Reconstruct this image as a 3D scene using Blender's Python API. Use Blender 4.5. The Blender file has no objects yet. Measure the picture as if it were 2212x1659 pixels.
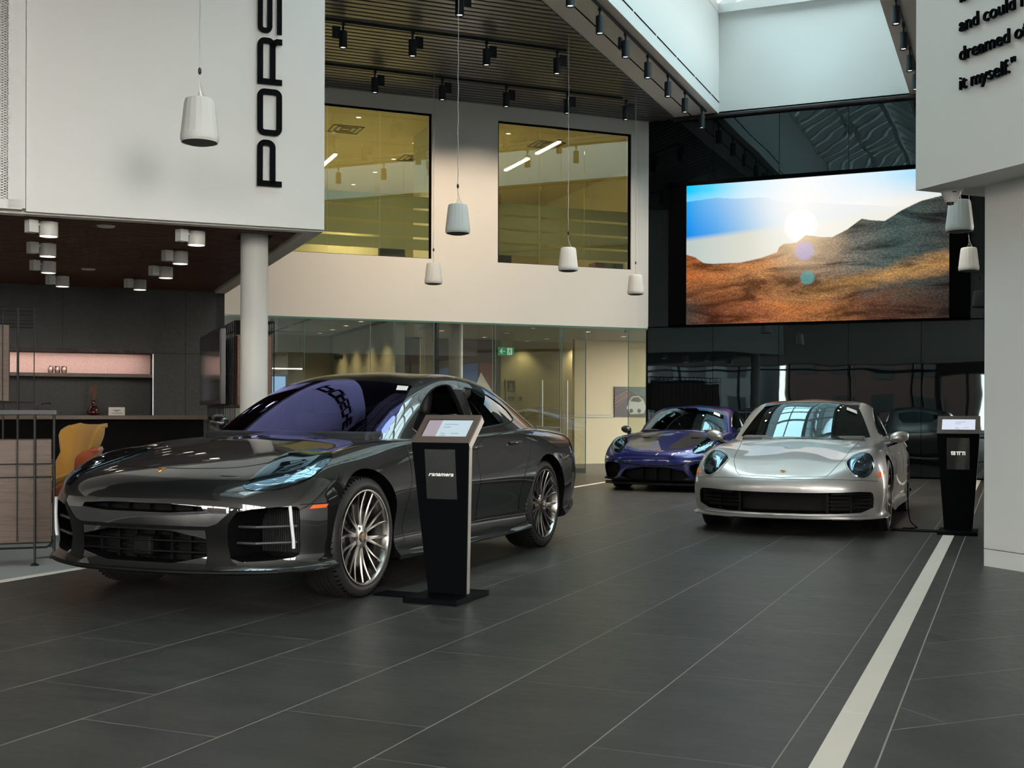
import bpy, bmesh, math, random
import numpy as np
from mathutils import Vector, Matrix
from mathutils.bvhtree import BVHTree
PI = math.pi
C = bpy.context.scene.collection
sc = bpy.context.scene
random.seed(7)

# ---------------------------------------------------------------- camera
cam_d = bpy.data.cameras.new('camera')
cam = bpy.data.objects.new('camera', cam_d)
C.objects.link(cam)
cam_d.sensor_width = 36.0
cam_d.sensor_fit = 'HORIZONTAL'
cam_d.lens = 2540.0 / 2212.0 * 36.0
cam_d.shift_y = (893.6 - 829.5) / 2212.0
cam_d.clip_start = 0.1
cam_d.clip_end = 300
cam.matrix_world = (Matrix.Translation((0, 0, 1.107)) @ Matrix.Rotation(math.radians(23.05), 4, 'Z')
                    @ Matrix.Rotation(PI / 2, 4, 'X') @ Matrix.Rotation(0.003, 4, 'Z'))
sc.camera = cam

# ---------------------------------------------------------------- world, exposure
sc.view_settings.view_transform = 'Standard'
sc.view_settings.look = 'None'
sc.view_settings.gamma = 1.0
sc.view_settings.use_curve_mapping = False
sc.view_settings.exposure = 0.15
cy = sc.cycles
cy.use_denoising = True
cy.max_bounces = 8
cy.diffuse_bounces = 4
cy.glossy_bounces = 5
cy.transmission_bounces = 4
cy.transparent_max_bounces = 16
cy.caustics_reflective = False
cy.caustics_refractive = False
cy.sample_clamp_indirect = 6.0
cy.use_adaptive_sampling = True
cy.adaptive_threshold = 0.02

wd = bpy.data.worlds.new('world')
sc.world = wd
wd.use_nodes = True
nt = wd.node_tree
nt.nodes.clear()
_o = nt.nodes.new('ShaderNodeOutputWorld')
_b = nt.nodes.new('ShaderNodeBackground')
_tc = nt.nodes.new('ShaderNodeTexCoord')
_sep = nt.nodes.new('ShaderNodeSeparateXYZ')
_r = nt.nodes.new('ShaderNodeValToRGB')
_r.color_ramp.elements[0].position = 0.0
_r.color_ramp.elements[0].color = (2.5, 2.28, 2.05, 1)
_r.color_ramp.elements[1].position = 0.5
_r.color_ramp.elements[1].color = (0.47, 0.63, 0.665, 1)
nt.links.new(_tc.outputs['Generated'], _sep.inputs[0])
nt.links.new(_sep.outputs['Z'], _r.inputs[0])
nt.links.new(_r.outputs[0], _b.inputs['Color'])
_b.inputs['Strength'].default_value = 9.0
nt.links.new(_b.outputs[0], _o.inputs['Surface'])

# ---------------------------------------------------------------- helpers
R2 = math.sqrt(0.5)
def wp(a, b, z=0.0):
    """the building's second grid, turned 45 degrees: a along the long wall, b towards it"""
    return Vector((R2 * a - R2 * b, R2 * a + R2 * b, z))

def lin(c):
    if isinstance(c, str):
        c = tuple(int(c[i:i + 2], 16) / 255 for i in (0, 2, 4))
    return tuple((v / 12.92 if v <= 0.04045 else ((v + 0.055) / 1.055) ** 2.4) for v in c)

MATS = {}
def mat(name, color=(0.8, 0.8, 0.8), rough=0.5, metal=0.0, coat=0.0, coat_rough=0.03, spec=0.5, ior=None,
        emit=None, emit_s=0.0, alpha=1.0, sheen=0.0):
    m = bpy.data.materials.new(name)
    m.use_nodes = True
    b = m.node_tree.nodes['Principled BSDF']
    b.inputs['Base Color'].default_value = (*color, 1)
    b.inputs['Roughness'].default_value = rough
    b.inputs['Metallic'].default_value = metal
    b.inputs['Coat Weight'].default_value = coat
    b.inputs['Coat Roughness'].default_value = coat_rough
    b.inputs['Specular IOR Level'].default_value = spec
    if ior: b.inputs['IOR'].default_value = ior
    if sheen: b.inputs['Sheen Weight'].default_value = sheen
    if emit is not None:
        b.inputs['Emission Color'].default_value = (*emit, 1)
        b.inputs['Emission Strength'].default_value = emit_s
    MATS[name] = m
    return m

class NT:
    """small helper to write node trees"""
    def __init__(s, m):
        s.t = m.node_tree; s.bsdf = s.t.nodes.get('Principled BSDF')
    def n(s, typ, **kw):
        nd = s.t.nodes.new(typ)
        for k, v in kw.items(): setattr(nd, k, v)
        return nd
    def l(s, a, b): s.t.links.new(a, b)
    def val(s, x, sock):
        if hasattr(x, 'is_linked') or hasattr(x, 'links'): s.l(x, sock)
        else: sock.default_value = x
    def math(s, op, a, b=None, c=None, clamp=False):
        nd = s.n('ShaderNodeMath', operation=op); nd.use_clamp = clamp
        s.val(a, nd.inputs[0])
        if b is not None: s.val(b, nd.inputs[1])
        if c is not None: s.val(c, nd.inputs[2])
        return nd.outputs[0]
    def mix(s, f, a, b):
        nd = s.n('ShaderNodeMix', data_type='RGBA')
        s.val(f, nd.inputs[0])
        s.val(a if not isinstance(a, tuple) else (*a[:3], 1), nd.inputs[6])
        s.val(b if not isinstance(b, tuple) else (*b[:3], 1), nd.inputs[7])
        return nd.outputs[2]
    def noise(s, vec, scale, detail=3, rough=0.5, dist=0.0):
        nd = s.n('ShaderNodeTexNoise')
        nd.inputs['Scale'].default_value = scale
        nd.inputs['Detail'].default_value = detail
        nd.inputs['Roughness'].default_value = rough
        nd.inputs['Distortion'].default_value = dist
        if vec is not None: s.l(vec, nd.inputs['Vector'])
        return nd.outputs['Fac']
    def coord(s, which='Object'):
        return s.n('ShaderNodeTexCoord').outputs[which]
    def mapping(s, vec, loc=(0, 0, 0), rot=(0, 0, 0), scale=(1, 1, 1)):
        nd = s.n('ShaderNodeMapping')
        nd.inputs['Location'].default_value = loc
        nd.inputs['Rotation'].default_value = rot
        nd.inputs['Scale'].default_value = scale
        s.l(vec, nd.inputs['Vector'])
        return nd.outputs[0]
    def ramp(s, fac, stops):
        nd = s.n('ShaderNodeValToRGB')
        cr = nd.color_ramp
        while len(cr.elements) < len(stops): cr.elements.new(0.5)
        for e, (p, c) in zip(cr.elements, stops):
            e.position = p; e.color = (*c[:3], 1)
        s.l(fac, nd.inputs[0])
        return nd.outputs[0]
    def bump(s, h, strength=0.1, dist=0.01, normal_in=None):
        nd = s.n('ShaderNodeBump')
        nd.inputs['Strength'].default_value = strength
        nd.inputs['Distance'].default_value = dist
        s.l(h, nd.inputs['Height'])
        return nd.outputs[0]

def noisy(name, c1, c2, scale, rough=0.5, bump=0.0, **kw):
    m = mat(name, c1, rough, **kw)
    t = NT(m)
    co = t.coord()
    f = t.noise(co, scale, 5, 0.6)
    t.l(t.mix(f, c1, c2), t.bsdf.inputs['Base Color'])
    if bump:
        t.l(t.bump(f, bump, 0.01), t.bsdf.inputs['Normal'])
    return m

def new_bm(): return bmesh.new()

def add_box(bm, x0, x1, y0, y1, z0, z1, mi=0, M=None, bevel=0.0, seg=2):
    vs = [bm.verts.new((x, y, z)) for z in (z0, z1) for x, y in ((x0, y0), (x1, y0), (x1, y1), (x0, y1))]
    fs = []
    for idx in ((3, 2, 1, 0), (4, 5, 6, 7), (0, 1, 5, 4), (1, 2, 6, 5), (2, 3, 7, 6), (3, 0, 4, 7)):
        f = bm.faces.new([vs[i] for i in idx]); f.material_index = mi; fs.append(f)
    if bevel > 0:
        es = list({e for f in fs for e in f.edges})
        r = bmesh.ops.bevel(bm, geom=es, offset=bevel, segments=seg, affect='EDGES', profile=0.5)
        for f in r['faces']: f.material_index = mi
        vs = list({v for f in fs if f.is_valid for v in f.verts} | {v for f in r['faces'] for v in f.verts})
    if M is not None:
        for v in vs: v.co = M @ v.co
    return vs

def add_prism(bm, poly, M, z0, z1, mi=0, holes=None):
    """poly in local xy extruded along local z from z0 to z1, placed by matrix M"""
    a = [bm.verts.new(M @ Vector((x, y, z0))) for x, y in poly]
    b = [bm.verts.new(M @ Vector((x, y, z1))) for x, y in poly]
    n = len(poly)
    fs = [bm.faces.new(list(reversed(a))), bm.faces.new(b)]
    for i in range(n):
        fs.append(bm.faces.new((a[i], a[(i + 1) % n], b[(i + 1) % n], b[i])))
    for f in fs: f.material_index = mi
    return fs

def ring_pts(c, u, v, r, n, ru=None):
    return [c + u * (r * math.cos(2 * PI * i / n)) + v * ((ru or r) * math.sin(2 * PI * i / n)) for i in range(n)]

def add_tube(bm, pts, r, n=8, mi=0, closed=False, caps=True, rs=None):
    pts = [Vector(p) for p in pts]
    m = len(pts)
    rings = []
    prev = None
    for i, p in enumerate(pts):
        if closed: d = (pts[(i + 1) % m] - pts[i - 1])
        elif i == 0: d = pts[1] - pts[0]
        elif i == m - 1: d = pts[-1] - pts[-2]
        else: d = (pts[i + 1] - p).normalized() + (p - pts[i - 1]).normalized()
        d.normalize()
        if prev is None:
            u = d.orthogonal().normalized()
        else:
            u = (prev - d * prev.dot(d))
            if u.length < 1e-6: u = d.orthogonal()
            u.normalize()
        prev = u
        v = d.cross(u)
        rr = rs[i] if rs else r
        rings.append([bm.verts.new(q) for q in ring_pts(p, u, v, rr, n)])
    k = m if closed else m - 1
    for i in range(k):
        a, b = rings[i], rings[(i + 1) % m]
        for j in range(n):
            f = bm.faces.new((a[j], a[(j + 1) % n], b[(j + 1) % n], b[j])); f.material_index = mi
    if caps and not closed:
        f = bm.faces.new(list(reversed(rings[0]))); f.material_index = mi
        f = bm.faces.new(rings[-1]); f.material_index = mi

def add_lathe(bm, prof, n=32, M=None, mi=0, close=False, mis=None):
    """prof: list of (r, z) around local z"""
    M = M or Matrix()
    rings = []
    for r, z in prof:
        if r < 1e-6: rings.append([bm.verts.new(M @ Vector((0, 0, z)))])
        else: rings.append([bm.verts.new(M @ Vector((r * math.cos(2 * PI * i / n), r * math.sin(2 * PI * i / n), z))) for i in range(n)])
    seq = list(zip(rings, rings[1:])) + ([(rings[-1], rings[0])] if close else [])
    for q, (a, b) in enumerate(seq):
        m_i = mis[q] if mis else mi
        for j in range(n):
            j2 = (j + 1) % n
            if len(a) == 1 and len(b) == 1: continue
            if len(a) == 1: f = bm.faces.new((a[0], b[j2], b[j]))
            elif len(b) == 1: f = bm.faces.new((a[j], a[j2], b[0]))
            else: f = bm.faces.new((a[j], a[j2], b[j2], b[j]))
            f.material_index = m_i

def add_quad(bm, pts, mi=0):
    f = bm.faces.new([bm.verts.new(p) for p in pts]); f.material_index = mi; return f

def mesh_of(name, bm, smooth=None):
    me = bpy.data.meshes.new(name)
    bmesh.ops.recalc_face_normals(bm, faces=bm.faces)
    bm.to_mesh(me); bm.free()
    if smooth:
        for p in me.polygons: p.use_smooth = True
        me.set_sharp_from_angle(angle=math.radians(smooth))
    return me

def obj(name, bm, ms, parent=None, smooth=None, loc=None, rot=None, mw=None):
    me = bm if isinstance(bm, bpy.types.Mesh) else mesh_of(name, bm, smooth)
    o = bpy.data.objects.new(name, me)
    C.objects.link(o)
    for m in (ms if isinstance(ms, (list, tuple)) else [ms]):
        me.materials.append(MATS[m] if isinstance(m, str) else m)
    if mw is not None: o.matrix_world = mw
    if loc is not None: o.location = loc
    if rot is not None: o.rotation_euler = rot
    if parent is not None: o.parent = parent
    return o

def empty(name, loc=(0, 0, 0), rz=0.0, label=None, cat=None, group=None):
    o = bpy.data.objects.new(name, None)
    C.objects.link(o)
    o.empty_display_size = 0.1
    o.location = loc; o.rotation_euler = (0, 0, rz)
    return tag(o, label, cat, group)

def tag(o, label=None, cat=None, group=None, kind=None):
    if label: o['label'] = label
    if cat: o['category'] = cat
    if group: o['group'] = group
    if kind: o['kind'] = kind
    return o

def struct(name, bm, ms, smooth=None, w=False):
    o = obj(name, bm, ms, smooth=smooth, rot=(0, 0, PI / 4) if w else None)
    o['kind'] = 'structure'
    return o

def copy_tree(o, loc=None, rz=None, label=None, group=None, parent=None):
    c = o.copy(); C.objects.link(c)
    if parent is not None: c.parent = parent
    else:
        if loc is not None: c.location = loc
        if rz is not None: c.rotation_euler = (0, 0, rz)
        if label: c['label'] = label
        if group: c['group'] = group
    for ch in [x for x in bpy.data.objects if x.parent == o]:
        copy_tree(ch, parent=c)
    return c
# ---------------------------------------------------------------- materials
mat('white_wall', lin('e9e7e1'), 0.55)
mat('white_panel', lin('e4e4e1'), 0.45)
mat('column_paint', lin('d6d6d2'), 0.5)
mat('well_paint', lin('e6e8e6'), 0.6)
mat('soffit_paint', lin('f2ece2'), 0.7)
mat('black_matte', (0.0012, 0.0015, 0.002), 0.7, spec=0.03)
mat('black_satin', (0.01, 0.011, 0.013), 0.3)
mat('bronze_rail', (0.035, 0.032, 0.03), 0.35, metal=0.3)
mat('lamp_body', (0.022, 0.03, 0.036), 0.38, metal=0.4)
mat('ceiling_slat', (0.17, 0.168, 0.158), 0.32, metal=0.35)
mat('ceiling_back', (0.012, 0.012, 0.012), 0.8)
mat('speaker_white', lin('e4e4e0'), 0.4)
mat('speaker_grille', (0.10, 0.095, 0.09), 0.7)
mat('wire', lin('c8c8c4'), 0.4)
mat('steel', (0.55, 0.55, 0.53), 0.3, metal=1.0)
mat('lamp_glow', (1, 1, 1), 0.5, emit=(1.0, 0.88, 0.70), emit_s=7.0)
mat('lamp_glow_cool', (1, 1, 1), 0.5, emit=(1.0, 0.95, 0.88), emit_s=3.5)
mat('tube_glow', (1, 1, 1), 0.5, emit=(1.0, 0.93, 0.8), emit_s=5.0)
mat('led_glow', (1, 1, 1), 0.5, emit=(1.0, 0.85, 0.75), emit_s=6.0)
mat('kiosk_black', (0.0015, 0.002, 0.003), 0.6, spec=0.06)
mat('kiosk_bronze', (0.125, 0.088, 0.072), 0.45, metal=0.3)
mat('kiosk_edge', (0.45, 0.43, 0.39), 0.35, metal=0.7)
mat('kiosk_gloss', (0.012, 0.014, 0.013), 0.05)
mat('frame_metal', (0.014, 0.016, 0.018), 0.4, metal=0.3)
mat('interior_wall', lin('ada282'), 0.6)
mat('interior_ceiling', lin('b5ad98'), 0.7)
mat('interior_floor', (0.05, 0.05, 0.045), 0.35)
mat('dark_panel', (0.055, 0.045, 0.042), 0.5)
mat('office_wall', lin('c9c19a'), 0.7)
mat('office_ceiling', lin('c4bb92'), 0.7)
mat('counter_front', (0.004, 0.004, 0.004), 0.8, spec=0.1)
mat('letter_black', (0.0015, 0.002, 0.003), 0.6, spec=0.06)
mat('copper', (0.55, 0.22, 0.10), 0.25, metal=1.0)
mat('vase_glass', (0.05, 0.006, 0.008), 0.06, coat=0.6)
mat('dry_stem', (0.22, 0.08, 0.03), 0.7)
mat('paper', lin('e9e2da'), 0.6)
mat('ink', (0.02, 0.02, 0.02), 0.6)
mat('exit_green', (0.01, 0.22, 0.12), 0.5, emit=(0.02, 0.40, 0.24), emit_s=0.55)
mat('exit_white', (0.8, 0.9, 0.85), 0.5, emit=(0.7, 1.0, 0.88), emit_s=0.7)
mat('photo_frame', (0.42, 0.36, 0.22), 0.5)
mat('photo_dark', (0.03, 0.025, 0.015), 0.4)
mat('photo_tan', (0.30, 0.24, 0.14), 0.5)
mat('mount_grey', (0.35, 0.34, 0.30), 0.6)
mat('street', (0.10, 0.10, 0.10), 0.8)
mat('brick_far', (0.075, 0.038, 0.03), 0.8)
mat('render_far', (0.16, 0.165, 0.17), 0.8)
mat('brown_far', (0.07, 0.05, 0.038), 0.7)
mat('bark_far', (0.07, 0.05, 0.035), 0.9)

# fabrics
noisy('yellow_fabric', lin('b98a3d'), lin('8f6a2c'), 260, 0.95, bump=0.3, sheen=0.2)
noisy('rust_fabric', lin('a04a1e'), lin('7e3614'), 260, 0.95, bump=0.3, sheen=0.2)
# stone of the lounge wall
m = noisy('dark_stone', (0.030, 0.031, 0.028), (0.085, 0.083, 0.075), 26, 0.62, bump=0.15)
noisy('niche_stone', (0.20, 0.16, 0.155), (0.50, 0.40, 0.38), 60, 0.7)
noisy('carpet', lin('8a8986'), lin('a9a8a4'), 140, 1.0, bump=0.4)

# wood: the walnut of the screens and the slats
def wood(name, c1, c2, rough=0.5, axis='x', sc_=1.0):
    m = mat(name, c1, rough)
    t = NT(m)
    co = t.coord()
    s = (1.2, 14, 14) if axis == 'x' else ((14, 1.2, 14) if axis == 'y' else (14, 14, 1.2))
    mp = t.mapping(co, scale=tuple(v * sc_ for v in s))
    f = t.noise(mp, 3.0, 6, 0.65, 0.6)
    t.l(t.ramp(f, [(0.3, c1), (0.55, c2), (0.75, c1)]), t.bsdf.inputs['Base Color'])
    t.l(t.bump(f, 0.1, 0.003), t.bsdf.inputs['Normal'])
    return m
wood('walnut', (0.055, 0.034, 0.024), (0.115, 0.073, 0.052), 0.5, 'x')
wood('walnut_red', (0.075, 0.030, 0.016), (0.16, 0.066, 0.035), 0.45, 'x')
wood('slat_wood', (0.070, 0.021, 0.010), (0.11, 0.036, 0.018), 0.5, 'x')
wood('counter_wood', (0.07, 0.045, 0.028), (0.12, 0.08, 0.05), 0.45, 'x')

# floor tiles: 60 x 120 cm planks, every other column shifted by a third
def tiles(name, along_y, off_x, off_y, shift, c_lo, c_hi, grout, rot=0.0, joint=0.0026):
    m = mat(name, c_lo, 0.4)
    t = NT(m)
    co = t.coord()
    if rot: co = t.mapping(co, rot=(0, 0, rot))
    sp = t.n('ShaderNodeSeparateXYZ'); t.l(co, sp.inputs[0])
    X, Y = (sp.outputs[0], sp.outputs[1]) if along_y else (sp.outputs[1], sp.outputs[0])
    cx = t.math('DIVIDE', t.math('SUBTRACT', X, off_x), 0.6)
    col = t.math('FLOOR', cx)
    fx = t.math('SUBTRACT', cx, col)
    par = t.math('MODULO', t.math('ABSOLUTE', col), 2.0)
    cyy = t.math('DIVIDE', t.math('SUBTRACT', t.math('SUBTRACT', Y, off_y), t.math('MULTIPLY', par, shift)), 1.2)
    row = t.math('FLOOR', cyy)
    fy = t.math('SUBTRACT', cyy, row)
    dx = t.math('MULTIPLY', t.math('MINIMUM', fx, t.math('SUBTRACT', 1.0, fx)), 0.6)
    dy = t.math('MULTIPLY', t.math('MINIMUM', fy, t.math('SUBTRACT', 1.0, fy)), 1.2)
    gx = t.math('LESS_THAN', dx, joint)
    gy = t.math('LESS_THAN', dy, joint * 0.62)
    g = t.math('MAXIMUM', gx, gy)
    # tile tone
    cmb = t.n('ShaderNodeCombineXYZ'); t.l(col, cmb.inputs[0]); t.l(row, cmb.inputs[1])
    wn = t.n('ShaderNodeTexWhiteNoise', noise_dimensions='2D'); t.l(cmb.outputs[0], wn.inputs['Vector'])
    st = t.mapping(co, scale=((1.0, 2.6, 1) if along_y else (2.6, 1.0, 1)))
    f1 = t.noise(st, 1.7, 6, 0.62)
    f2 = t.noise(st, 9.0, 5, 0.7)
    f = t.math('ADD', t.math('MULTIPLY', f1, 0.75), t.math('MULTIPLY', f2, 0.35))
    f = t.math('ADD', f, t.math('MULTIPLY', t.math('SUBTRACT', wn.outputs['Value'], 0.5), 0.16))
    base = t.ramp(f, [(0.30, c_lo), (0.78, c_hi)])
    t.l(t.mix(g, base, grout), t.bsdf.inputs['Base Color'])
    t.l(t.math('ADD', t.math('MULTIPLY', f2, 0.22), 0.27), t.bsdf.inputs['Roughness'])
    t.l(t.bump(t.math('ADD', t.math('MULTIPLY', g, -1.0), t.math('MULTIPLY', f2, 0.25)), 0.25, 0.002), t.bsdf.inputs['Normal'])
    t.bsdf.inputs['Specular IOR Level'].default_value = 0.42
    return m
TLO, THI, GR = (0.024, 0.0228, 0.0208), (0.066, 0.0618, 0.0555), (0.34, 0.30, 0.26)
tiles('tile_main', True, -0.69, 3.30, 0.40, TLO, THI, GR)
tiles('tile_strip', True, -0.69, 3.70, 0.0, TLO, THI, GR)
tiles('tile_turned', False, 3.33, 3.03, 0.35, TLO, THI, GR, rot=-PI / 4)
noisy('white_stone', lin('f6ece0'), lin('efe3d4'), 5, 0.45)

# glass kinds: a clear pane with its mirror image, cheap to trace
def pane(name, tint, refl, rough=0.0, rcol=(1, 1, 1), base=0.03, frost=None):
    m = bpy.data.materials.new(name); m.use_nodes = True
    t = NT(m); t.t.nodes.clear()
    out = t.n('ShaderNodeOutputMaterial')
    tr = t.n('ShaderNodeBsdfTransparent'); tr.inputs[0].default_value = (*tint, 1)
    gl = t.n('ShaderNodeBsdfGlossy'); gl.inputs['Roughness'].default_value = rough; gl.inputs[0].default_value = (*rcol, 1)
    fr = t.n('ShaderNodeFresnel'); fr.inputs[0].default_value = 1.5
    k = t.math('MULTIPLY', fr.outputs[0], refl, clamp=True)
    k = t.math('ADD', k, base, clamp=True)
    mx = t.n('ShaderNodeMixShader'); t.l(k, mx.inputs[0]); t.l(tr.outputs[0], mx.inputs[1]); t.l(gl.outputs[0], mx.inputs[2])
    last = mx.outputs[0]
    if frost:
        df = t.n('ShaderNodeBsdfTranslucent'); df.inputs[0].default_value = (*frost, 1)
        d2 = t.n('ShaderNodeBsdfDiffuse'); d2.inputs[0].default_value = (*frost, 1)
        m2 = t.n('ShaderNodeMixShader'); m2.inputs[0].default_value = 0.4
        t.l(df.outputs[0], m2.inputs[1]); t.l(d2.outputs[0], m2.inputs[2])
        m3 = t.n('ShaderNodeMixShader'); m3.inputs[0].default_value = 0.8
        t.l(last, m3.inputs[1]); t.l(m2.outputs[0], m3.inputs[2]); last = m3.outputs[0]
    t.l(last, out.inputs[0])
    MATS[name] = m
    return m
pane('clear_glass', (0.93, 0.97, 0.95), 1.2, base=0.02)
pane('window_glass', (0.86, 0.86, 0.72), 1.6, base=0.05, rcol=(0.8, 0.9, 0.95))
pane('store_glass', (0.88, 0.89, 0.82), 1.5, base=0.045, rcol=(0.85, 0.9, 0.95))
pane('sky_glass', (0.97, 0.98, 0.98), 1.0, base=0.0)
pane('frost', (0.7, 0.72, 0.6), 0.6, base=0.02, frost=(0.60, 0.63, 0.48))
mat('glass_edge', (0.10, 0.22, 0.20), 0.1, coat=0.5)
pane('drink_glass', (0.92, 0.86, 0.84), 2.5, base=0.05)

# black mirror cladding with a faint waviness
m = mat('black_glass', (0.0035, 0.006, 0.007), 0.015, ior=1.6)
t = NT(m)
co = t.coord()
mp = t.mapping(co, scale=(0.55, 1.0, 1.5))
f = t.noise(mp, 1.3, 1, 0.3)
t.l(t.bump(f, 0.022, 0.12), t.bsdf.inputs['Normal'])
t.bsdf.inputs['Specular Tint'].default_value = (0.75, 0.95, 1.0, 1)

# expanded metal mesh
m = mat('metal_mesh', (0.42, 0.43, 0.42), 0.45, metal=0.5)
t = NT(m)
co = t.coord()
sp = t.n('ShaderNodeSeparateXYZ'); t.l(co, sp.inputs[0])
u = t.math('DIVIDE', sp.outputs[0], 0.022); v = t.math('DIVIDE', sp.outputs[2], 0.011)
p_ = t.math('PINGPONG', t.math('ADD', u, v), 1.0); q_ = t.math('PINGPONG', t.math('SUBTRACT', u, v), 1.0)
hole = t.math('MULTIPLY', t.math('GREATER_THAN', p_, 0.36), t.math('GREATER_THAN', q_, 0.36))
t.l(t.math('SUBTRACT', 1.0, hole), t.bsdf.inputs['Alpha'])
# ---------------------------------------------------------------- the video wall picture
def screen_material():
    m = bpy.data.materials.new('screen_picture'); m.use_nodes = True
    t = NT(m); t.t.nodes.clear()
    out = t.n('ShaderNodeOutputMaterial'); em = t.n('ShaderNodeEmission')
    co = t.coord()
    sp = t.n('ShaderNodeSeparateXYZ'); t.l(co, sp.inputs[0])
    u = t.math('DIVIDE', sp.outputs[0], 4.6); v = t.math('DIVIDE', sp.outputs[2], 2.585)
    def mono(fac, stops): return t.ramp(fac, [(p, (c, c, c)) for p, c in stops])
    def gauss(u0, v0, r, pw=1.0, ax=1.78):
        du = t.math('MULTIPLY', t.math('SUBTRACT', u, u0), ax); dv = t.math('SUBTRACT', v, v0)
        d = t.math('SQRT', t.math('ADD', t.math('MULTIPLY', du, du), t.math('MULTIPLY', dv, dv)))
        return t.math('POWER', t.math('SUBTRACT', 1.0, t.math('DIVIDE', d, r), clamp=True), pw, clamp=True)
    n1 = t.noise(t.mapping(co, scale=(1, 1, 2.2)), 2.2, 8, 0.6)
    n2 = t.noise(t.mapping(co, scale=(1, 1, 2.0)), 26.0, 6, 0.75)
    n3 = t.noise(t.mapping(co, rot=(0, 0.35, 0), scale=(0.7, 1, 3.0)), 1.1, 5, 0.6, 0.8)
    # sky
    skyc = t.ramp(u, [(0.0, (0.0, 0.56, 0.97)), (0.10, (0.10, 0.68, 0.97)), (0.24, (0.62, 0.86, 0.98)), (0.45, (0.95, 0.96, 1.0)), (0.72, (0.72, 0.88, 0.98)), (1.0, (0.20, 0.66, 0.95))])
    low = t.ramp(u, [(0.0, (0.35, 0.75, 0.96)), (0.3, (0.9, 0.93, 0.97)), (0.7, (0.96, 0.95, 0.92)), (1.0, (0.85, 0.80, 0.72))])
    sky = t.mix(mono(t.math('ADD', v, t.math('MULTIPLY', n1, 0.06)), [(0.82, 0), (0.99, 1)]), low, skyc)
    # far blue mountains
    mh = mono(u, [(0.0, 0.885), (0.12, 0.90), (0.20, 0.885), (0.32, 0.88), (0.38, 0.84), (0.6, 0.80), (1.0, 0.72)])
    mh = t.math('ADD', mh, t.math('MULTIPLY', t.math('SUBTRACT', n2, 0.5), 0.012))
    mmask = t.math('LESS_THAN', v, mh)
    mc = t.ramp(u, [(0.0, (0.0, 0.22, 0.80)), (0.12, (0.03, 0.33, 0.82)), (0.24, (0.30, 0.55, 0.78)), (0.40, (0.82, 0.87, 0.88)), (1.0, (0.86, 0.84, 0.78))])
    mc = t.mix(mono(v, [(0.55, 0.0), (0.90, 0.75)]), mc, t.ramp(u, [(0, (0.02, 0.42, 0.86)), (0.35, (0.85, 0.9, 0.95)), (1, (0.9, 0.88, 0.84))]))
    col = t.mix(mmask, sky, mc)
    # water
    wh = t.math('ADD', t.math('MULTIPLY', u, 0.14), 0.625)
    wmask = mono(t.math('SUBTRACT', t.math('ADD', wh, 0.5), v), [(0.49, 0), (0.53, 1)])
    wc = t.ramp(u, [(0.0, (0.50, 0.58, 0.56)), (0.25, (0.72, 0.72, 0.62)), (0.45, (0.95, 0.93, 0.84)), (0.8, (0.86, 0.84, 0.74)), (1, (0.8, 0.78, 0.7))])
    col = t.mix(wmask, col, wc)
    # sun and its glare, before the land
    g = gauss(0.455, 0.84, 0.52, 2.2)
    col = t.mix(t.math('MULTIPLY', g, 1.0, clamp=True), col, (1.0, 0.98, 0.95))
    col = t.mix(mono(gauss(0.455, 0.665, 0.12, 1.0), [(0.0, 0), (0.5, 1)]), col, (1.25, 1.22, 1.12))
    # land
    lh = mono(u, [(0.0, 0.505), (0.035, 0.485), (0.07, 0.44), (0.11, 0.43), (0.22, 0.43), (0.30, 0.455), (0.365, 0.49), (0.372, 0.525), (0.39, 0.545), (0.44, 0.55), (0.475, 0.60), (0.53, 0.58), (0.575, 0.575), (0.63, 0.62), (0.685, 0.69), (0.72, 0.675), (0.77, 0.665), (0.83, 0.73), (0.90, 0.785), (1.0, 0.82)])
    lh = t.math('ADD', lh, t.math('MULTIPLY', t.math('SUBTRACT', n2, 0.5), 0.015))
    lmask = mono(t.math('ADD', t.math('SUBTRACT', lh, v), 0.5), [(0.498, 0), (0.503, 1)])
    lc = t.ramp(u, [(0.0, (0.40, 0.13, 0.04)), (0.15, (0.42, 0.165, 0.06)), (0.35, (0.50, 0.25, 0.11)), (0.50, (0.42, 0.27, 0.17)), (0.66, (0.17, 0.17, 0.15)), (0.80, (0.065, 0.105, 0.10)), (1.0, (0.05, 0.055, 0.055))])
    low2 = t.ramp(u, [(0.0, (0.09, 0.07, 0.055)), (0.12, (0.18, 0.06, 0.03)), (0.30, (0.36, 0.125, 0.05)), (0.55, (0.36, 0.15, 0.055)), (0.72, (0.12, 0.055, 0.035)), (1.0, (0.035, 0.028, 0.024))])
    lc = t.mix(mono(t.math('ADD', v, t.math('MULTIPLY', t.math('SUBTRACT', n1, 0.5), 0.25)), [(0.12, 0), (0.34, 1)]), low2, lc)
    # golden ridge running down from the right
    rr = t.math('SUBTRACT', v, t.math('ADD', t.math('MULTIPLY', t.math('SUBTRACT', u, 0.45), 0.34), t.math('ADD', 0.13, t.math('MULTIPLY', n1, 0.12))))
    rid = t.math('SUBTRACT', 1.0, t.math('DIVIDE', t.math('ABSOLUTE', rr), 0.085), clamp=True)
    rid = t.math('MULTIPLY', rid, mono(u, [(0.3, 0), (0.55, 1)]))
    lc = t.mix(t.math('MULTIPLY', rid, 0.85), lc, (0.55, 0.30, 0.10))
    shade = t.ramp(n3, [(0.38, (0.22, 0.20, 0.20)), (0.54, (0.95, 0.95, 0.95)), (0.70, (1.35, 1.2, 1.0))])
    mul = t.n('ShaderNodeMix', data_type='RGBA', blend_type='MULTIPLY'); mul.inputs[0].default_value = 0.9
    t.l(lc, mul.inputs[6]); t.l(shade, mul.inputs[7])
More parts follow.
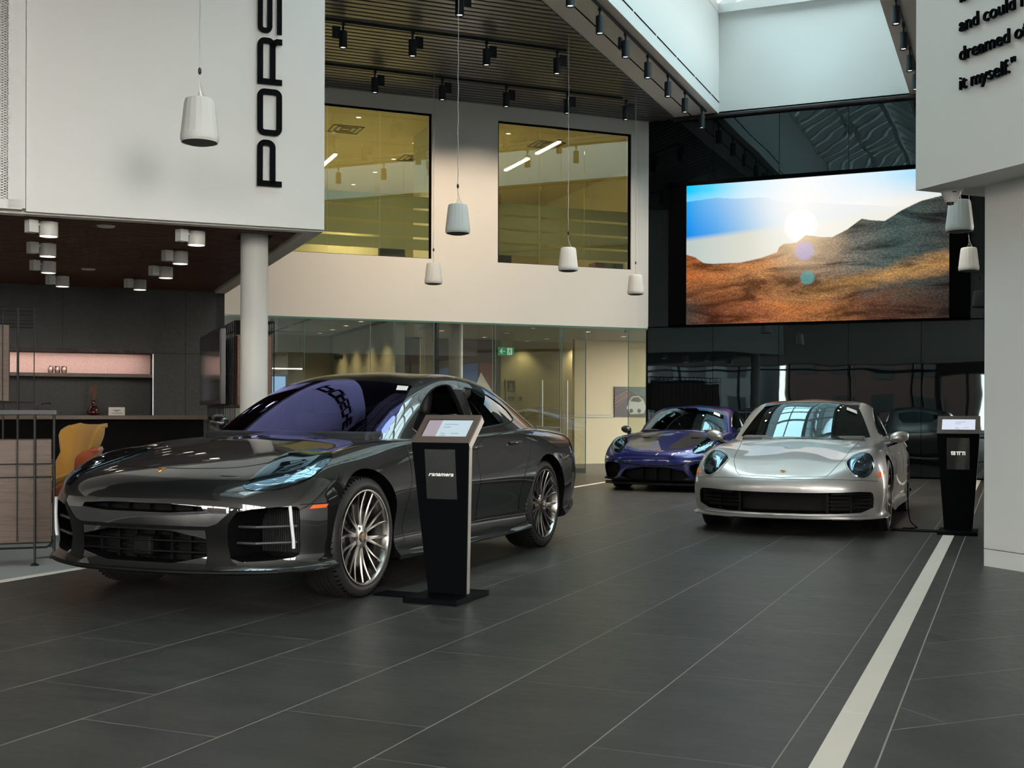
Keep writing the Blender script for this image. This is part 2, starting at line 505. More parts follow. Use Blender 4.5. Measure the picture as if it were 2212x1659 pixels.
    spk = t.ramp(n2, [(0.36, (0.22, 0.22, 0.25)), (0.50, (0.9, 0.9, 0.9)), (0.64, (2.1, 1.85, 1.5))])
    mu2 = t.n('ShaderNodeMix', data_type='RGBA', blend_type='MULTIPLY'); mu2.inputs[0].default_value = 0.62
    t.l(mul.outputs[2], mu2.inputs[6]); t.l(spk, mu2.inputs[7])
    lc = t.mix(t.math('MULTIPLY', gauss(0.455, 0.62, 0.34, 1.3), 0.9), mu2.outputs[2], (1.0, 0.78, 0.50))
    col = t.mix(lmask, col, lc)
    col = t.mix(mono(gauss(0.47, 0.49, 0.075), [(0.0, 0), (0.3, 0.55)]), col, (0.55, 0.50, 0.85))
    col = t.mix(mono(gauss(0.482, 0.305, 0.055), [(0.0, 0), (0.25, 0.6)]), col, (0.10, 0.42, 0.42))
    t.l(col, em.inputs[0]); em.inputs[1].default_value = 0.92
    t.l(em.outputs[0], out.inputs[0])
    MATS['screen_picture'] = m
screen_material()

ZC, ZS, YB, XB = 6.64, 2.79, 21.5, 19.70     # hall ceiling, mezzanine underside, black wall, long wall (b)
# ---------------------------------------------------------------- floor
bm = new_bm(); add_box(bm, -6.13, -0.39, -8, 21.6, -0.1, 0.0); struct('floor', bm, 'tile_main')
bm = new_bm(); add_box(bm, -0.69, -0.585, -8, 21.6, -0.02, 0.0006); add_box(bm, -0.487, -0.39, -8, 21.6, -0.02, 0.0006)
struct('floor', bm, 'tile_strip')
bm = new_bm()
add_box(bm, -0.39, 9, -8, 21.6, -0.1, 0.0)
struct('floor', bm, 'tile_turned')
bm = new_bm(); add_box(bm, -0.394, -0.388, -8, 21.5, -0.02, 0.0008); struct('trim_1', bm, mat('grout', GR, 0.7))
bm = new_bm()
for k in range(-6, 18): add_box(bm, -0.585, -0.487, 3.316 + 1.2 * k + 0.0012, 3.316 + 1.2 * (k + 1) - 0.0012, -0.02, 0.0012)
struct('trim_2', bm, 'white_stone')
bm = new_bm()
for k in range(-6, 24): add_box(bm, -6.13, -6.04, 3.316 + 0.8 * k, 3.316 + 0.8 * (k + 1) - 0.002, -0.02, 0.0012)
struct('trim_3', bm, 'white_stone')
# left of the stripe: lounge carpet, then tiles up to the shop front
bm = new_bm(); f = [(-6.13, -8), (-6.13, 9.6), (-14.0, 17.45), (-26, 17.45), (-26, -8)]
add_prism(bm, f, Matrix(), -0.1, 0.0); struct('floor', bm, 'carpet')
bm = new_bm(); f = [(-6.13, 9.6), (-6.13, 21.6), (-14, 35), (-30, 35), (-26, 17.45), (-14.0, 17.45)]
add_prism(bm, f, Matrix(), -0.1, 0.0); struct('floor', bm, 'tile_turned')

# ---------------------------------------------------------------- black mirror wall with seams
seams = [-6.36, -5.11, -3.90, -2.68, -1.455, -0.24, 0.98, 2.2, 3.4, 4.6, 5.8, 7.0]
bm = new_bm()
rnd = random.Random(3)
for z0, z1 in ((0.03, 2.735), (2.755, 6.62)):
    for a, b in zip(seams, seams[1:]):
        d = [rnd.uniform(-0.0035, 0.0035) for _ in range(3)]
        x0, x1 = a + 0.004, b - 0.004
        q = [(x0, YB + d[0], z0), (x1, YB + d[1], z0), (x1, YB + d[1] + d[2] * 0.6, z1), (x0, YB + d[0] + d[2] * 0.6, z1)]
        add_quad(bm, q, 0)
add_box(bm, -6.4, 7.0, YB + 0.012, YB + 0.2, 0, 7.2, 1)
add_box(bm, -6.36, 7.0, YB - 0.012, YB + 0.02, 0, 0.03, 1)
add_box(bm, -6.36, 7.0, YB - 0.006, YB + 0.02, 2.735, 2.755, 1)
struct('wall_back', bm, ['black_glass', 'black_matte'])
bm = new_bm(); add_box(bm, -5.86, 7.0, YB - 0.10, YB + 0.0, 6.585, 6.655, bevel=0.02)
struct('trim_4', bm, 'bronze_rail')

# video wall: a shallow black box with the lit picture
tv = empty('video_wall', (-5.6, YB - 0.03, 2.775), label='huge lit screen of sun over sea and brown hills on black wall', cat='screen')
bm = new_bm()
add_box(bm, -0.34, -0.0, -0.05, 0.02, -0.03, 2.63); add_box(bm, 4.6, 4.94, -0.05, 0.02, -0.03, 2.63)
add_box(bm, -0.34, 4.94, -0.06, 0.02, 2.588, 2.66); add_box(bm, -0.34, 4.94, -0.05, 0.02, -0.045, -0.003)
obj('bezel', bm, 'black_matte', tv)
bm = new_bm(); add_box(bm, 0, 4.6, -0.03, 0.0, 0, 2.585); obj('display', bm, 'screen_picture', tv)

# ---------------------------------------------------------------- long wall (45 degrees): upper wall with two windows
w1a, w1b, w2a, w2b, wz0, wz1 = 4.03, 6.405, 7.655, 10.345, 3.825, 6.375
bm = new_bm()
T = 0.22
A0, A1 = -3.0, 10.72
def seg(x0, x1, z0, z1): add_box(bm, x0, x1, XB, XB + T, z0, z1)
seg(A0, A1, 2.73, wz0); seg(A0, A1, wz1, 7.4); seg(A0, 1.6, wz0, wz1); seg(w1b, w2a, wz0, wz1); seg(w2b, A1, wz0, wz1)
struct('wall_left', bm, 'white_wall', w=True)
W1A = 1.6
for n, (xa, xb, mull, wbl) in enumerate(((W1A, w1b, (2.7, 3.64, 4.56, 5.48), 1), (w2a, w2b, (8.49, 9.40), 2))):
    wn = empty('window_%d' % (n + 1), (0, 0, 0), PI / 4); wn['kind'] = 'structure'
    bm = new_bm()
    for x in (xa, xb - 0.025): add_box(bm, x, x + 0.025, XB + 0.03, XB + 0.09, wz0, wz1)
    add_box(bm, xa, xb, XB + 0.03, XB + 0.09, wz1 - 0.025, wz1)
    add_box(bm, xa, xb, XB + 0.03, XB + 0.09, wz0, wz0 + 0.01)
    obj('window_frame', bm, 'black_matte', wn)
    bm = new_bm(); edges = [xa] + list(mull) + [xb]
    for a, b in zip(edges, edges[1:]): add_box(bm, a + 0.004, b - 0.004, XB + 0.055, XB + 0.065, wz0, wz1)
    obj('pane', bm, 'window_glass', wn)
    bm = new_bm()
    for z0, z1 in ((3.97, 4.16), (4.20, 4.41), (4.45, 4.67), (4.71, 4.91)): add_box(bm, xa + 0.02, xb - 0.03, XB + 0.066, XB + 0.068, z0, z1)
    obj('frosted_bands', bm, 'frost', wn)
# small lit reveal at the corner by the black wall
bm = new_bm(); add_box(bm, 10.50, 10.72, XB - 0.004, XB, 2.73, 6.6); struct('trim_5', bm, 'white_panel', w=True)

# upper office behind the windows
bm = new_bm(); add_box(bm, -3, 12.5, 28.5, 28.6, 2.9, 8); struct('wall_office', bm, 'office_wall', w=True)
bm = new_bm(); add_box(bm, 12.3, 12.4, XB, 28.6, 2.9, 8); struct('wall_office', bm, 'office_wall', w=True)
bm = new_bm(); add_box(bm, 6.9, 7.0, XB + T, 22.4, 2.9, 6.6); struct('wall_office', bm, 'office_wall', w=True)
bm = new_bm(); add_box(bm, -3, 12.5, XB + T, 28.6, 6.60, 6.7); struct('ceiling_office', bm, 'office_ceiling', w=True)
bm = new_bm(); add_box(bm, -3, 12.5, XB + T, 28.6, 2.95, 3.10); struct('floor_office', bm, 'interior_ceiling', w=True)

# ---------------------------------------------------------------- shop front below and the rooms behind it
bm = new_bm()
pe = [1.0, 2.3, 3.617, 4.17, 5.312, 6.46]
for a, b in zip(pe, pe[1:]): add_box(bm, a + 0.003, b - 0.003, XB + 0.02, XB + 0.032, 0.02, 2.73)
for a, b in ((6.53, 7.578), (7.578, 8.90), (10.31, 10.70)): add_box(bm, a + 0.004, b - 0.004, XB + 0.02, XB + 0.032, 0.02, 2.73)
sf = struct('window_3', bm, 'store_glass', w=True)
bm = new_bm()
for x in (3.617, 4.17, 5.312, 6.46, 6.53, 10.31): add_box(bm, x - 0.004, x + 0.004, XB + 0.018, XB + 0.034, 0.0, 2.73)
add_box(bm, 1.0, 10.7, XB + 0.0, XB + 0.05, 2.70, 2.732)
struct('trim_6', bm, 'glass_edge', w=True)
bm = new_bm(); add_box(bm, 6.465, 6.485, XB - 0.05, XB + 0.9, 0.02, 2.70); add_box(bm, 6.505, 6.53, XB - 0.05, XB + 0.02, 0.02, 2.70)
struct('window_4', bm, 'store_glass', w=True)
# two tall glass doors with bar handles
for n, (a, b, hx) in enumerate(((8.91, 9.235, None), (7.60, 8.88, 8.50))):
    pass
def glass_door(n, a, b, hx, label_pos):
    d = empty('door_%d' % n, (0, 0, 0), PI / 4); d['kind'] = 'structure'
    bm = new_bm(); add_box(bm, a, b, XB - 0.03, XB - 0.018, 0.01, 2.69); obj('pane', bm, 'store_glass', d)
    bm = new_bm(); add_box(bm, a - 0.002, a + 0.006, XB - 0.034, XB - 0.014, 0.01, 2.69); add_box(bm, b - 0.006, b + 0.002, XB - 0.034, XB - 0.014, 0.01, 2.69)
    obj('edge', bm, 'glass_edge', d)
    bm = new_bm(); add_box(bm, b - 0.26, b - 0.01, XB - 0.05, XB, 0.012, 0.10); obj('patch_fitting', bm, 'steel', d)
    bm = new_bm()
    add_tube(bm, [(hx, XB - 0.09, 0.55), (hx, XB - 0.09, 1.72)], 0.013, 10)
    for z in (0.7, 1.55): add_tube(bm, [(hx, XB - 0.09, z), (hx, XB - 0.02, z)], 0.009, 8)
    obj('handle', bm, 'steel', d)
glass_door(1, 8.91, 9.40, 9.0, '')
glass_door(2, 7.60, 8.88, 8.50, '')
bm = new_bm(); add_box(bm, 6.53, 10.6, 20.9, 20.93, 1.02, 1.045); add_box(bm, 6.53, 10.6, 20.9, 20.93, 1.075, 1.09)
struct('trim_7', bm, 'steel', w=True)

ZI = 2.75
bm = new_bm(); add_box(bm, -3, 14, XB + T, 24.9, ZI, ZI + 0.1); struct('ceiling_shop', bm, 'interior_ceiling', w=True)
bm = new_bm(); add_box(bm, -3, 5.83, 24.75, 24.9, 0, ZI); struct('wall_shop', bm, 'interior_wall', w=True)
bm = new_bm(); add_box(bm, 5.83, 5.95, 20.0, 24.9, 0, ZI); struct('wall_shop', bm, 'interior_wall', w=True)
bm = new_bm(); add_box(bm, 5.80, 5.97, 19.86, 20.02, 0, ZI); struct('wall_shop', bm, 'white_panel', w=True)
bm = new_bm(); add_box(bm, 5.95, 9.60, 24.5, 24.9, 0, ZI); struct('wall_shop', bm, 'dark_panel', w=True)
bm = new_bm(); add_box(bm, 9.60, 14, 24.75, 24.9, 0, ZI); struct('wall_shop', bm, 'interior_wall', w=True)
bm = new_bm(); add_box(bm, 11.0, 14, 23.6, 23.72, 0, ZI); struct('wall_shop', bm, 'interior_wall', w=True)
bm = new_bm(); add_box(bm, 1.2, 5.8, 23.6, 23.66, ZI - 0.012, ZI - 0.002); add_box(bm, 5.66, 5.78, 20.3, 24.7, ZI - 0.02, ZI - 0.002)
struct('trim_8', bm, mat('slot_dark', (0.02, 0.02, 0.018), 0.6), w=True)
bm = new_bm(); add_lathe(bm, [(0.13, 0), (0.13, ZI)], 32, Matrix.Translation((7.14, 20.5, 0))); struct('column_2', bm, 'column_paint', w=True, smooth=40)

# ---------------------------------------------------------------- hall ceiling: dark slats along the long wall
bm = new_bm()
cut = -5.83
def strip_w(b0, b1, z0, z1, mi=0, a_min=-3.0):
    """a bar along the long wall between b0 and b1, ended at the soffit line x = cut"""
    P = [wp(a_min, b0), wp(a_min, b1)]
    e1 = cut * math.sqrt(2) + b1; e0 = cut * math.sqrt(2) + b0
    Q = [wp(e0, b0), wp(e1, b1)]
    lo = [bm.verts.new((p.x, p.y, z0)) for p in (P[0], Q[0], Q[1], P[1])]
    hi = [bm.verts.new((p.x, p.y, z1)) for p in (P[0], Q[0], Q[1], P[1])]
    for f in ((lo[3], lo[2], lo[1], lo[0]), (hi[0], hi[1], hi[2], hi[3])):
        bm.faces.new(f).material_index = mi
    for i in range(4): bm.faces.new((lo[i], lo[(i + 1) % 4], hi[(i + 1) % 4], hi[i])).material_index = mi
b = 4.0
while b < XB - 0.02:
    strip_w(b, min(b + 0.10, XB), ZC, ZC + 0.03, 0, -3.0 if b > 10.9 else 2.5)
    b += 0.15
strip_w(3.9, XB + 0.1, ZC + 0.10, ZC + 0.2, 1)
struct('ceiling', bm, ['ceiling_slat', 'ceiling_back'])

# soffits and skylight well
ZF = 6.66
bm = new_bm()
def soffit(x0, x1, y0, y1): add_box(bm, x0, x1, y0, y1, ZF, ZF + 0.35)
soffit(-5.83, -5.013, -8, YB + 0.05); soffit(-1.647, 9, -8, YB + 0.05)
soffit(-5.83, -1.6, -8.0, -2.0)
struct('ceiling', bm, 'soffit_paint')
bm = new_bm()
add_box(bm, -5.16, -5.01, -2, YB + 0.15, ZF + 0.003, 8.5); add_box(bm, -1.65, -1.5, -2, YB + 0.15, ZF + 0.003, 8.5)
add_box(bm, -5.16, -1.5, YB, YB + 0.15, 6.70, 8.5); add_box(bm, -5.16, -1.5, -2.15, -2, ZF, 8.5)
struct('wall_skylight', bm, 'well_paint')
bm = new_bm()
for y in np.arange(-1.5, 21.0, 1.18): add_box(bm, -5.009, -5.004, y, y + 1.12, 6.865, 6.885)
for y in np.arange(-1.5, 21.0, 1.18): add_box(bm, -5.52, -5.50, y, y + 1.12, ZF - 0.004, ZF + 0.01)
struct('trim_9', bm, 'black_matte')
# gabled glazing
bm = new_bm()
for x in (-5.16, -1.50): add_box(bm, x - 0.10, x + 0.16 if x < -3 else x + 0.0, -2.1, YB + 0.2, 8.5, 8.66)
add_box(bm, -5.2, -1.45, YB - 0.10, YB + 0.2, 8.5, 8.66); add_box(bm, -5.2, -1.45, -2.2, -1.9, 8.5, 8.66)
apex = (-3.33, 9.75)
y = YB
while y > -2.2:
    for sx in (-5.1, -1.56):
        p0 = Vector((sx, y, 8.62)); p1 = Vector((apex[0], y, apex[1]))
        d = p1 - p0; L_ = d.length; ang = math.atan2(d.z, d.x)
        M = Matrix.Translation(p0) @ Matrix.Rotation(-ang, 4, 'Y')
        add_box(bm, 0, L_, -0.045, 0.045, -0.13, 0.02, M=M)
    y -= 0.98
add_box(bm, apex[0] - 0.07, apex[0] + 0.07, -2.1, YB + 0.1, apex[1] - 0.16, apex[1] + 0.03)
for sgn, sx in ((1, -5.1), (-1, -1.56)):
    pm = Vector(((sx + apex[0]) / 2, 0, (8.62 + apex[1]) / 2))
    add_box(bm, pm.x - 0.035, pm.x + 0.035, -2.1, YB + 0.1, pm.z - 0.02, pm.z + 0.06)
struct('window_5', bm, 'white_panel')
bm = new_bm()
for sx in (-5.1, -1.56):
    add_quad(bm, [(sx, -2.1, 8.67), (sx, YB + 0.1, 8.67), (apex[0], YB + 0.1, apex[1] + 0.04), (apex[0], -2.1, apex[1] + 0.04)])
struct('window_6', bm, 'sky_glass')
bm = new_bm()   # gable ends
for yy in (YB + 0.12, -2.15): add_quad(bm, [(-5.1, yy, 8.6), (-1.56, yy, 8.6), (apex[0], yy, apex[1])])
struct('window_7', bm, 'white_panel')

# ---------------------------------------------------------------- mezzanine over the lounge
ZB = 2.79
bm = new_bm()
add_box(bm, -0.10, 2.45, 10.74, 10.90, ZB + 0.012, 6.9)
struct('wall_mezzanine', bm, 'white_panel', w=True)
bm = new_bm()
add_box(bm, 2.30, 2.45, 10.90, 17.2, ZB, ZB + 0.30); add_box(bm, -9, 2.45, 10.80, 10.92, ZB, ZB + 0.03); add_box(bm, -9, 2.30, 10.92, 17.2, ZB + 0.16, ZB + 0.3)
struct('ceiling_lounge', bm, 'soffit_paint', w=True)
bm = new_bm()
add_box(bm, -9, -0.12, 10.92, 11.0, ZB + 0.01, 6.9); add_box(bm, 2.30, 2.44, 10.92, 17.2, ZB + 0.30, 6.6); add_box(bm, -9, 2.45, 17.1, 17.2, ZB + 0.3, 6.6)
struct('wall_mezzanine', bm, 'white_wall', w=True)
bm = new_bm()
b = 11.0
while b < 17.0:
    if 11.25 < b + 0.03 < 11.75:
        add_box(bm, -9, 1.78, b, b + 0.055, ZB + 0.015, ZB + 0.115); add_box(bm, 2.09, 2.26, b, b + 0.055, ZB + 0.015, ZB + 0.115)
    else: add_box(bm, -9, 2.26, b, b + 0.055, ZB + 0.015, ZB + 0.115)
    b += 0.105
struct('ceiling_slats', bm, 'slat_wood', w=True)
bm = new_bm(); add_lathe(bm, [(0.131, 0), (0.131, ZB + 0.14)], 48, Matrix.Translation((1.935, 11.48, 0)))
struct('column_1', bm, 'column_paint', w=True, smooth=40)
# lounge back wall with the niche
bm = new_bm()
nz0, nz1, nx0, nx1 = 1.07, 1.915, -3.0, 1.467
add_box(bm, nx1, 2.435, 16.9, 17.1, 0, ZB + 0.02); add_box(bm, -9, 2.435, 16.9, 17.1, nz1, ZB + 0.02)
add_box(bm, -9, nx0, 16.9, 17.1, 0, nz1); add_box(bm, nx0, nx1, 16.9, 17.1, 0, nz0 - 0.06)
add_box(bm, nx0, nx1, 17.30, 17.4, nz0 - 0.1, 1.64)
struct('wall_lounge', bm, 'dark_stone', w=True)
bm = new_bm()
for x in (0.30, 1.478 + 0.425): add_box(bm, x - 0.002, x + 0.002, 16.898, 16.901, 1.93 if x < 1 else 0.9, ZB)
add_box(bm, 1.478, 2.435, 16.898, 16.901, 1.926, 1.930)
struct('trim_10', bm, 'black_matte', w=True)
bm = new_bm(); add_box(bm, nx0, nx1, 17.28, 17.4, 1.64, nz1); add_box(bm, nx0, nx1, 16.9, 17.4, nz1, nz1 + 0.05); struct('wall_lounge', bm, 'niche_stone', w=True)
bm = new_bm(); add_box(bm, nx1 - 0.004, nx1 + 0.006, 16.885, 16.905, nz0, nz1); struct('trim_11', bm, mat('niche_led', (1, 1, 1), 0.5, emit=(0.9, 0.87, 0.84), emit_s=0.55), w=True)
bm = new_bm(); add_box(bm, -9, nx1 + 0.1, 16.9 + 0.48, 17.5, 0, 6); struct('wall_lounge', bm, 'dark_stone', w=True)
# left glazed bay with the metal mesh
bm = new_bm()
add_box(bm, -0.24, -0.104, 10.70, 10.80, ZB + 0.03, 6.9); add_box(bm, -6, -0.13, 10.70, 10.80, ZB + 0.02, ZB + 0.10)
struct('window_8', bm, 'white_panel', w=True)
bm = new_bm(); add_quad(bm, [(-6, 10.75, ZB + 0.08), (-0.22, 10.75, ZB + 0.08), (-0.22, 10.75, 6.9), (-6, 10.75, 6.9)])
struct('trim_12', bm, 'metal_mesh', w=True)

# ---------------------------------------------------------------- right hanging volume and the clad wall under it
bm = new_bm(); add_box(bm, 6.10, 6.80, -6, 7.05, ZB, 7.0); struct('wall_right', bm, 'white_wall', w=True)
bm = new_bm()
add_box(bm, 6.80, 12, -6, 6.9, ZB + 0.0, 7.0)
struct('wall_right', bm, 'white_wall', w=True)
bm = new_bm()
k = 6.72
while k > -6:
    for z0, z1 in ((0.13, ZB),): add_box(bm, 6.45, 6.60, k - 2.4 + 0.002, k - 0.002, z0, z1)
    k -= 2.4
add_box(bm, 6.452, 6.60, -6, 6.72, 0.0, 0.124)
add_box(bm, 6.60, 6.86, -6, 6.76, 0.0, 1.072); add_box(bm, 6.60, 6.86, -6, 6.76, 1.08, ZB); add_box(bm, 6.61, 6.84, -6, 6.75, 0, ZB)
struct('wall_side', bm, 'white_panel', w=True)
bm = new_bm(); add_box(bm, 6.0, 6.2, -6, 3.0, 0, 1.0); bm.free()

# ---------------------------------------------------------------- behind the camera: glass front, street beyond; unseen side glazing added for daylight
bm = new_bm()
yf = -8.0
for x in np.arange(-26, 9.1, 2.5): add_box(bm, x - 0.05, x + 0.05, yf - 0.12, yf, 0, 6.7)
for z in (0.0, 2.9, 3.25, 6.6): add_box(bm, -26, 9, yf - 0.12, yf, z, z + 0.12)
add_box(bm, -2.9, -0.6, yf - 0.14, yf + 1.6, 2.6, 3.25, 1); add_box(bm, -2.9, -2.7, yf, yf + 1.6, 0, 2.6, 1); add_box(bm, -0.8, -0.6, yf, yf + 1.6, 0, 2.6, 1)
add_box(bm, -1.8, -1.7, yf + 1.5, yf + 1.6, 0, 2.6, 1)
struct('window_9', bm, ['black_satin', 'brown_far'])
bm = new_bm(); add_quad(bm, [(-26, yf - 0.06, 0), (9, yf - 0.06, 0), (9, yf - 0.06, 3.3), (-26, yf - 0.06, 3.3)]); add_quad(bm, [(9.1, yf, 0), (9.1, 1.0, 0), (9.1, 1.0, 6.6), (9.1, yf, 6.6)]); struct('window_10', bm, 'sky_glass')  # front glass, plus an unseen side pane added to let daylight in
bm = new_bm(); add_box(bm, -26, 0.5, yf - 0.1, yf + 0.05, 3.3, 7.0); struct('wall_front', bm, 'white_wall')  # stops short at the right; unseen upper opening kept to admit daylight
bm = new_bm()
for y_ in np.arange(-8, 1.6, 3.0): add_box(bm, 9.0, 9.14, y_, y_ + 0.12, 0, 7)
add_box(bm, 9.0, 9.2, -8.2, 21.6, 6.6, 7.2); add_box(bm, 9.0, 9.14, -8.2, 21.6, 3.2, 3.3); struct('window_11', bm, 'black_satin')  # bars of the unseen side glazing, added to bring in daylight
bm = new_bm(); add_box(bm, 9, 9.2, 1.0, 21.6, 0, 7.2); struct('wall_side', bm, 'white_wall')
bm = new_bm(); add_box(bm, -26.2, -26, -8.2, 20, 0, 7.2); struct('wall_side', bm, 'white_wall')
bm = new_bm(); add_prism(bm, [(-26, -8.1), (-5.9, -8.1), (-5.9, 3.6), (-13.0, 10.0), (-26, 10)], Matrix(), ZC + 0.2, ZC + 0.3); struct('ceiling', bm, 'ceiling_back')
bm = new_bm(); add_box(bm, -90, 90, -120, 60, -0.35, -0.25); struct('floor_street', bm, 'street')
rnd = random.Random(11)
bm = new_bm()
x = -60
for i, (w_, h_, mi) in enumerate(((14, 6, 0), (10, 9, 1), (16, 5.5, 0), (12, 7, 1), (9, 5, 2), (18, 8, 0), (14, 6, 1))):
    add_box(bm, x, x + w_ - 0.5, -52, -40, 0, h_, mi)
    for q in range(int(w_ / 2.6)):
        for zz in np.arange(1.0, h_ - 1.4, 2.6): add_box(bm, x + 0.8 + q * 2.5, x + 2.1 + q * 2.5, -40.02, -39.9, zz, zz + 1.4, 3)
    x += w_ + 2
struct('wall_street', bm, ['render_far', 'brick_far', 'brown_far', 'black_satin'])
# ---------------------------------------------------------------- spot lamps, pendants, ceiling lights
def spot_light(parent, z, power, size=70, blend=0.6, tilt=(0, 0), color=(1.0, 0.80, 0.60), r=0.04):
    l = bpy.data.lights.new('spot_light', 'SPOT'); l.energy = power; l.spot_size = math.radians(size); l.spot_blend = blend
    l.shadow_soft_size = r; l.color = color
    o = bpy.data.objects.new('spot_light', l); C.objects.link(o)
    o.location = (0, 0, z); o.rotation_euler = (tilt[0], tilt[1], 0); o.parent = parent
    return o

def make_track_spot(box_side, power, tilt):
    """hangs from z=0 down"""
    t = empty('track_spotlight')
    bm = new_bm(); add_box(bm, -0.022, 0.022, -0.02, 0.02, -0.045, 0.0, bevel=0.004); add_tube(bm, [(0, 0, -0.04), (0, 0, -0.13)], 0.014, 10)
    obj('stem', bm, 'lamp_body', t, smooth=40)
    if box_side:
        bm = new_bm(); add_box(bm, 0.05 * box_side - 0.005, 0.05 * box_side + 0.105 * box_side, -0.022, 0.022, -0.235, -0.06, bevel=0.004) if box_side > 0 else add_box(bm, 0.05 * box_side - 0.105, 0.05 * box_side + 0.005, -0.022, 0.022, -0.235, -0.06, bevel=0.004)
        obj('driver_box', bm, 'lamp_body', t)
    bm = new_bm()
    add_lathe(bm, [(0, -0.115), (0.052, -0.115), (0.058, -0.12), (0.058, -0.355), (0.053, -0.358), (0.050, -0.355), (0.046, -0.33), (0.0, -0.33)], 28)
    h = obj('lamp_head', bm, 'lamp_body', t, smooth=40)
    bm = new_bm(); add_lathe(bm, [(0, -0.338), (0.043, -0.338), (0.0425, -0.334)], 24)
    obj('lens', bm, 'lamp_glow_cool', t)
    spot_light(t, -0.37, power, 100, 1.0, tilt)
    return t

def rail(name_label, p0, p1, z, group=None, w_=0.034):
    d = (p1 - p0); L_ = d.length
    o_ = new_bm(); add_box(o_, 0, L_, -w_ / 2, w_ / 2, 0, 0.035); add_box(o_, 0.0, L_, -w_ / 2 + 0.01, w_ / 2 - 0.01, -0.002, 0.004)
    r_ = obj('lighting_rail', o_, 'lamp_body', loc=(p0.x, p0.y, z), rot=(0, 0, math.atan2(d.y, d.x)))
    return tag(r_, name_label, 'light rail', 'lighting rails on the ceilings')

ZR = 6.605
rail('black lighting rail on dark slatted ceiling nearest the long wall windows', wp(1.5, 18.34), wp(9.45, 18.34), ZR)
rail('black lighting rail on dark slatted ceiling, the middle one with four spots in view', wp(1.5, 16.26), wp(7.42, 16.26), ZR)
rail('black lighting rail on dark slatted ceiling nearest the camera, cut by frame top', wp(1.5, 14.36), wp(5.4, 14.36), ZR)
rail('dark lighting rail along the beige soffit left of the skylight', Vector((-5.17, 2, 0)), Vector((-5.17, 21.15, 0)), 6.625)
rail('dark lighting rail along the soffit right of the skylight', Vector((-1.43, 6, 0)), Vector((-1.43, 21.0, 0)), 6.625)

ordn = ['first', 'second', 'third', 'fourth', 'fifth', 'sixth', 'seventh', 'eighth']
protoA = make_track_spot(1, 95, (math.radians(28), 0)); protoA['category'] = 'spotlight'
protoB = make_track_spot(-1, 95, (math.radians(28), 0)); protoB['category'] = 'spotlight'
protoS = make_track_spot(0, 150, (0, 0)); protoS['category'] = 'spotlight'
used = set()
def place(proto, loc, rz, label, group):
    if proto.name not in used:
        used.add(proto.name); o = proto; o.location = loc; o.rotation_euler = (0, 0, rz)
    else: o = copy_tree(proto, loc, rz)
    o['label'] = label; o['group'] = group
    return o
for i, a in enumerate((5.0, 6.14, 7.27, 8.39, 9.52)):
    place(protoA, wp(a, 18.34, ZR), PI / 4, '%s black track spotlight from the left on the rail above the long wall windows' % ordn[i], 'spotlights on the rail nearest the windows')
for i, a in enumerate((3.97, 4.99, 6.13, 7.27)):
    place(protoB if i == 0 else protoA, wp(a, 16.26, ZR), PI / 4, '%s black track spotlight from the left on the middle rail of dark ceiling' % ordn[i], 'spotlights on the middle rail')
place(protoA, wp(5.04, 14.36, ZR), PI / 4, 'black track spotlight cut by the top frame edge above the second hanging speaker', 'spotlights on the nearest rail')
for i, y in enumerate((14.0, 15.16, 16.31, 17.44, 18.59, 19.67, 20.85)):
    place(protoS, (-5.17, y, 6.625), 0, '%s dark cylinder spotlight counted from the black wall, on soffit left of skylight' % ordn[6 - i], 'spotlights on the soffit left of the skylight')
for i, y in enumerate((16.29, 17.45, 18.59, 19.69)):
    place(protoS, (-1.43, y, 6.625), 0, '%s dark cylinder spotlight from the top on narrow soffit right of skylight' % ordn[i], 'spotlights on the soffit right of the skylight')
# one soffit spot carries its driver box
bm = new_bm(); add_box(bm, -0.10, -0.055, -0.05, 0.05, -0.235, -0.06, bevel=0.004)
_s = [o for o in bpy.data.objects if o.parent is None and o.get('group') == 'spotlights on the soffit left of the skylight'][2]
obj('driver_box', bm, 'lamp_body', _s)

# white surface spots in the lounge ceiling
def make_lounge_spot():
    t = empty('ceiling_spotlight')
    bm = new_bm(); add_box(bm, -0.20, -0.115, -0.045, 0.045, -0.02, 0.09, bevel=0.004); obj('driver_box', bm, 'speaker_white', t)
    bm = new_bm(); add_tube(bm, [(-0.12, 0, 0.06), (-0.05, 0, 0.06)], 0.012, 8); obj('bracket', bm, 'speaker_white', t)
    bm = new_bm(); add_lathe(bm, [(0, 0.09), (0.078, 0.09), (0.08, 0.087), (0.08, -0.035), (0.075, -0.037), (0.072, -0.03), (0, -0.025)], 32); obj('lamp_head', bm, 'speaker_white', t, smooth=40)
    bm = new_bm(); add_lathe(bm, [(0, -0.031), (0.073, -0.031), (0.073, -0.029)], 28); obj('lens', bm, 'lamp_glow', t)
    spot_light(t, -0.05, 14, 90, 0.9)
    return t
pl = make_lounge_spot(); pl['category'] = 'spotlight'
k_ = (ZB - 0.11 - 1.107) / (2.66 - 1.107)
for i, (a, b_) in enumerate(((0.08, 10.99), (0.083, 12.41), (0.10, 13.87), (0.27, 15.31))):
    place(pl, wp(a * k_, b_ * k_ * 1.0, ZB - 0.10), PI / 4 + 0.5, '%s white ceiling spotlight from the front in the left row of brown slatted ceiling' % ordn[i], 'white spotlights in the lounge ceiling')
for i, (a, b_) in enumerate(((1.335, 11.03), (1.35, 12.48), (1.34, 13.86), (1.17, 15.32))):
    place(pl, wp(a * k_, b_ * k_, ZB - 0.10), PI / 4 + 0.5, '%s white ceiling spotlight from the front in the right row near round column' % ordn[i], 'white spotlights in the lounge ceiling')
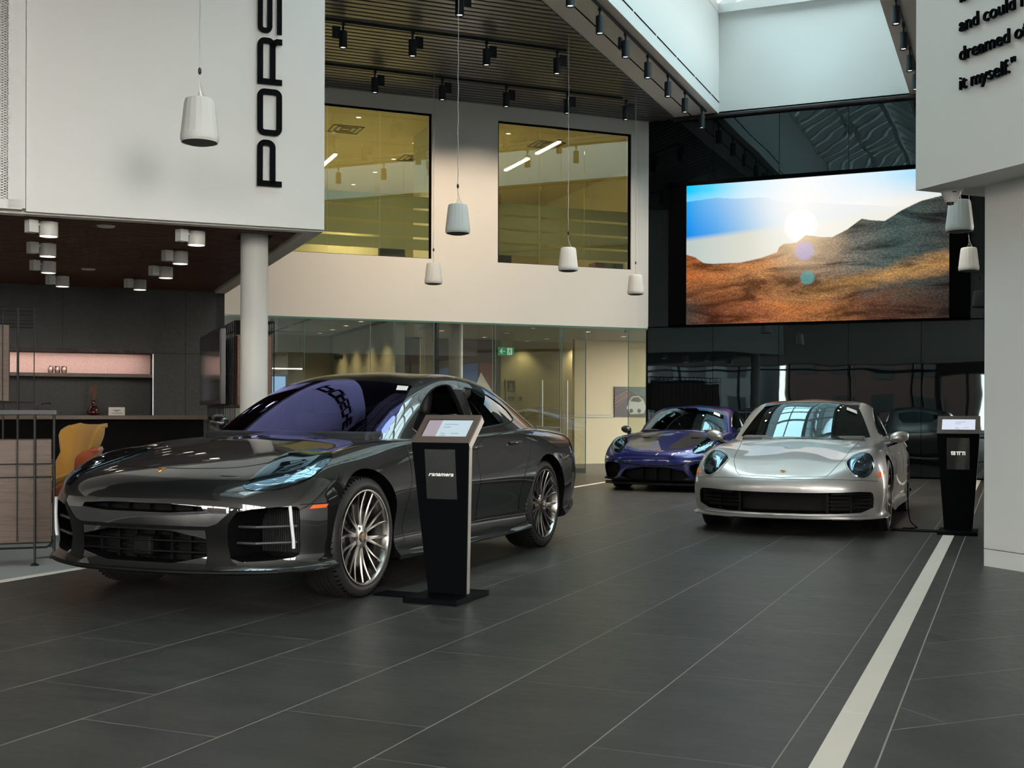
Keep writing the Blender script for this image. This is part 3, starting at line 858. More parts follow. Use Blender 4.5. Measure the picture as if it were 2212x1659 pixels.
for i, (a, b_) in enumerate(((0.56, 11.17), (0.54, 14.6))):
    bm = new_bm(); add_lathe(bm, [(0, -0.012), (0.07, -0.008), (0.08, 0.0), (0.08, 0.04)], 24)
    o = obj('ceiling_disc', bm, 'speaker_white', loc=wp(a * k_, b_ * k_, ZB + 0.012), smooth=40)
    tag(o, ['nearer flat white disc in the brown slatted ceiling between spotlights', 'farther flat white disc in the brown slatted ceiling between spotlights'][i], 'ceiling disc', 'discs in the lounge ceiling')

# hanging speakers
def make_speaker(wire_top):
    t = empty('pendant_speaker')
    bm = new_bm()
    add_lathe(bm, [(0, 0.335), (0.095, 0.335), (0.108, 0.328), (0.116, 0.30), (0.1285, 0.19), (0.140, 0.085), (0.1425, 0.065)], 18)
    add_lathe(bm, [(0.1425, 0.065), (0.145, 0.045), (0.143, 0.02), (0.136, 0.0), (0.130, 0.003)], 48)
    obj('housing', bm, 'speaker_white', t, smooth=12)
    bm = new_bm(); add_lathe(bm, [(0.131, 0.002), (0.09, -0.012), (0, -0.018)], 48); obj('speaker_grille', bm, 'speaker_grille', t, smooth=60)
    bm = new_bm()
    add_tube(bm, [(-0.022, 0, 0.335), (0, 0, 0.40)], 0.0028, 6); add_tube(bm, [(0.022, 0, 0.335), (0, 0, 0.40)], 0.0028, 6)
    add_tube(bm, [(0, 0, 0.40), (0.0, 0, 0.46), (0, 0, wire_top)], 0.0022, 6)
    obj('suspension_wire', bm, 'steel', t)
    bm = new_bm()
    pts = [(0.055, 0.01, 0.335), (0.03, 0.005, 0.38), (0.008, 0.0, 0.44), (-0.002, 0.002, 0.50)]
    z = 0.6; q = 0
    while z < wire_top:
        pts.append((0.0045 * math.sin(q * 2.1), 0.0045 * math.cos(q * 1.7), z)); z += 0.11; q += 1
    pts.append((0, 0, wire_top)); add_tube(bm, pts, 0.0042, 6)
    obj('cable', bm, 'wire', t)
    bm = new_bm(); add_tube(bm, [(0, 0, 0.52), (0, 0, 0.535), (0, 0, 0.56), (0, 0, 0.575)], 0.01, 8, rs=[0.005, 0.013, 0.013, 0.005]); obj('wire_grip', bm, 'black_satin', t)
    return t
ZSP = 3.19
SP = [(-5.72, 7.33, ZC + 0.02, 'large white pendant speaker in front of the hanging white wall at left', ZSP - 0.02),
      (-5.91, 12.27, ZC + 0.02, 'white pendant speaker hanging between the two upper windows, second largest', ZSP),
      (-8.57, 16.90, ZC + 0.02, 'white pendant speaker low by the left upper window\'s bottom corner', ZSP),
      (-5.96, 16.08, ZC + 0.02, 'white pendant speaker hanging in front of the right upper window', ZSP),
      (-6.04, 19.67, ZC + 0.02, 'small white pendant speaker near the corner by the black wall', ZSP),
      (-0.53, 13.57, ZF, 'white pendant speaker right of the lit screen, the upper and larger', ZSP - 0.10),
      (-0.59, 18.37, ZF, 'white pendant speaker right of the lit screen, the lower and smaller', ZSP + 0.02)]
for x, y, zt, lab, z in SP:
    t = make_speaker(zt - z); t.location = (x, y, z); t.rotation_euler = (0, 0, random.uniform(0, 3))
    tag(t, lab, 'speaker', 'white pendant speakers')

# dome cameras
def dome(loc, rz, label, s=1.0):
    t = empty('dome_camera', loc, rz, label, 'security camera', 'dome cameras')
    bm = new_bm(); add_lathe(bm, [(0, 0), (0.085 * s, 0), (0.085 * s, -0.01 * s), (0.07 * s, -0.022 * s), (0.065 * s, -0.045 * s), (0.055 * s, -0.06 * s)], 32); obj('housing', bm, 'speaker_white', t, smooth=30)
    bm = new_bm(); add_lathe(bm, [(0.056 * s, -0.056 * s), (0.05 * s, -0.08 * s), (0.03 * s, -0.105 * s), (0, -0.114 * s)], 28); obj('dome', bm, 'speaker_white', t, smooth=60)
    bm = new_bm(); add_lathe(bm, [(0.030 * s, -0.100 * s), (0.026 * s, -0.116 * s), (0, -0.123 * s)], 20, Matrix.Translation((-0.012 * s, -0.018 * s, 0))); obj('lens', bm, 'kiosk_gloss', t, smooth=60)
    bm = new_bm(); add_box(bm, -0.016 * s, 0.016 * s, -0.079 * s, -0.070 * s, -0.032 * s, -0.026 * s); obj('badge', bm, 'lamp_body', t)
    return t
dome(wp(6.32, 6.92, ZB), 0.35, 'white dome security camera under the right hanging wall beside the speakers')
dome(wp(10.30, 19.80, 2.75), 0.2, 'small dark-eyed dome camera at the shop ceiling near the glass corner', 0.8)

# recessed downlights in shop and office ceilings
def make_downlight(power, z):
    t = empty('downlight')
    bm = new_bm(); add_lathe(bm, [(0.062, 0.0), (0.062, -0.008), (0.05, -0.008), (0.045, 0.0)], 24); obj('trim_ring', bm, 'speaker_white', t)
    bm = new_bm(); add_lathe(bm, [(0, -0.004), (0.045, -0.004), (0.045, -0.002)], 20); obj('lens', bm, 'lamp_glow_cool', t)
    spot_light(t, -0.03, power, 110, 0.9, color=(1.0, 0.88, 0.62))
    return t
dl = make_downlight(42, 0); dl['category'] = 'downlight'
names = ['downlight in shop ceiling beside the inner white column', 'downlight in shop ceiling above the blue and white poster', 'downlight in shop ceiling above the green exit sign', 'downlight in shop ceiling close to the glass, right of exit sign', 'small downlight deep in shop ceiling right of exit sign', 'small downlight deep in shop ceiling above tall door handle', 'faint downlight at the far end of the shop ceiling', 'downlight in shop ceiling just inside the open glass door', 'downlight in shop ceiling near the dome camera']
dn = make_downlight(6, 0); dn['category'] = 'downlight'
for (a, b_), nm in zip(((7.40, 22.12), (8.87, 23.6), (8.83, 22.22), (8.77, 20.70), (10.23, 24.5), (10.3, 23.55), (11.56, 24.6), (10.17, 21.22), (11.49, 22.2)), names):
    place(dn if nm in names[-2:] else dl, wp(a, b_, ZI - 0.001), 0, nm, 'downlights in the shop ceiling')
dw = make_downlight(60, 0); dw['category'] = 'downlight'
for i, b_ in enumerate((20.5, 21.6, 22.7, 23.8)):
    place(dw, wp(5.35, b_, ZI - 0.001), 0, '%s downlight from the front washing the beige lounge room wall' % ordn[i], 'downlights along the beige wall')
do = make_downlight(420, 0); do['category'] = 'downlight'
for i, (a, b_) in enumerate(((5.5, 21.3), (7.08, 22.9), (7.1, 24.5), (7.1, 26.0), (7.0, 27.6), (8.53, 21.4))):
    place(do, wp(a, b_, 6.598), 0, ['downlight behind the left upper window, the highest', 'downlight behind the left upper window, near its right edge', 'downlight behind the left upper window, third from top', 'downlight behind the left upper window, fourth from top', 'downlight behind the left upper window, the lowest and faintest', 'bright downlight behind the right upper window'][i], 'downlights in the office ceiling')
# linear pendants in the office
for i, (a, b0, b1) in enumerate(((5.38, 22.6, 25.4), (9.0, 21.5, 22.75), (8.98, 19.95, 21.05))):
    t = empty('linear_pendant_lamp', wp(a, b0, 6.15), PI / 4, ['thick glowing bar lamp behind the left upper window', 'glowing bar lamp behind the right upper window, the lower one', 'glowing bar lamp behind the right upper window, the upper one'][i], 'pendant lamp', 'bar lamps in the office')
    bm = new_bm(); add_box(bm, -0.035, 0.035, 0, b1 - b0, 0.03, 0.06); obj('housing', bm, 'speaker_white', t)
    bm = new_bm(); add_box(bm, -0.033, 0.033, 0.01, b1 - b0 - 0.01, 0, 0.03); obj('diffuser', bm, 'tube_glow', t)
    bm = new_bm()
    for yy in (0.1, b1 - b0 - 0.1): add_tube(bm, [(0, yy, 0.06), (0, yy, 0.45)], 0.003, 6)
    obj('wire', bm, 'wire', t)
for i, (a, b_) in enumerate(((5.5, 22.3), (9.6, 22.0), (7.5, 24.3))):
    bm = new_bm()
    for s0, s1 in ((0.28, 0.30), (0.18, 0.20), (0.08, 0.10)):
        add_box(bm, -s1, s1, -s1, -s0, -0.01, 0); add_box(bm, -s1, s1, s0, s1, -0.01, 0); add_box(bm, -s1, -s0, -s1, s1, -0.01, 0); add_box(bm, s0, s1, -s1, s1, -0.01, 0)
    o = obj('air_diffuser', bm, 'black_satin', loc=wp(a, b_, 6.598), rot=(0, 0, PI / 4))
    tag(o, ['square dark air diffuser behind the left upper window', 'square dark air diffuser behind the right upper window', 'square air diffuser deeper inside the right upper window, at left'][i], 'air vent', 'square diffusers in the office ceiling')
# linear slots and tube lamps of the beige lounge room
for i, (a, b0, b1) in enumerate(((4.4, 20.4, 21.8), (4.4, 22.2, 23.6))):
    bm = new_bm(); add_box(bm, -0.025, 0.025, 0, b1 - b0, -0.006, 0)
    tag(obj('air_slot', bm, 'slot_dark', loc=wp(a, b0, ZI - 0.001), rot=(0, 0, PI / 4)), ['nearer dark linear slot in the beige room ceiling', 'farther dark linear slot in the beige room ceiling'][i], 'air vent', 'slots in the beige room ceiling')
l = bpy.data.lights.new('niche_light', 'AREA'); l.shape = 'RECTANGLE'; l.size = 4.2; l.size_y = 0.03; l.energy = 17; l.color = (1.0, 0.70, 0.60)
o = bpy.data.objects.new('niche_light', l); C.objects.link(o); o.location = wp(-0.75, 17.02, 1.90); o.rotation_euler = (math.radians(20), 0, PI / 4)
# ---------------------------------------------------------------- raised letters on the hanging wall
def rrect_path(x0, x1, y0, y1, r, n=6, corners=(1, 1, 1, 1)):
    """rounded rectangle, counter-clockwise from lower left; corners: ll, lr, ur, ul rounded or not"""
    pts = []
    for (cx, cy_, a0), on in zip(((x0 + r, y0 + r, PI), (x1 - r, y0 + r, 1.5 * PI), (x1 - r, y1 - r, 0), (x0 + r, y1 - r, 0.5 * PI)), corners):
        if on:
            for i in range(n + 1):
                a = a0 + (PI / 2) * i / n; pts.append((cx + r * math.cos(a), cy_ + r * math.sin(a)))
        else:
            pts.append({PI: (x0, y0), 1.5 * PI: (x1, y0), 0: (x1, y1), 0.5 * PI: (x0, y1)}[a0])
    return pts
def stroke(bm, pts, w, M, z0, z1, closed=False, mi=0):
    """flat ribbon of width w along a polyline, mitred, extruded"""
    n = len(pts); L_, R_ = [], []
    P = [Vector((p[0], p[1])) for p in pts]
    for i in range(n):
        if closed: a, b_ = P[i - 1], P[(i + 1) % n]; d1 = (P[i] - a).normalized(); d2 = (b_ - P[i]).normalized()
        else:
            d1 = (P[i] - P[i - 1]).normalized() if i > 0 else (P[1] - P[0]).normalized()
            d2 = (P[i + 1] - P[i]).normalized() if i < n - 1 else d1
        n1 = Vector((-d1.y, d1.x)); n2 = Vector((-d2.y, d2.x)); m_ = (n1 + n2)
        if m_.length < 1e-5: m_ = n1.copy()
        m_.normalize(); k = w / 2 / max(0.35, m_.dot(n1))
        L_.append(P[i] + m_ * k); R_.append(P[i] - m_ * k)
    vs = []
    for z in (z0, z1):
        vs.append(([bm.verts.new(M @ Vector((p.x, p.y, z))) for p in L_], [bm.verts.new(M @ Vector((p.x, p.y, z))) for p in R_]))
    (l0, r0), (l1, r1) = vs
    rng = range(n if closed else n - 1)
    for i in rng:
        j = (i + 1) % n
        for q in ((l0[i], l0[j], r0[j], r0[i]), (l1[i], r1[i], r1[j], l1[j]), (l0[i], l1[i], l1[j], l0[j]), (r0[i], r0[j], r1[j], r1[i])):
            bm.faces.new(q).material_index = mi
    if not closed:
        for i in (0, n - 1): bm.faces.new((l0[i], r0[i], r1[i], l1[i])).material_index = mi

def letter(bm, ch, M, W=0.42, H=0.222, s=0.05, t=0.02):
    """wide squared capitals: x along the word, y up"""
    h = s / 2
    if ch == 'P':
        stroke(bm, [(h, 0), (h, H)] , s, M, 0, t)
        stroke(bm, [(h, H - h)] + [(x, y) for x, y in rrect_path(W * 0.3, W - h, 0.058 + h, H - h, 0.045, 6, (0, 1, 1, 0)) if x > W * 0.45][::-1] + [(h, 0.058 + h)], s, M, 0, t)
    elif ch == 'O':
        stroke(bm, rrect_path(h, W - h, h, H - h, 0.04), s, M, 0, t, closed=True)
    elif ch == 'R':
        stroke(bm, [(h, 0), (h, H)], s, M, 0, t)
        stroke(bm, [(h, H - h)] + [(x, y) for x, y in rrect_path(W * 0.3, W - h, 0.06 + h, H - h, 0.04, 6, (0, 1, 1, 0)) if x > W * 0.45][::-1] + [(h, 0.06 + h)], s, M, 0, t)
        stroke(bm, [(W * 0.80, 0.06 + h), (W * 0.88, 0.06 + h * 0.8), (W - h * 1.1, 0.045), (W - h * 1.1, 0)], s, M, 0, t)
    elif ch in 'S':
        r = 0.035; ym = H / 2
        p = [(W - h, H - h), (h + r, H - h)] + [(h + r - r * math.sin(a), H - h - r + r * math.cos(a)) for a in np.linspace(0.3, PI / 2, 5)]
        p += [(h + r - r * math.sin(a), ym + r - r * math.cos(a)) for a in np.linspace(PI / 2, 0, 6)]
        p += [(W - h - r + r * math.sin(a), ym - r + r * math.cos(a)) for a in np.linspace(0, PI / 2, 6)]
        p += [(W - h - r + r * math.sin(a), h + r - r * math.cos(a)) for a in np.linspace(PI / 2, 0, 6)] + [(0, h)]
        stroke(bm, p, s * 0.86, M, 0, t)
    elif ch == 'C':
        stroke(bm, [(W, H - h)] + rrect_path(h, W, h, H - h, 0.04, 6, (1, 0, 0, 1))[-7:] + rrect_path(h, W, h, H - h, 0.04, 6, (1, 0, 0, 1))[:7] + [(W, h)], s, M, 0, t)
    elif ch == 'H':
        stroke(bm, [(h, 0), (h, H)], s, M, 0, t); stroke(bm, [(W - h, 0), (W - h, H)], s, M, 0, t); stroke(bm, [(h, H / 2), (W - h, H / 2)], s, M, 0, t)
    elif ch == 'E':
        stroke(bm, [(h, 0), (h, H)], s, M, 0, t)
        for y in (h, H / 2, H - h): stroke(bm, [(h, y), (W, y)], s, M, 0, t)
sign = empty('raised_lettering', wp(2.05, 10.72, 3.16), PI / 4, 'tall vertical row of black raised capital letters on hanging white wall', 'wall lettering')
# word runs up the wall: letter x -> +z, letter y -> -a
MS = Matrix(((0, -1, 0, 0), (0, 0, -1, 0), (1, 0, 0, 0), (0, 0, 0, 1)))
z = 0.0
for ch in 'PORSCHE':
    bm = new_bm()
    letter(bm, ch, Matrix.Translation((0, 0.0, z)) @ MS)
    o = obj('letter', bm, 'letter_black', sign)
    z += 0.462
# quotation on the right volume
def text_mesh(body, size, depth=0.02, xscale=1.0, bevel=0.0, shear=0.0, bold=0.0):
    cu = bpy.data.curves.new('text', 'FONT'); cu.body = body; cu.size = size; cu.extrude = depth / 2; cu.shear = shear; cu.offset = bold
    cu.resolution_u = 4
    tmp = bpy.data.objects.new('text', cu); C.objects.link(tmp)
    me = bpy.data.meshes.new_from_object(tmp.evaluated_get(bpy.context.evaluated_depsgraph_get()))
    bpy.data.objects.remove(tmp)
    for v in me.vertices: v.co.x *= xscale
    me.materials.clear()
    return me
quote = empty('raised_quotation', wp(6.10, 6.58, 3.4), -PI / 4, 'black raised words in several lines on the right hanging wall', 'wall lettering')
for i, s_ in enumerate(['In the beginning,', 'and could not find', 'dreamed of, so I', 'it myself.\u201d']):
    me = text_mesh(s_.replace('\u201d', '"'), 0.137, 0.02, 0.97, bold=0.0006)
    o = obj('words', me, 'letter_black', quote)
    o.rotation_euler = (PI / 2, 0, 0); o.location = (0, -0.022, 0.02 + 0.207 * (3 - i))

# ---------------------------------------------------------------- price stands
def kiosk(loc, label, word, font_kw, lean, arm):
    t = empty('information_stand', loc, 0, label, 'information stand')
    bm = new_bm(); add_box(bm, -0.175, 0.175, -0.02, 0.44, 0.0, 0.032, bevel=0.004)
    obj('base_plate', bm, 'kiosk_black', t)
    bm = new_bm(); add_box(bm, arm[0], -0.17, arm[1], arm[2], 0.0, 0.012, bevel=0.003); obj('floor_bar', bm, 'kiosk_black', t)
    # tapering post with slightly receding face
    y0b, y0t, th = 0.21, 0.11, 0.055
    wt, wb, zt = 0.187, 0.125, 0.935
    bm = new_bm()
    def wedge(x0, x1, X0, X1, f0, f1, mi):
        lo = [bm.verts.new(p) for p in ((x0, y0b + f0, 0.03), (x1, y0b + f0, 0.03), (x1, y0b + f1, 0.03), (x0, y0b + f1, 0.03))]
        hi = [bm.verts.new(p) for p in ((X0, y0t + f0, zt), (X1, y0t + f0, zt), (X1, y0t + f1, zt), (X0, y0t + f1, zt))]
        for q in ((lo[3], lo[2], lo[1], lo[0]), hi, (lo[0], lo[1], hi[1], hi[0]), (lo[1], lo[2], hi[2], hi[1]), (lo[2], lo[3], hi[3], hi[2]), (lo[3], lo[0], hi[0], hi[3])):
            bm.faces.new(q).material_index = mi
    wedge(-wb, wb, -wt, wt, 0.0, 0.014, 0)
    wedge(-wb, wb, -wt, wt, 0.0142, th, 1)
    obj('post', bm, ['kiosk_black', 'kiosk_edge'], t)
    # tilted head
    p0 = Vector((0, y0t, zt)); p1 = Vector((0, y0t + 0.185, 1.098)); d = (p1 - p0).normalized(); n_ = Vector((0, -d.z, d.y)); L_ = (p1 - p0).length
    M = Matrix(((1, 0, 0, p0.x), (0, d.y, n_.y, p0.y), (0, d.z, n_.z, p0.z), (0, 0, 0, 1)))
    bm = new_bm(); wi = 0.150; b0, b1 = 0.055, L_ - 0.038
    add_box(bm, -wt, wt, 0, b0, -0.014, 0, 0, M=M); add_box(bm, -wt, wt, b1, L_, -0.014, 0, 0, M=M)
    add_box(bm, -wt, -wi, b0, b1, -0.014, 0, 0, M=M); add_box(bm, wi, wt, b0, b1, -0.014, 0, 0, M=M)
    add_box(bm, -wt, wt, 0, L_, -th, -0.0142, 1, M=M)
    obj('head', bm, ['kiosk_bronze', 'kiosk_edge'], t)
    bm = new_bm(); add_box(bm, -wi, wi, b0, b1, -0.013, -0.006, 0, M=M)
    add_box(bm, -wi + 0.004, -0.055, b0 + 0.004, b1 - 0.004, -0.0062, -0.0055, 1, M=M); add_box(bm, -0.055, wi - 0.004, b0 + 0.004, b1 - 0.004, -0.0062, -0.0055, 2, M=M)
    for x0, x1, y in ((-0.03, 0.06, 0.11), (-0.03, 0.02, 0.085), (-0.03, 0.0, 0.03), (0.04, 0.09, 0.03), (-0.03, 0.01, 0.012)):
        add_box(bm, x0, x1, b0 + y, b0 + y + 0.005, -0.0056, -0.0050, 3, M=M)
    obj('display', bm, ['black_matte', 'disp_left', 'disp_right', 'disp_ink'], t)
    # glossy plate with the model word
    def face_pt(x, z, out): 
        k = (z - 0.03) / (zt - 0.03); return Vector((x, y0b + (y0t - y0b) * k - out, z))
    bm = new_bm()
    q = [face_pt(-0.10, 0.60, 0.004), face_pt(0.10, 0.60, 0.004), face_pt(0.10, 0.895, 0.004), face_pt(-0.10, 0.895, 0.004)]
    bk = [p + Vector((0, 0.0035, 0)) for p in q]
    a = [bm.verts.new(p) for p in q]; b_ = [bm.verts.new(p) for p in bk]
    bm.faces.new(a); bm.faces.new(b_[::-1])
    for i in range(4): bm.faces.new((a[i], b_[i], b_[(i + 1) % 4], a[(i + 1) % 4]))
    obj('glossy_plate', bm, 'kiosk_gloss', t)
    if word == 'script':
        me = text_mesh('Panamera', 0.034, 0.002, 1.22, shear=0.35, bold=0.0003)
        o = obj('lettering', me, 'steel_bright', t); xw = max(v.co.x for v in me.vertices)
        o.location = face_pt(-xw / 2, 0.737, 0.0065); o.rotation_euler = (PI / 2 - 0.11 + 0.0, 0, 0)
    else:
        bm = new_bm(); I = Matrix.Translation(face_pt(-0.062, 0.735, 0.0062)) @ Matrix.Rotation(PI / 2, 4, 'X'); w_ = 0.0085; H_ = 0.034
        stroke(bm, [(0.002, 0.004), (0.034, 0.004), (0.034, H_ - 0.004), (0.004, H_ - 0.004), (0.004, 0.017), (0.034, 0.017)], w_, I, 0, 0.003)
        for x in (0.046,):
            stroke(bm, [(x, H_ - 0.004), (x + 0.078, H_ - 0.004)], w_, I, 0, 0.003)
        for x in (0.058, 0.074, 0.104, 0.120): stroke(bm, [(x, 0), (x, H_ - 0.002)], w_, I, 0, 0.0031)
        obj('lettering', bm, 'steel_bright', t)
    return t
mat('steel_bright', (0.8, 0.8, 0.78), 0.3, metal=0.6)
mat('disp_left', (0.0, 0.0, 0.0), 0.5, emit=(0.36, 0.30, 0.34), emit_s=1.0)
mat('disp_right', (0.0, 0.0, 0.0), 0.5, emit=(0.48, 0.60, 0.66), emit_s=1.0)
mat('disp_ink', (0.05, 0.05, 0.05), 0.5, emit=(0.22, 0.26, 0.28), emit_s=1.0)
mat('disp_pale', (0.0, 0.0, 0.0), 0.5, emit=(0.62, 0.66, 0.78), emit_s=1.0)
kiosk((-3.105, 6.10, 0), 'tall black information stand in front of the dark sedan with bluish display', 'script', None, 0, (-0.465, 0.14, 0.30))
k2 = kiosk((-0.462, 11.54, 0), 'black information stand between the silver coupe and the white wall', 'nine', None, 0, (-0.60, 0.20, 0.38))
k2s = [c for c in bpy.data.objects if c.parent == k2 and c.name.startswith('display')][0]
k2s.data.materials[1] = MATS['disp_pale']; k2s.data.materials[2] = MATS['disp_pale']

# ---------------------------------------------------------------- lounge: counter, shelf, small things
bm = new_bm(); add_box(bm, -6, 2.152, 16.40, 16.895, 1.014, 1.068, bevel=0.004)
tag(obj('worktop', bm, 'counter_wood', rot=(0, 0, PI / 4)), 'long brown wooden counter top along the dark stone wall', 'counter')
bm = new_bm(); add_box(bm, -6, 2.10, 16.50, 16.895, 0.0, 1.013)
tag(obj('bar_counter', bm, 'counter_front', rot=(0, 0, PI / 4)), 'black counter front below the brown wooden top', 'counter')
bm = new_bm(); add_box(bm, -3.0, 1.466, 16.92, 17.29, 1.588, 1.637, bevel=0.003)
tag(obj('wall_shelf', bm, 'counter_wood', rot=(0, 0, PI / 4)), 'brown wooden shelf across the pink lit niche', 'shelf')
def make_glass():
    bm = new_bm(); add_lathe(bm, [(0, 0.004), (0.024, 0.004), (0.033, 0.02), (0.036, 0.05), (0.031, 0.098), (0.033, 0.098), (0.0385, 0.05), (0.036, 0.016), (0.027, 0.0), (0, 0.0)], 24)
    return mesh_of('drinking_glass', bm, 50)
gm = make_glass(); gm.materials.append(MATS['drink_glass'])
for i, a in enumerate((0.155, 0.240, 0.325)):
    o = bpy.data.objects.new('drinking_glass', gm); C.objects.link(o); o.location = wp(a, 17.05, 1.638)
    tag(o, ['left one of three clear tumblers on the niche shelf', 'middle one of three clear tumblers on the niche shelf', 'right one of three clear tumblers on the niche shelf'][i], 'glass', 'tumblers on the niche shelf')
v = empty('vase', wp(0.69, 16.78, 1.068), 0, 'dark red bottle vase with dry stems on the wooden counter', 'vase')
bm = new_bm(); add_lathe(bm, [(0, 0.0), (0.05, 0.0), (0.083, 0.02), (0.085, 0.05), (0.05, 0.11), (0.022, 0.15), (0.021, 0.19), (0.025, 0.2), (0.018, 0.2), (0.017, 0.15), (0, 0.14)], 32); obj('bottle', bm, 'vase_glass', v, smooth=60)
rnd = random.Random(5)
for i in range(9):
    bm = new_bm(); a = rnd.uniform(0, 6.28); r = rnd.uniform(0.01, 0.05); h = rnd.uniform(0.26, 0.40)
    add_tube(bm, [(0, 0, 0.12), (r * 0.3 * math.cos(a), r * 0.3 * math.sin(a), 0.22), (r * math.cos(a), r * math.sin(a), h)], 0.0022, 5)
    for k in range(7):
        z = h - 0.012 * k; q = Vector((r * math.cos(a), r * math.sin(a), z)) + Vector((rnd.uniform(-.01, .01), rnd.uniform(-.01, .01), 0))
        add_tube(bm, [q, q + Vector((rnd.uniform(-.012, .012), rnd.uniform(-.012, .012), 0.014))], 0.003, 5, rs=[0.004, 0.001])
    obj('dry_stem', bm, 'dry_stem', v)
cd = empty('counter_card', wp(0.99, 16.80, 1.068), PI / 4, 'small white folded card with dark words on the counter', 'card')
bm = new_bm(); M = Matrix.Rotation(0.25, 4, 'X'); add_box(bm, -0.105, 0.105, 0.0, 0.003, 0, 0.105, M=Matrix.Rotation(-0.2, 4, 'X')); add_box(bm, -0.105, 0.105, 0.04, 0.043, 0, 0.105, M=Matrix.Translation((0, 0.0, 0)) @ Matrix.Rotation(0.2, 4, 'X'))
obj('card', bm, 'paper', cd)
for i, (s_, w_) in enumerate((('QUATTRO CARE', 0.013), ('ATELIER', 0.011))):
    pass
bm = new_bm()
for x0, x1, z in ((-0.05, 0.05, 0.068), (-0.022, 0.022, 0.052), (-0.07, 0.075, 0.032), (-0.06, 0.06, 0.024)): add_box(bm, x0, x1, -0.002, 0.0, z, z + (0.007 if z > 0.04 else 0.003), M=Matrix.Rotation(-0.2, 4, 'X'))
obj('print', bm, 'ink', cd)
tp = empty('tap', wp(0.0, 16.3, 1.07), PI / 4 + 0.3, 'dark curved tap above the metal screen at left', 'tap')
bm = new_bm(); add_tube(bm, [(0, 0, 0), (0, 0, 0.12), (0.02, 0, 0.15), (0.12, 0, 0.165), (0.14, 0, 0.15)], 0.014, 10); obj('spout', bm, 'black_satin', tp, smooth=50)
tp.location = wp(0.02, 16.6, 1.068)

# metal grid screens with walnut boxes
def bar(bm, p, q, r=0.008): add_tube(bm, [p, q], r, 6)
s1 = empty('metal_grid_screen', wp(-0.02, 9.15, 0), PI / 4, 'low black metal grid screen with walnut box at the left frame edge', 'screen divider', 'grid screens')
bm = new_bm()
z1 = 1.122
for y in (0.0, 0.42):
    add_box(bm, -1.3, 0.145, y - 0.014, y + 0.014, z1 - 0.03, z1)
    for x in (0.0, -0.118, -0.49, -0.61, -0.98): bar(bm, (x, y, 0.02 if (x in (0.0, -0.49, -0.98) and y == 0) else 0.18), (x, y, z1 - 0.01), 0.0085 if x == 0 else 0.0045)
    bar(bm, (0.13, y, 0.07), (0.13, y, z1 - 0.01), 0.009)
    for z in (0.735, 0.64): bar(bm, (-1.3, y, z), (0.13, y, z), 0.0035)
    for z in (0.165, 0.135): bar(bm, (-1.3, y, z), (0.13, y, z), 0.0045)
for x in (0.13, -0.98): 
    for z in (z1 - 0.015, 0.165): bar(bm, (x, 0, z), (x, 0.42, z), 0.006)
for x, y in ((0.0, 0.0), (0.13, 0.42), (-0.7, 0.2)): add_lathe(bm, [(0, 0), (0.03, 0.0), (0.03, 0.008), (0.01, 0.02), (0, 0.02)], 16, Matrix.Translation((x, y, 0)))
add_tube(bm, [(0.13, 0.0, 0.2), (0.13, 0, 0.10), (0.10, 0, 0.06), (0.0, 0, 0.055), (0.0, 0.0, 0.03)], 0.007, 8)
add_tube(bm, [(-1.2, 0.2, 0.11), (0.08, 0.2, 0.11), (0.11, 0.2, 0.13), (0.11, 0.2, 0.165)], 0.008, 8)
obj('metal_frame', bm, 'frame_metal', s1, smooth=50)
bm = new_bm(); add_box(bm, -1.3, 0.112, 0.03, 0.39, 0.165, 0.908, bevel=0.004); obj('walnut_box', bm, 'walnut', s1)
s2 = empty('metal_grid_screen', wp(-0.04, 13.0, 0), PI / 4, 'tall thin black metal grid screen with walnut panel before the niche', 'screen divider', 'grid screens')
bm = new_bm()
for y in (0.0, 0.40):
    for x in (0.0, -0.155, -0.295, -0.45, -0.6, -0.9): bar(bm, (x, y, 0.0), (x, y, 2.17), 0.010 if x == -0.155 else 0.0045)
    for z in (2.17, 2.13, 2.04, 2.00, 1.21): bar(bm, (-1.2, y, z), (0.0, y, z), 0.0045)
for z in (2.17, 1.21, 0.3): bar(bm, (0, 0, z), (0, 0.4, z), 0.0045)
obj('metal_frame', bm, 'frame_metal', s2)
bm = new_bm(); add_box(bm, -1.2, -0.235, 0.02, 0.36, 1.22, 2.0, bevel=0.004); obj('walnut_panel', bm, 'walnut', s2)
s3 = empty('metal_grid_screen', wp(1.97, 12.9, 0), PI / 4, 'tall black metal grid screen with walnut panel and television left of round column', 'screen divider', 'grid screens')
bm = new_bm()
y = 0.0
while y < 2.2:
    for x in (0.0, 0.42):
        bar(bm, (x, y, 0), (x, y, 2.1), 0.006)
    bar(bm, (0, y, 2.1), (0.42, y, 2.1), 0.006); bar(bm, (0, y, 1.17), (0.42, y, 1.17), 0.005)
    y += 0.135
for x in (0.0, 0.14, 0.28, 0.42):
    for yy in (0.0, 2.16): bar(bm, (x, yy, 0), (x, yy, 2.1), 0.006)
for z in (2.1, 1.99, 1.17): bar(bm, (0, 0, z), (0, 2.16, z), 0.006); bar(bm, (0.42, 0, z), (0.42, 2.16, z), 0.006); bar(bm, (0, 0, z), (0.42, 0, z), 0.006)
obj('metal_frame', bm, 'frame_metal', s3)
bm = new_bm(); add_box(bm, 0.03, 0.40, 0.02, 2.1, 1.19, 1.95, bevel=0.004); obj('walnut_panel', bm, 'walnut_red', s3)
tvs = empty('television', wp(1.835, 13.02, 1.20), PI / 4, 'switched off black television on metal screen reflecting the pink niche', 'television')
bm = new_bm(); add_box(bm, 0.0, 0.06, 0, 1.75, 0, 0.83, bevel=0.006); obj('housing', bm, 'black_satin', tvs)
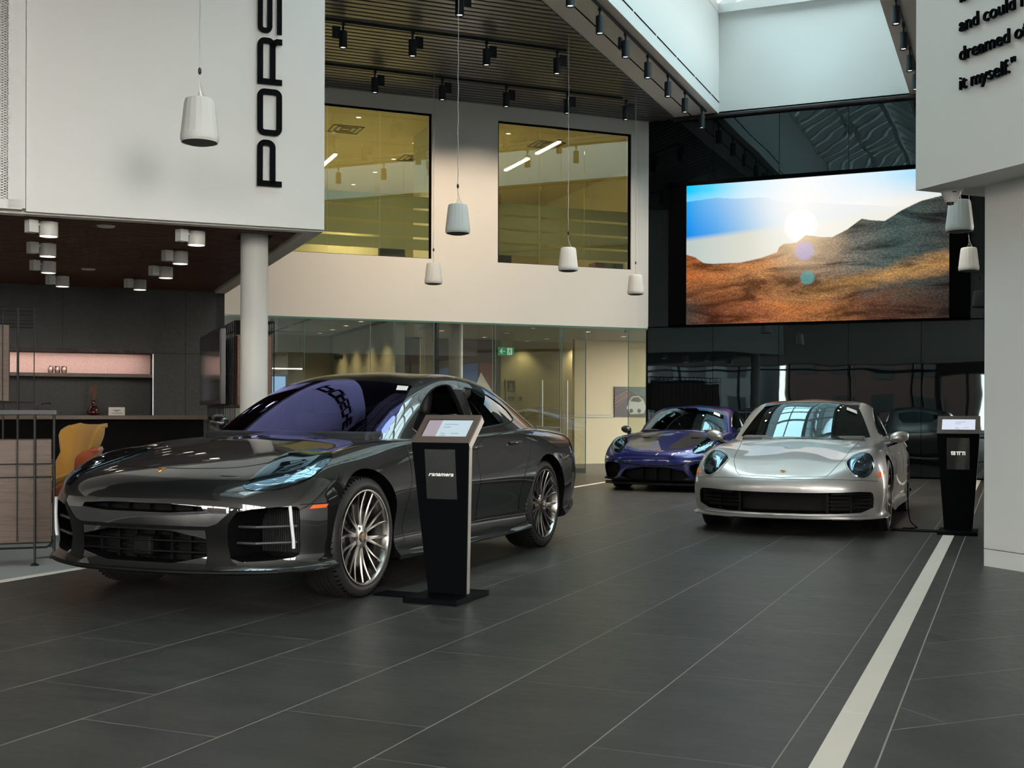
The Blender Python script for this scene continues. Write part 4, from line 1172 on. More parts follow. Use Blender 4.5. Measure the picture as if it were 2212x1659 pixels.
bm = new_bm(); add_box(bm, -0.004, 0.0, 0.02, 1.73, 0.05, 0.81); obj('display', bm, mat('tv_glass', (0.012, 0.011, 0.012), 0.12, ior=1.7), tvs)
bm = new_bm(); add_box(bm, 0.06, 0.12, 0.7, 1.0, 0.2, 0.6); obj('mount', bm, 'black_satin', tvs)

# lounge chairs
def chair(loc, rz, fab, label, legs):
    t = empty('lounge_chair', loc, rz, label, 'chair', 'upholstered lounge chairs')
    nu, nv = 20, 28
    prof = [(0.30, 0.42), (0.27, 0.445), (0.10, 0.435), (-0.10, 0.415), (-0.20, 0.44), (-0.25, 0.54), (-0.29, 0.70), (-0.34, 0.88), (-0.37, 0.99)]
    wid = [0.24, 0.29, 0.33, 0.35, 0.33, 0.27, 0.27, 0.36, 0.27]
    curl = [0.0, 0.03, 0.10, 0.20, 0.24, 0.16, 0.12, 0.15, 0.07]
    bm = new_bm()
    def ip(arr, s):
        k = min(int(s), len(arr) - 2); f = s - k; f = f * f * (3 - 2 * f) if False else f
        return arr[k] * (1 - f) + arr[k + 1] * f
    P = []
    for j in range(nv + 1):
        s = (len(prof) - 1) * j / nv
        py = ip([p[0] for p in prof], s); pz = ip([p[1] for p in prof], s); w_ = ip(wid, s); cu = ip(curl, s)
        s2_ = min(s + 0.2, 8); ty = ip([p[0] for p in prof], s2_) - py; tz = ip([p[1] for p in prof], s2_) - pz
        l_ = math.hypot(ty, tz) or 1; ny, nz = tz / l_, -ty / l_
        if s < 0.5: ny, nz = 0, 1
        row = []
        for i in range(nu + 1):
            u_ = -1 + 2 * i / nu
            row.append(Vector((w_ * math.sin(u_ * PI / 2 * 0.92), py + ny * cu * u_ * u_ * abs(u_), pz + nz * cu * u_ * u_ * abs(u_))))
        P.append(row)
    # thickness
    def off(j, i, d):
        a = P[min(j + 1, nv)][i] - P[max(j - 1, 0)][i]; b_ = P[j][min(i + 1, nu)] - P[j][max(i - 1, 0)]
        n_ = a.cross(b_); n_.normalize(); return P[j][i] + n_ * d
    A_ = [[bm.verts.new(off(j, i, 0.016)) for i in range(nu + 1)] for j in range(nv + 1)]
    B_ = [[bm.verts.new(off(j, i, -0.022)) for i in range(nu + 1)] for j in range(nv + 1)]
    for j in range(nv):
        for i in range(nu):
            bm.faces.new((A_[j][i], A_[j][i + 1], A_[j + 1][i + 1], A_[j + 1][i])); bm.faces.new((B_[j][i + 1], B_[j][i], B_[j + 1][i], B_[j + 1][i + 1]))
    for j in range(nv):
        bm.faces.new((A_[j][0], A_[j + 1][0], B_[j + 1][0], B_[j][0])); bm.faces.new((A_[j + 1][nu], A_[j][nu], B_[j][nu], B_[j + 1][nu]))
    for i in range(nu):
        bm.faces.new((A_[0][i + 1], A_[0][i], B_[0][i], B_[0][i + 1])); bm.faces.new((A_[nv][i], A_[nv][i + 1], B_[nv][i + 1], B_[nv][i]))
    obj('shell', bm, fab, t, smooth=70)
    bm = new_bm(); add_box(bm, -0.22, 0.22, -0.15, 0.24, 0.43, 0.485, bevel=0.03, seg=3); obj('seat_cushion', bm, fab, t, smooth=60)
    for sx in (-1, 1):
        for sy in (-1, 1):
            bm = new_bm(); add_tube(bm, [(sx * 0.12, 0.03 + sy * 0.10, 0.41), (sx * 0.23, 0.03 + sy * 0.23, 0.0)], 0.014, 8, rs=[0.016, 0.010]); obj('leg', bm, legs, t, smooth=60)
    return t
chair(wp(0.16, 11.8, 0), math.radians(160), 'yellow_fabric', 'mustard yellow winged lounge chair behind the walnut screen', 'copper')
rc = chair(wp(0.14, 10.95, 0), math.radians(128), 'rust_fabric', 'rust orange lounge chair beside the dark sedan\'s headlight', 'copper')

# ---------------------------------------------------------------- shop interior things
ex = empty('exit_sign', wp(8.66, 21.8, 2.27), PI / 4, 'green and white lit sign with arrow and running figure', 'exit sign')
bm = new_bm(); add_box(bm, -0.17, 0.17, 0.0, 0.03, 0, 0.16, bevel=0.003); obj('panel', bm, 'exit_green', ex)
bm = new_bm(); add_box(bm, 0.02, 0.125, -0.003, 0.0, 0.012, 0.148)
MX = Matrix(((1, 0, 0, 0), (0, 0, 1, -0.003), (0, 1, 0, 0), (0, 0, 0, 1)))
stroke(bm, [(-0.02, 0.08), (-0.13, 0.08)], 0.016, MX, 0, 0.003); stroke(bm, [(-0.085, 0.125), (-0.132, 0.08), (-0.085, 0.035)], 0.016, MX, 0, 0.003)
obj('symbols', bm, 'exit_white', ex)
bm = new_bm(); MX2 = Matrix(((1, 0, 0, 0), (0, 0, 1, -0.006), (0, 1, 0, 0), (0, 0, 0, 1)))
stroke(bm, [(0.075, 0.112), (0.068, 0.07)], 0.018, MX2, 0, 0.003); stroke(bm, [(0.068, 0.07), (0.05, 0.05), (0.035, 0.02)], 0.010, MX2, 0, 0.003); stroke(bm, [(0.068, 0.07), (0.09, 0.05), (0.088, 0.022)], 0.010, MX2, 0, 0.003)
stroke(bm, [(0.05, 0.09), (0.075, 0.108), (0.10, 0.085)], 0.008, MX2, 0, 0.003); add_box(bm, 0.072, 0.09, -0.006, -0.003, 0.12, 0.137)
obj('running_figure', bm, 'exit_green', ex)
bm = new_bm(); add_box(bm, -0.15, 0.15, 0.005, 0.025, 0.16, 0.48); obj('hanger', bm, 'clear_glass', ex)

def picture(a, b_, z, w_, h_, label, n, kind):
    t = empty('framed_picture', wp(a, b_, z), PI / 4, label, 'picture', 'framed pictures on the shop wall')
    bm = new_bm(); f = 0.022
    add_box(bm, 0, w_, -0.02, 0, 0, f); add_box(bm, 0, w_, -0.02, 0, h_ - f, h_); add_box(bm, 0, f, -0.02, 0, f, h_ - f); add_box(bm, w_ - f, w_, -0.02, 0, f, h_ - f)
    obj('frame', bm, 'photo_frame', t)
    bm = new_bm(); add_box(bm, f, w_ - f, -0.01, 0, f, h_ - f, 0); i_ = f + 0.018
    add_box(bm, i_, w_ - i_, -0.012, -0.01, i_, h_ - i_, 1)
    if kind == 0:
        add_lathe(bm, [(0, 0), (0.03, 0.0), (0.03, 0.002), (0, 0.002)], 16, Matrix.Translation((w_ * 0.5, -0.013, h_ * 0.62)) @ Matrix.Rotation(PI / 2, 4, 'X') @ Matrix.Scale(1.3, 4, (0, 1, 0)), 2)
        add_prism(bm, [(w_ * 0.3, h_ * 0.2), (w_ * 0.72, h_ * 0.18), (w_ * 0.66, h_ * 0.42), (w_ * 0.52, h_ * 0.52), (w_ * 0.38, h_ * 0.45)], Matrix(((1, 0, 0, 0), (0, 0, 1, -0.0145), (0, 1, 0, 0), (0, 0, 0, 1))), 0, 0.002, 2)
    else: add_box(bm, i_ + 0.02, w_ - i_ - 0.02, -0.0135, -0.012, i_ + 0.02, h_ * 0.5, 2)
    obj('print', bm, ['mount_grey', 'photo_dark', 'photo_tan'], t)
picture(9.81, 24.745, 1.56, 0.26, 0.33, 'tallest framed portrait photograph behind the glass shop wall', 0, 0)
picture(9.82, 24.745, 1.36, 0.24, 0.17, 'small framed picture directly below the framed portrait', 1, 1)
picture(10.10, 24.745, 1.36, 0.15, 0.17, 'smallest framed picture right of and below the portrait', 2, 1)

ps = empty('wall_poster', wp(7.50, 24.49, 0.75), PI / 4, 'large poster of white angular shape on blue behind the shop glass', 'poster')
mat('poster_blue', (0.07, 0.14, 0.34), 0.6); mat('poster_white', (0.62, 0.64, 0.66), 0.6); mat('poster_red', (0.16, 0.075, 0.07), 0.6); mat('poster_grey', (0.24, 0.25, 0.28), 0.6)
bm = new_bm(); add_box(bm, 0, 1.9, -0.006, 0, 0, 1.5, 0); obj('backing', bm, 'dark_panel', ps)
MP = lambda d: Matrix(((1, 0, 0, 0), (0, 0, 1, d), (0, 1, 0, 0), (0, 0, 0, 1)))
bm = new_bm()
add_prism(bm, [(0.02, 0.02), (1.55, 0.02), (1.55, 1.48), (0.9, 1.40), (0.3, 1.20), (0.02, 1.1)], MP(-0.009), 0, 0.003, 0)
add_prism(bm, [(1.42, 0.02), (1.88, 0.02), (1.88, 0.90), (1.62, 1.28), (1.40, 0.72)], MP(-0.012), 0, 0.003, 1)
add_prism(bm, [(1.55, 1.48), (1.885, 1.48), (1.885, 0.86), (1.62, 1.27)], MP(-0.0125), 0, 0.003, 2)
add_prism(bm, [(0.02, 0.6), (0.8, 0.9), (1.0, 1.25), (0.7, 1.05), (0.02, 0.8)], MP(-0.012), 0, 0.003, 1)
for k in range(7): add_prism(bm, [(0.3 + k * 0.07, 0.8), (0.34 + k * 0.07, 0.8), (0.34 + k * 0.07, 1.22), (0.3 + k * 0.07, 1.22)], MP(-0.014), 0, 0.003, 3)
obj('print', bm, ['poster_blue', 'poster_white', 'poster_red', 'poster_grey'], ps)

rp = empty('racing_poster', wp(11.98, 23.59, 1.04), PI / 4, 'dark poster of a pale racing car with motion streaks beside the blue car', 'poster')
mat('streak', (0.30, 0.12, 0.09), 0.5); mat('poster_dark', (0.022, 0.014, 0.013), 0.4); mat('poster_teal', (0.05, 0.09, 0.10), 0.5); mat('poster_pale', (0.38, 0.38, 0.38), 0.5)
bm = new_bm(); add_box(bm, 0, 1.0, -0.01, 0, 0, 0.68, 0); obj('backing', bm, 'poster_dark', rp)
bm = new_bm()
for (x0, z0, x1, z1, w_, mi) in ((0.0, 0.42, 0.35, 0.60, 0.012, 0), (0.0, 0.36, 0.38, 0.56, 0.008, 0), (0.0, 0.30, 0.4, 0.52, 0.012, 0), (0.0, 0.58, 0.3, 0.66, 0.008, 1), (0.02, 0.22, 0.3, 0.42, 0.006, 0)):
    stroke(bm, [(x0, z0), (x1, z1)], w_, MP(-0.013), 0, 0.003, mi=mi)
add_prism(bm, [(0.25, 0.66), (0.98, 0.66), (0.98, 0.45), (0.55, 0.50)], MP(-0.0125), 0, 0.002, 1)
add_prism(bm, [(0.30, 0.20), (0.36, 0.36), (0.44, 0.46), (0.60, 0.48), (0.72, 0.40), (0.80, 0.22), (0.74, 0.08), (0.40, 0.06)], MP(-0.015), 0, 0.003, 2)
add_prism(bm, [(0.40, 0.36), (0.46, 0.44), (0.60, 0.45), (0.69, 0.37), (0.6, 0.33)], MP(-0.017), 0, 0.002, 3)
for x in (0.42, 0.62): add_lathe(bm, [(0, 0), (0.045, 0), (0.045, 0.003), (0, 0.003)], 18, Matrix.Translation((x, -0.017, 0.14)) @ Matrix.Rotation(PI / 2, 4, 'X'), 3)
obj('print', bm, ['streak', 'poster_teal', 'poster_pale', 'poster_dark'], rp)

tv2 = empty('television', wp(3.6, 24.60, 1.3), PI / 4, 'lit television with pale blue picture behind the column and glass', 'television')
bm = new_bm(); add_box(bm, 0, 1.25, 0.0, 0.06, 0, 0.60, bevel=0.004); obj('housing', bm, 'black_satin', tv2)
bm = new_bm(); add_box(bm, 0.03, 1.20, -0.003, 0, 0.03, 0.57); obj('display', bm, mat('tv_sky', (0, 0, 0), 0.5, emit=(0.25, 0.45, 0.80), emit_s=1.1), tv2)
tb = empty('linear_pendant_lamp', wp(4.0, 23.4, 1.98), PI / 4, 'thin glowing bar lamp above the lit television behind the glass', 'pendant lamp', 'bar lamps in the office')
bm = new_bm(); add_box(bm, 0, 0.9, -0.012, 0.012, 0, 0.02); obj('diffuser', bm, 'tube_glow', tb)
bm = new_bm(); add_tube(bm, [(0.86, 0, 0.02), (0.86, 0, 0.76)], 0.003, 6); obj('wire', bm, 'black_satin', tb)
fl = empty('room_lettering', wp(5.825, 24.5, 2.24), -PI / 4, 'two small dark words at the top of the beige inner wall', 'wall lettering')
me = text_mesh('Fitting Lounge', 0.16, 0.008, 0.78, bold=0.001); o = obj('words', me, 'ink', fl); o.rotation_euler = (PI / 2, 0, 0); o.location = (0, -0.006, 0)

# office furniture just above the window sill
def desk(a, b_, w_, label):
    t = empty('office_desk', wp(a, b_, 3.10), PI / 4, label, 'desk', 'office desks behind the upper windows')
    bm = new_bm(); add_box(bm, 0, w_, 0, 0.7, 0.72, 0.75); obj('desk_top', bm, 'black_satin', t)
    for x in (0.03, w_ - 0.07):
        for y in (0.03, 0.63):
            bm = new_bm(); add_box(bm, x, x + 0.04, y, y + 0.04, 0, 0.72); obj('leg', bm, 'black_satin', t)
    return t
desk(3.9, 20.3, 1.5, 'black topped desk behind the left upper window')
desk(8.2, 20.6, 1.4, 'dark desk behind the right upper window')
def office_chair(a, b_, rz, label):
    t = empty('office_chair', wp(a, b_, 3.10), rz, label, 'office chair', 'office chairs behind the upper windows')
    bm = new_bm(); add_box(bm, -0.25, 0.25, -0.25, 0.25, 0.45, 0.52, bevel=0.03); obj('seat', bm, 'black_satin', t)
    bm = new_bm(); add_box(bm, -0.24, 0.24, 0.22, 0.27, 0.56, 1.02, bevel=0.024, seg=3); obj('backrest', bm, 'black_satin', t)
    bm = new_bm(); add_tube(bm, [(0, 0, 0.06), (0, 0, 0.45)], 0.03, 10); obj('stem', bm, 'steel', t)
    bm = new_bm()
    for k in range(5): add_tube(bm, [(0, 0, 0.08), (0.3 * math.cos(k * 1.2566), 0.3 * math.sin(k * 1.2566), 0.03)], 0.02, 6)
    obj('foot_star', bm, 'steel', t)
office_chair(5.9, 20.5, PI / 4 + 2.9, 'black office chair behind the left upper window sill')
office_chair(7.8, 20.3, PI / 4 + 3.3, 'black office chair at the left end of right upper window')
cols = [(0.16, 0.03, 0.03), (0.25, 0.22, 0.12), (0.02, 0.03, 0.10)]
labs = ['dark red storage box on the sill of the right upper window', 'beige patterned box on the sill of the right upper window', 'navy box at the end of the right upper window sill']
for i in range(3):
    o = new_bm(); add_box(o, 0, 0.19, 0, 0.3, 0, 0.13, bevel=0.004); x = obj('storage_box', o, mat('box_%d' % i, cols[i], 0.6), loc=wp(9.75 + i * 0.2, 20.0, 3.84), rot=(0, 0, PI / 4)); tag(x, labs[i], 'box', 'boxes on the office sill')
o = new_bm(); add_box(o, 9.5, 10.5, 19.95, 20.4, 3.80, 3.838); add_box(o, 9.52, 9.56, 20.0, 20.35, 3.1, 3.8); add_box(o, 10.44, 10.48, 20.0, 20.35, 3.1, 3.8)
tag(obj('low_cabinet', o, 'mount_grey', rot=(0, 0, PI / 4)), 'grey low cabinet top carrying boxes behind right upper window', 'cabinet')

rc.scale = (1, 1, 0.80)
# ---------------------------------------------------------------- cars: smooth bodies from a cage of control points
from mathutils.geometry import delaunay_2d_cdt
def mir(P): Q = np.array(P, float); Q[..., 1] *= -1; return Q
def ext(P, open_k=False):
    """mirror-extend the cage across the centre plane on all four sides (the first ring may stay open)"""
    P = np.concatenate([mir(P[1:2]), P, mir(P[-2:-1])], 0)
    return np.concatenate([2 * P[:, 0:1] - P[:, 1:2] if open_k else mir(P[:, 1:2]), P, mir(P[:, -2:-1])], 1)
def bs(t):
    return np.array([(1 - t) ** 3, 3 * t ** 3 - 6 * t ** 2 + 4, -3 * t ** 3 + 3 * t ** 2 + 3 * t + 1, t ** 3]) / 6
def smooth_grid(P, n, m, it=3, open_k=False):
    P = np.array(P, float); Q = P.copy()
    c = np.array([1, 4, 1]) / 6
    for _ in range(it):
        E_ = ext(Q, open_k)
        R = sum(c[i] * c[j] * E_[i:i + P.shape[0], j:j + P.shape[1]] for i in range(3) for j in range(3))
        Q += P - R
        Q[0, :, 1] = 0; Q[-1, :, 1] = 0; Q[:, -1, 1] = 0
        if not open_k: Q[:, 0, 1] = 0
    E_ = ext(Q, open_k)
    S_, K_ = P.shape[:2]
    def basis(cnt, d):
        W = np.zeros(((cnt - 1) * d + 1, cnt + 2))
        for i in range((cnt - 1) * d + 1):
            s = min(i // d, cnt - 2); t = i / d - s
            W[i, s:s + 4] = bs(t)
        return W
    A, B = basis(S_, n), basis(K_, m)
    G = np.einsum('ia,abc,jb->ijc', A, E_, B)
    G[0, :, 1] = 0; G[-1, :, 1] = 0; G[:, -1, 1] = 0
    if not open_k: G[:, 0, 1] = 0
    return G

def grid_bm(G):
    bm = new_bm()
    n, m = G.shape[:2]
    for sgn in (1, -1):
        V = [[bm.verts.new((G[i, j, 0], sgn * G[i, j, 1], G[i, j, 2])) for j in range(m)] for i in range(n)]
        for i in range(n - 1):
            for j in range(m - 1):
                q = (V[i][j], V[i + 1][j], V[i + 1][j + 1], V[i][j + 1])
                bm.faces.new(q if sgn > 0 else q[::-1])
    bmesh.ops.remove_doubles(bm, verts=bm.verts, dist=2e-4)
    bmesh.ops.dissolve_degenerate(bm, edges=bm.edges, dist=1e-4)
    bmesh.ops.recalc_face_normals(bm, faces=bm.faces)
    return bm

def shell_bm(G, th):
    """open dome (cabin) with thickness: inner skin shrunk along normals, joined at the base ring"""
    n, m = G.shape[:2]
    du = np.gradient(G, axis=0); dv = np.gradient(G, axis=1)
    N_ = np.cross(du, dv); L_ = np.linalg.norm(N_, axis=2, keepdims=True); N_ = N_ / np.maximum(L_, 1e-9)
    c = np.array([G[:, 0, 0].mean(), 0, 1.0])
    s = np.sign(((G - c) * N_).sum(2, keepdims=True).mean())
    N_ = N_ * s
    N_[0, :, 1] = 0; N_[-1, :, 1] = 0; N_[:, -1, 1] = 0
    I_ = G - N_ * th
    I_[0, :, 1] = 0; I_[-1, :, 1] = 0; I_[:, -1, 1] = 0
    I_[:, 0, 2] = G[:, 0, 2]
    bm = new_bm()
    for sgn in (1, -1):
        V = [[bm.verts.new((g[0], sgn * g[1], g[2])) for g in G[i]] for i in range(n)]
        W = [[bm.verts.new((g[0], sgn * g[1], g[2])) for g in I_[i]] for i in range(n)]
        for i in range(n - 1):
            for j in range(m - 1):
                for q in ((V[i][j], V[i + 1][j], V[i + 1][j + 1], V[i][j + 1]), (W[i][j + 1], W[i + 1][j + 1], W[i + 1][j], W[i][j])):
                    bm.faces.new(q if sgn > 0 else q[::-1])
            q = (V[i + 1][0], V[i][0], W[i][0], W[i + 1][0]); bm.faces.new(q if sgn > 0 else q[::-1])
    bmesh.ops.remove_doubles(bm, verts=bm.verts, dist=2e-4)
    bmesh.ops.recalc_face_normals(bm, faces=bm.faces)
    return bm

def boolean(me, cutter_bm, n_mats=2, cut_mat=1):
    """difference; faces made by the cutter take material slot cut_mat"""
    cm = mesh_of('cutter', cutter_bm)
    a = bpy.data.objects.new('tmp_a', me); b_ = bpy.data.objects.new('tmp_b', cm)
    C.objects.link(a); C.objects.link(b_)
    dummy = [bpy.data.materials.new('tmp') for _ in range(n_mats)]
    me.materials.clear()
    for d in dummy: me.materials.append(d)
    cm.materials.append(dummy[cut_mat])
    md = a.modifiers.new('cut', 'BOOLEAN'); md.object = b_; md.operation = 'DIFFERENCE'; md.solver = 'EXACT'
    md.material_mode = 'TRANSFER'
    dg = bpy.context.evaluated_depsgraph_get()
    out = bpy.data.meshes.new_from_object(a.evaluated_get(dg))
    bpy.data.objects.remove(a); bpy.data.objects.remove(b_)
    order = [m_.name if m_ else None for m_ in out.materials]
    idx = [order.index(d.name) if d.name in order else 0 for d in dummy]
    back = {v: k for k, v in enumerate(idx)}
    mi = [back.get(p.material_index, 0) for p in out.polygons]
    out.materials.clear()
    out.polygons.foreach_set('material_index', mi)
    for d in dummy: bpy.data.materials.remove(d)
    bpy.data.meshes.remove(cm)
    return out

def shade(me, ang=32):
    me.polygons.foreach_set('use_smooth', [True] * len(me.polygons))
    me.set_sharp_from_angle(angle=math.radians(ang))
    return me

def resample(poly, step, closed=True):
    out = []
    n = len(poly)
    for i in range(n if closed else n - 1):
        a = Vector(poly[i]); b_ = Vector(poly[(i + 1) % n]); k = max(1, int(math.ceil((b_ - a).length / step)))
        for q in range(k): out.append(a.lerp(b_, q / k))
    if not closed: out.append(Vector(poly[-1]))
    return out
def round_poly(poly, it=2, closed=True):
    """Chaikin corner cutting"""
    P = [Vector(p) for p in poly]
    for _ in range(it):
        Q = []
        n = len(P)
        for i in range(n if closed else n - 1):
            a, b_ = P[i], P[(i + 1) % n]; Q += [a.lerp(b_, 0.25), a.lerp(b_, 0.75)]
        if not closed: Q = [P[0]] + Q + [P[-1]]
        P = Q
    return P
def inside(p, poly):
    c = False; n = len(poly)
    for i in range(n):
        a, b_ = poly[i], poly[i - 1]
        if (a[1] > p[1]) != (b_[1] > p[1]) and p[0] < (b_[0] - a[0]) * (p[1] - a[1]) / (b_[1] - a[1]) + a[0]: c = not c
    return c

AX = {  # looking direction, and the two coordinates of the drawing plane
    'x': (Vector((-1, 0, 0)), lambda u, v: Vector((3, u, v)), lambda p: (p.y, p.z)),
    'z': (Vector((0, 0, -1)), lambda u, v: Vector((u, v, 3)), lambda p: (p.x, p.y)),
    'y': (Vector((0, -1, 0)), lambda u, v: Vector((u, 3, v)), lambda p: (p.x, p.z)),
    'b': (Vector((1, 0, 0)), lambda u, v: Vector((-7, u, v)), lambda p: (p.y, p.z)),
}
OB = Vector((-1, 0, -1)).normalized(); OBV = Vector((-1, 0, 1)).normalized()   # looking down and back at 45 degrees
AX['o'] = (OB, lambda u, v: Vector((0, u, 0)) + OBV * v - OB * 4, lambda p: (p.y, p.dot(OBV)))
DI = Vector((-1, -1, -0.0)).normalized(); DIU = Vector((-1, 1, 0)).normalized()
AX['d'] = (DI, lambda u, v: DIU * u + Vector((0, 0, v)) - DI * 4, lambda p: (p.dot(DIU), p.z))

def cast(bvh, ax, u, v):
    d, mk, _ = AX[ax]
    hit = bvh.ray_cast(mk(u, v), d)
    if hit[0] is None:
        nr = bvh.find_nearest(mk(u, v) + d * 2.5); return nr[0], nr[1]
    n_ = hit[1]
    if n_.dot(d) > 0: n_ = -n_
    return hit[0], n_

def patch(bm, bvh, poly, ax, off=0.003, th=0.0, step=0.03, edge=0.02, mi=0, mirror=True, dome=0.0, onlymirror=False):
    """a piece lying on the surface inside a drawn outline, edges clean, optional thickness"""
    B_ = resample([tuple(p) for p in poly], edge)
    n = len(B_)
    xs = [p[0] for p in B_]; ys = [p[1] for p in B_]
    pts = [Vector((p[0], p[1])) for p in B_]
    g = []
    x = min(xs) + step / 2
    bp = [(p[0], p[1]) for p in B_]
    arr = np.array(bp)
    while x < max(xs):
        y = min(ys) + step / 2
        while y < max(ys):
            if inside((x, y), bp) and np.hypot(arr[:, 0] - x, arr[:, 1] - y).min() > step * 0.45: g.append(Vector((x, y)))
            y += step
        x += step
    vs, es, fs, *_ = delaunay_2d_cdt(pts + g, [(i, (i + 1) % n) for i in range(n)], [list(range(n))], 1, 1e-6)
    P3 = []
    for v in vs:
        p, n_ = cast(bvh, ax, v[0], v[1])
        k = off
        if dome:
            dd = np.hypot(arr[:, 0] - v[0], arr[:, 1] - v[1]).min(); k += dome * (1 - math.exp(-dd / 0.03))
        P3.append((p + n_ * k, n_))
    for sgn in ((1, -1) if mirror else ((-1,) if onlymirror else (1,))):
        S_ = Vector((1, sgn, 1))
        A = [bm.verts.new((p.x, p.y * sgn, p.z)) for p, _ in P3]
        for f in fs:
            q = [A[i] for i in f]
            try: bm.faces.new(q).material_index = mi
            except ValueError: pass
        if th:
            Bv = [bm.verts.new(((p - n_ * th).x, (p - n_ * th).y * sgn, (p - n_ * th).z)) for p, n_ in P3]
            for f in fs:
                try: bm.faces.new([Bv[i] for i in reversed(f)]).material_index = mi
                except ValueError: pass
            for i in range(n):
                j = (i + 1) % n
                try: bm.faces.new((A[i], Bv[i], Bv[j], A[j])).material_index = mi
                except ValueError: pass

def line_on(bm, bvh, pts, ax, r=0.0025, off=0.0, mi=0, mirror=True, closed=False, step=0.03, n=6, smooth=2):
    """a thin round strip following the surface"""
    P = round_poly([(*p, 0) if len(p) == 2 else p for p in pts], smooth, closed) if smooth else [Vector((*p, 0)) for p in pts]
    P = resample(P, step, closed)
    Q = []
    for p in P:
        c, n_ = cast(bvh, ax, p[0], p[1]); Q.append(c + n_ * off)
    for sgn in ((1, -1) if mirror else (1,)):
        add_tube(bm, [Vector((q.x, q.y * sgn, q.z)) for q in Q], r, n, mi, closed=closed)

def prism_cut(bm, poly, ax, d0, d1, mirror=True):
    """closed prism for cutting: poly in the drawing plane, running between depths d0 and d1 along the axis"""
    for sgn in ((1, -1) if mirror else (1,)):
        a, b_ = [], []
        for p in poly:
            if ax == 'x': q0, q1 = Vector((d0, p[0] * sgn, p[1])), Vector((d1, p[0] * sgn, p[1]))
            elif ax == 'z': q0, q1 = Vector((p[0], p[1] * sgn, d0)), Vector((p[0], p[1] * sgn, d1))
            else: q0, q1 = Vector((p[0], d0 * sgn, p[1])), Vector((p[0], d1 * sgn, p[1]))
            a.append(bm.verts.new(q0)); b_.append(bm.verts.new(q1))
        bm.faces.new(a); bm.faces.new(b_[::-1])
        n = len(a)
        for i in range(n): bm.faces.new((a[i], b_[i], b_[(i + 1) % n], a[(i + 1) % n]))

def cyl_cut(bm, cx, cz, R, y0, y1, n=72):
    for sgn in (1, -1):
        a = [bm.verts.new((cx + R * math.cos(2 * PI * i / n), y0 * sgn, cz + R * math.sin(2 * PI * i / n))) for i in range(n)]
        b_ = [bm.verts.new((cx + R * math.cos(2 * PI * i / n), y1 * sgn, cz + R * math.sin(2 * PI * i / n))) for i in range(n)]
        bm.faces.new(a); bm.faces.new(b_[::-1])
        for i in range(n): bm.faces.new((a[i], b_[i], b_[(i + 1) % n], a[(i + 1) % n]))

# the photograph's view of a car, in the car's own coordinates
class View:
    def __init__(s, root): s.inv = root.matrix_basis.inverted(); s.cam = s.inv @ Vector((0, 0, 1.107)); 
    def ray(s, px, py):
        a = (px - 1106.0) / 2540.0; b_ = -(py - 893.6) / 2540.0
        a2, b2 = a - b_ * 0.003, b_ + a * 0.003
        th = math.radians(23.05)
        d = Vector((-math.sin(th), math.cos(th), 0)) + Vector((math.cos(th), math.sin(th), 0)) * a2 + Vector((0, 0, 1)) * b2
        return (s.inv.to_3x3() @ d).normalized()
    def hit(s, bvh, px, py):
        d = s.ray(px, py); h = bvh.ray_cast(s.cam, d)
        if h[0] is None:
            best = None
            for k in np.linspace(4, 24, 160):
                nr = bvh.find_nearest(s.cam + d * k)
                if best is None or nr[3] < best[1]: best = (nr[0], nr[3])
            return best[0]
        return h[0]
    def to(s, bvh, pts, ax):
        return [AX[ax][2](s.hit(bvh, *p)) for p in pts]

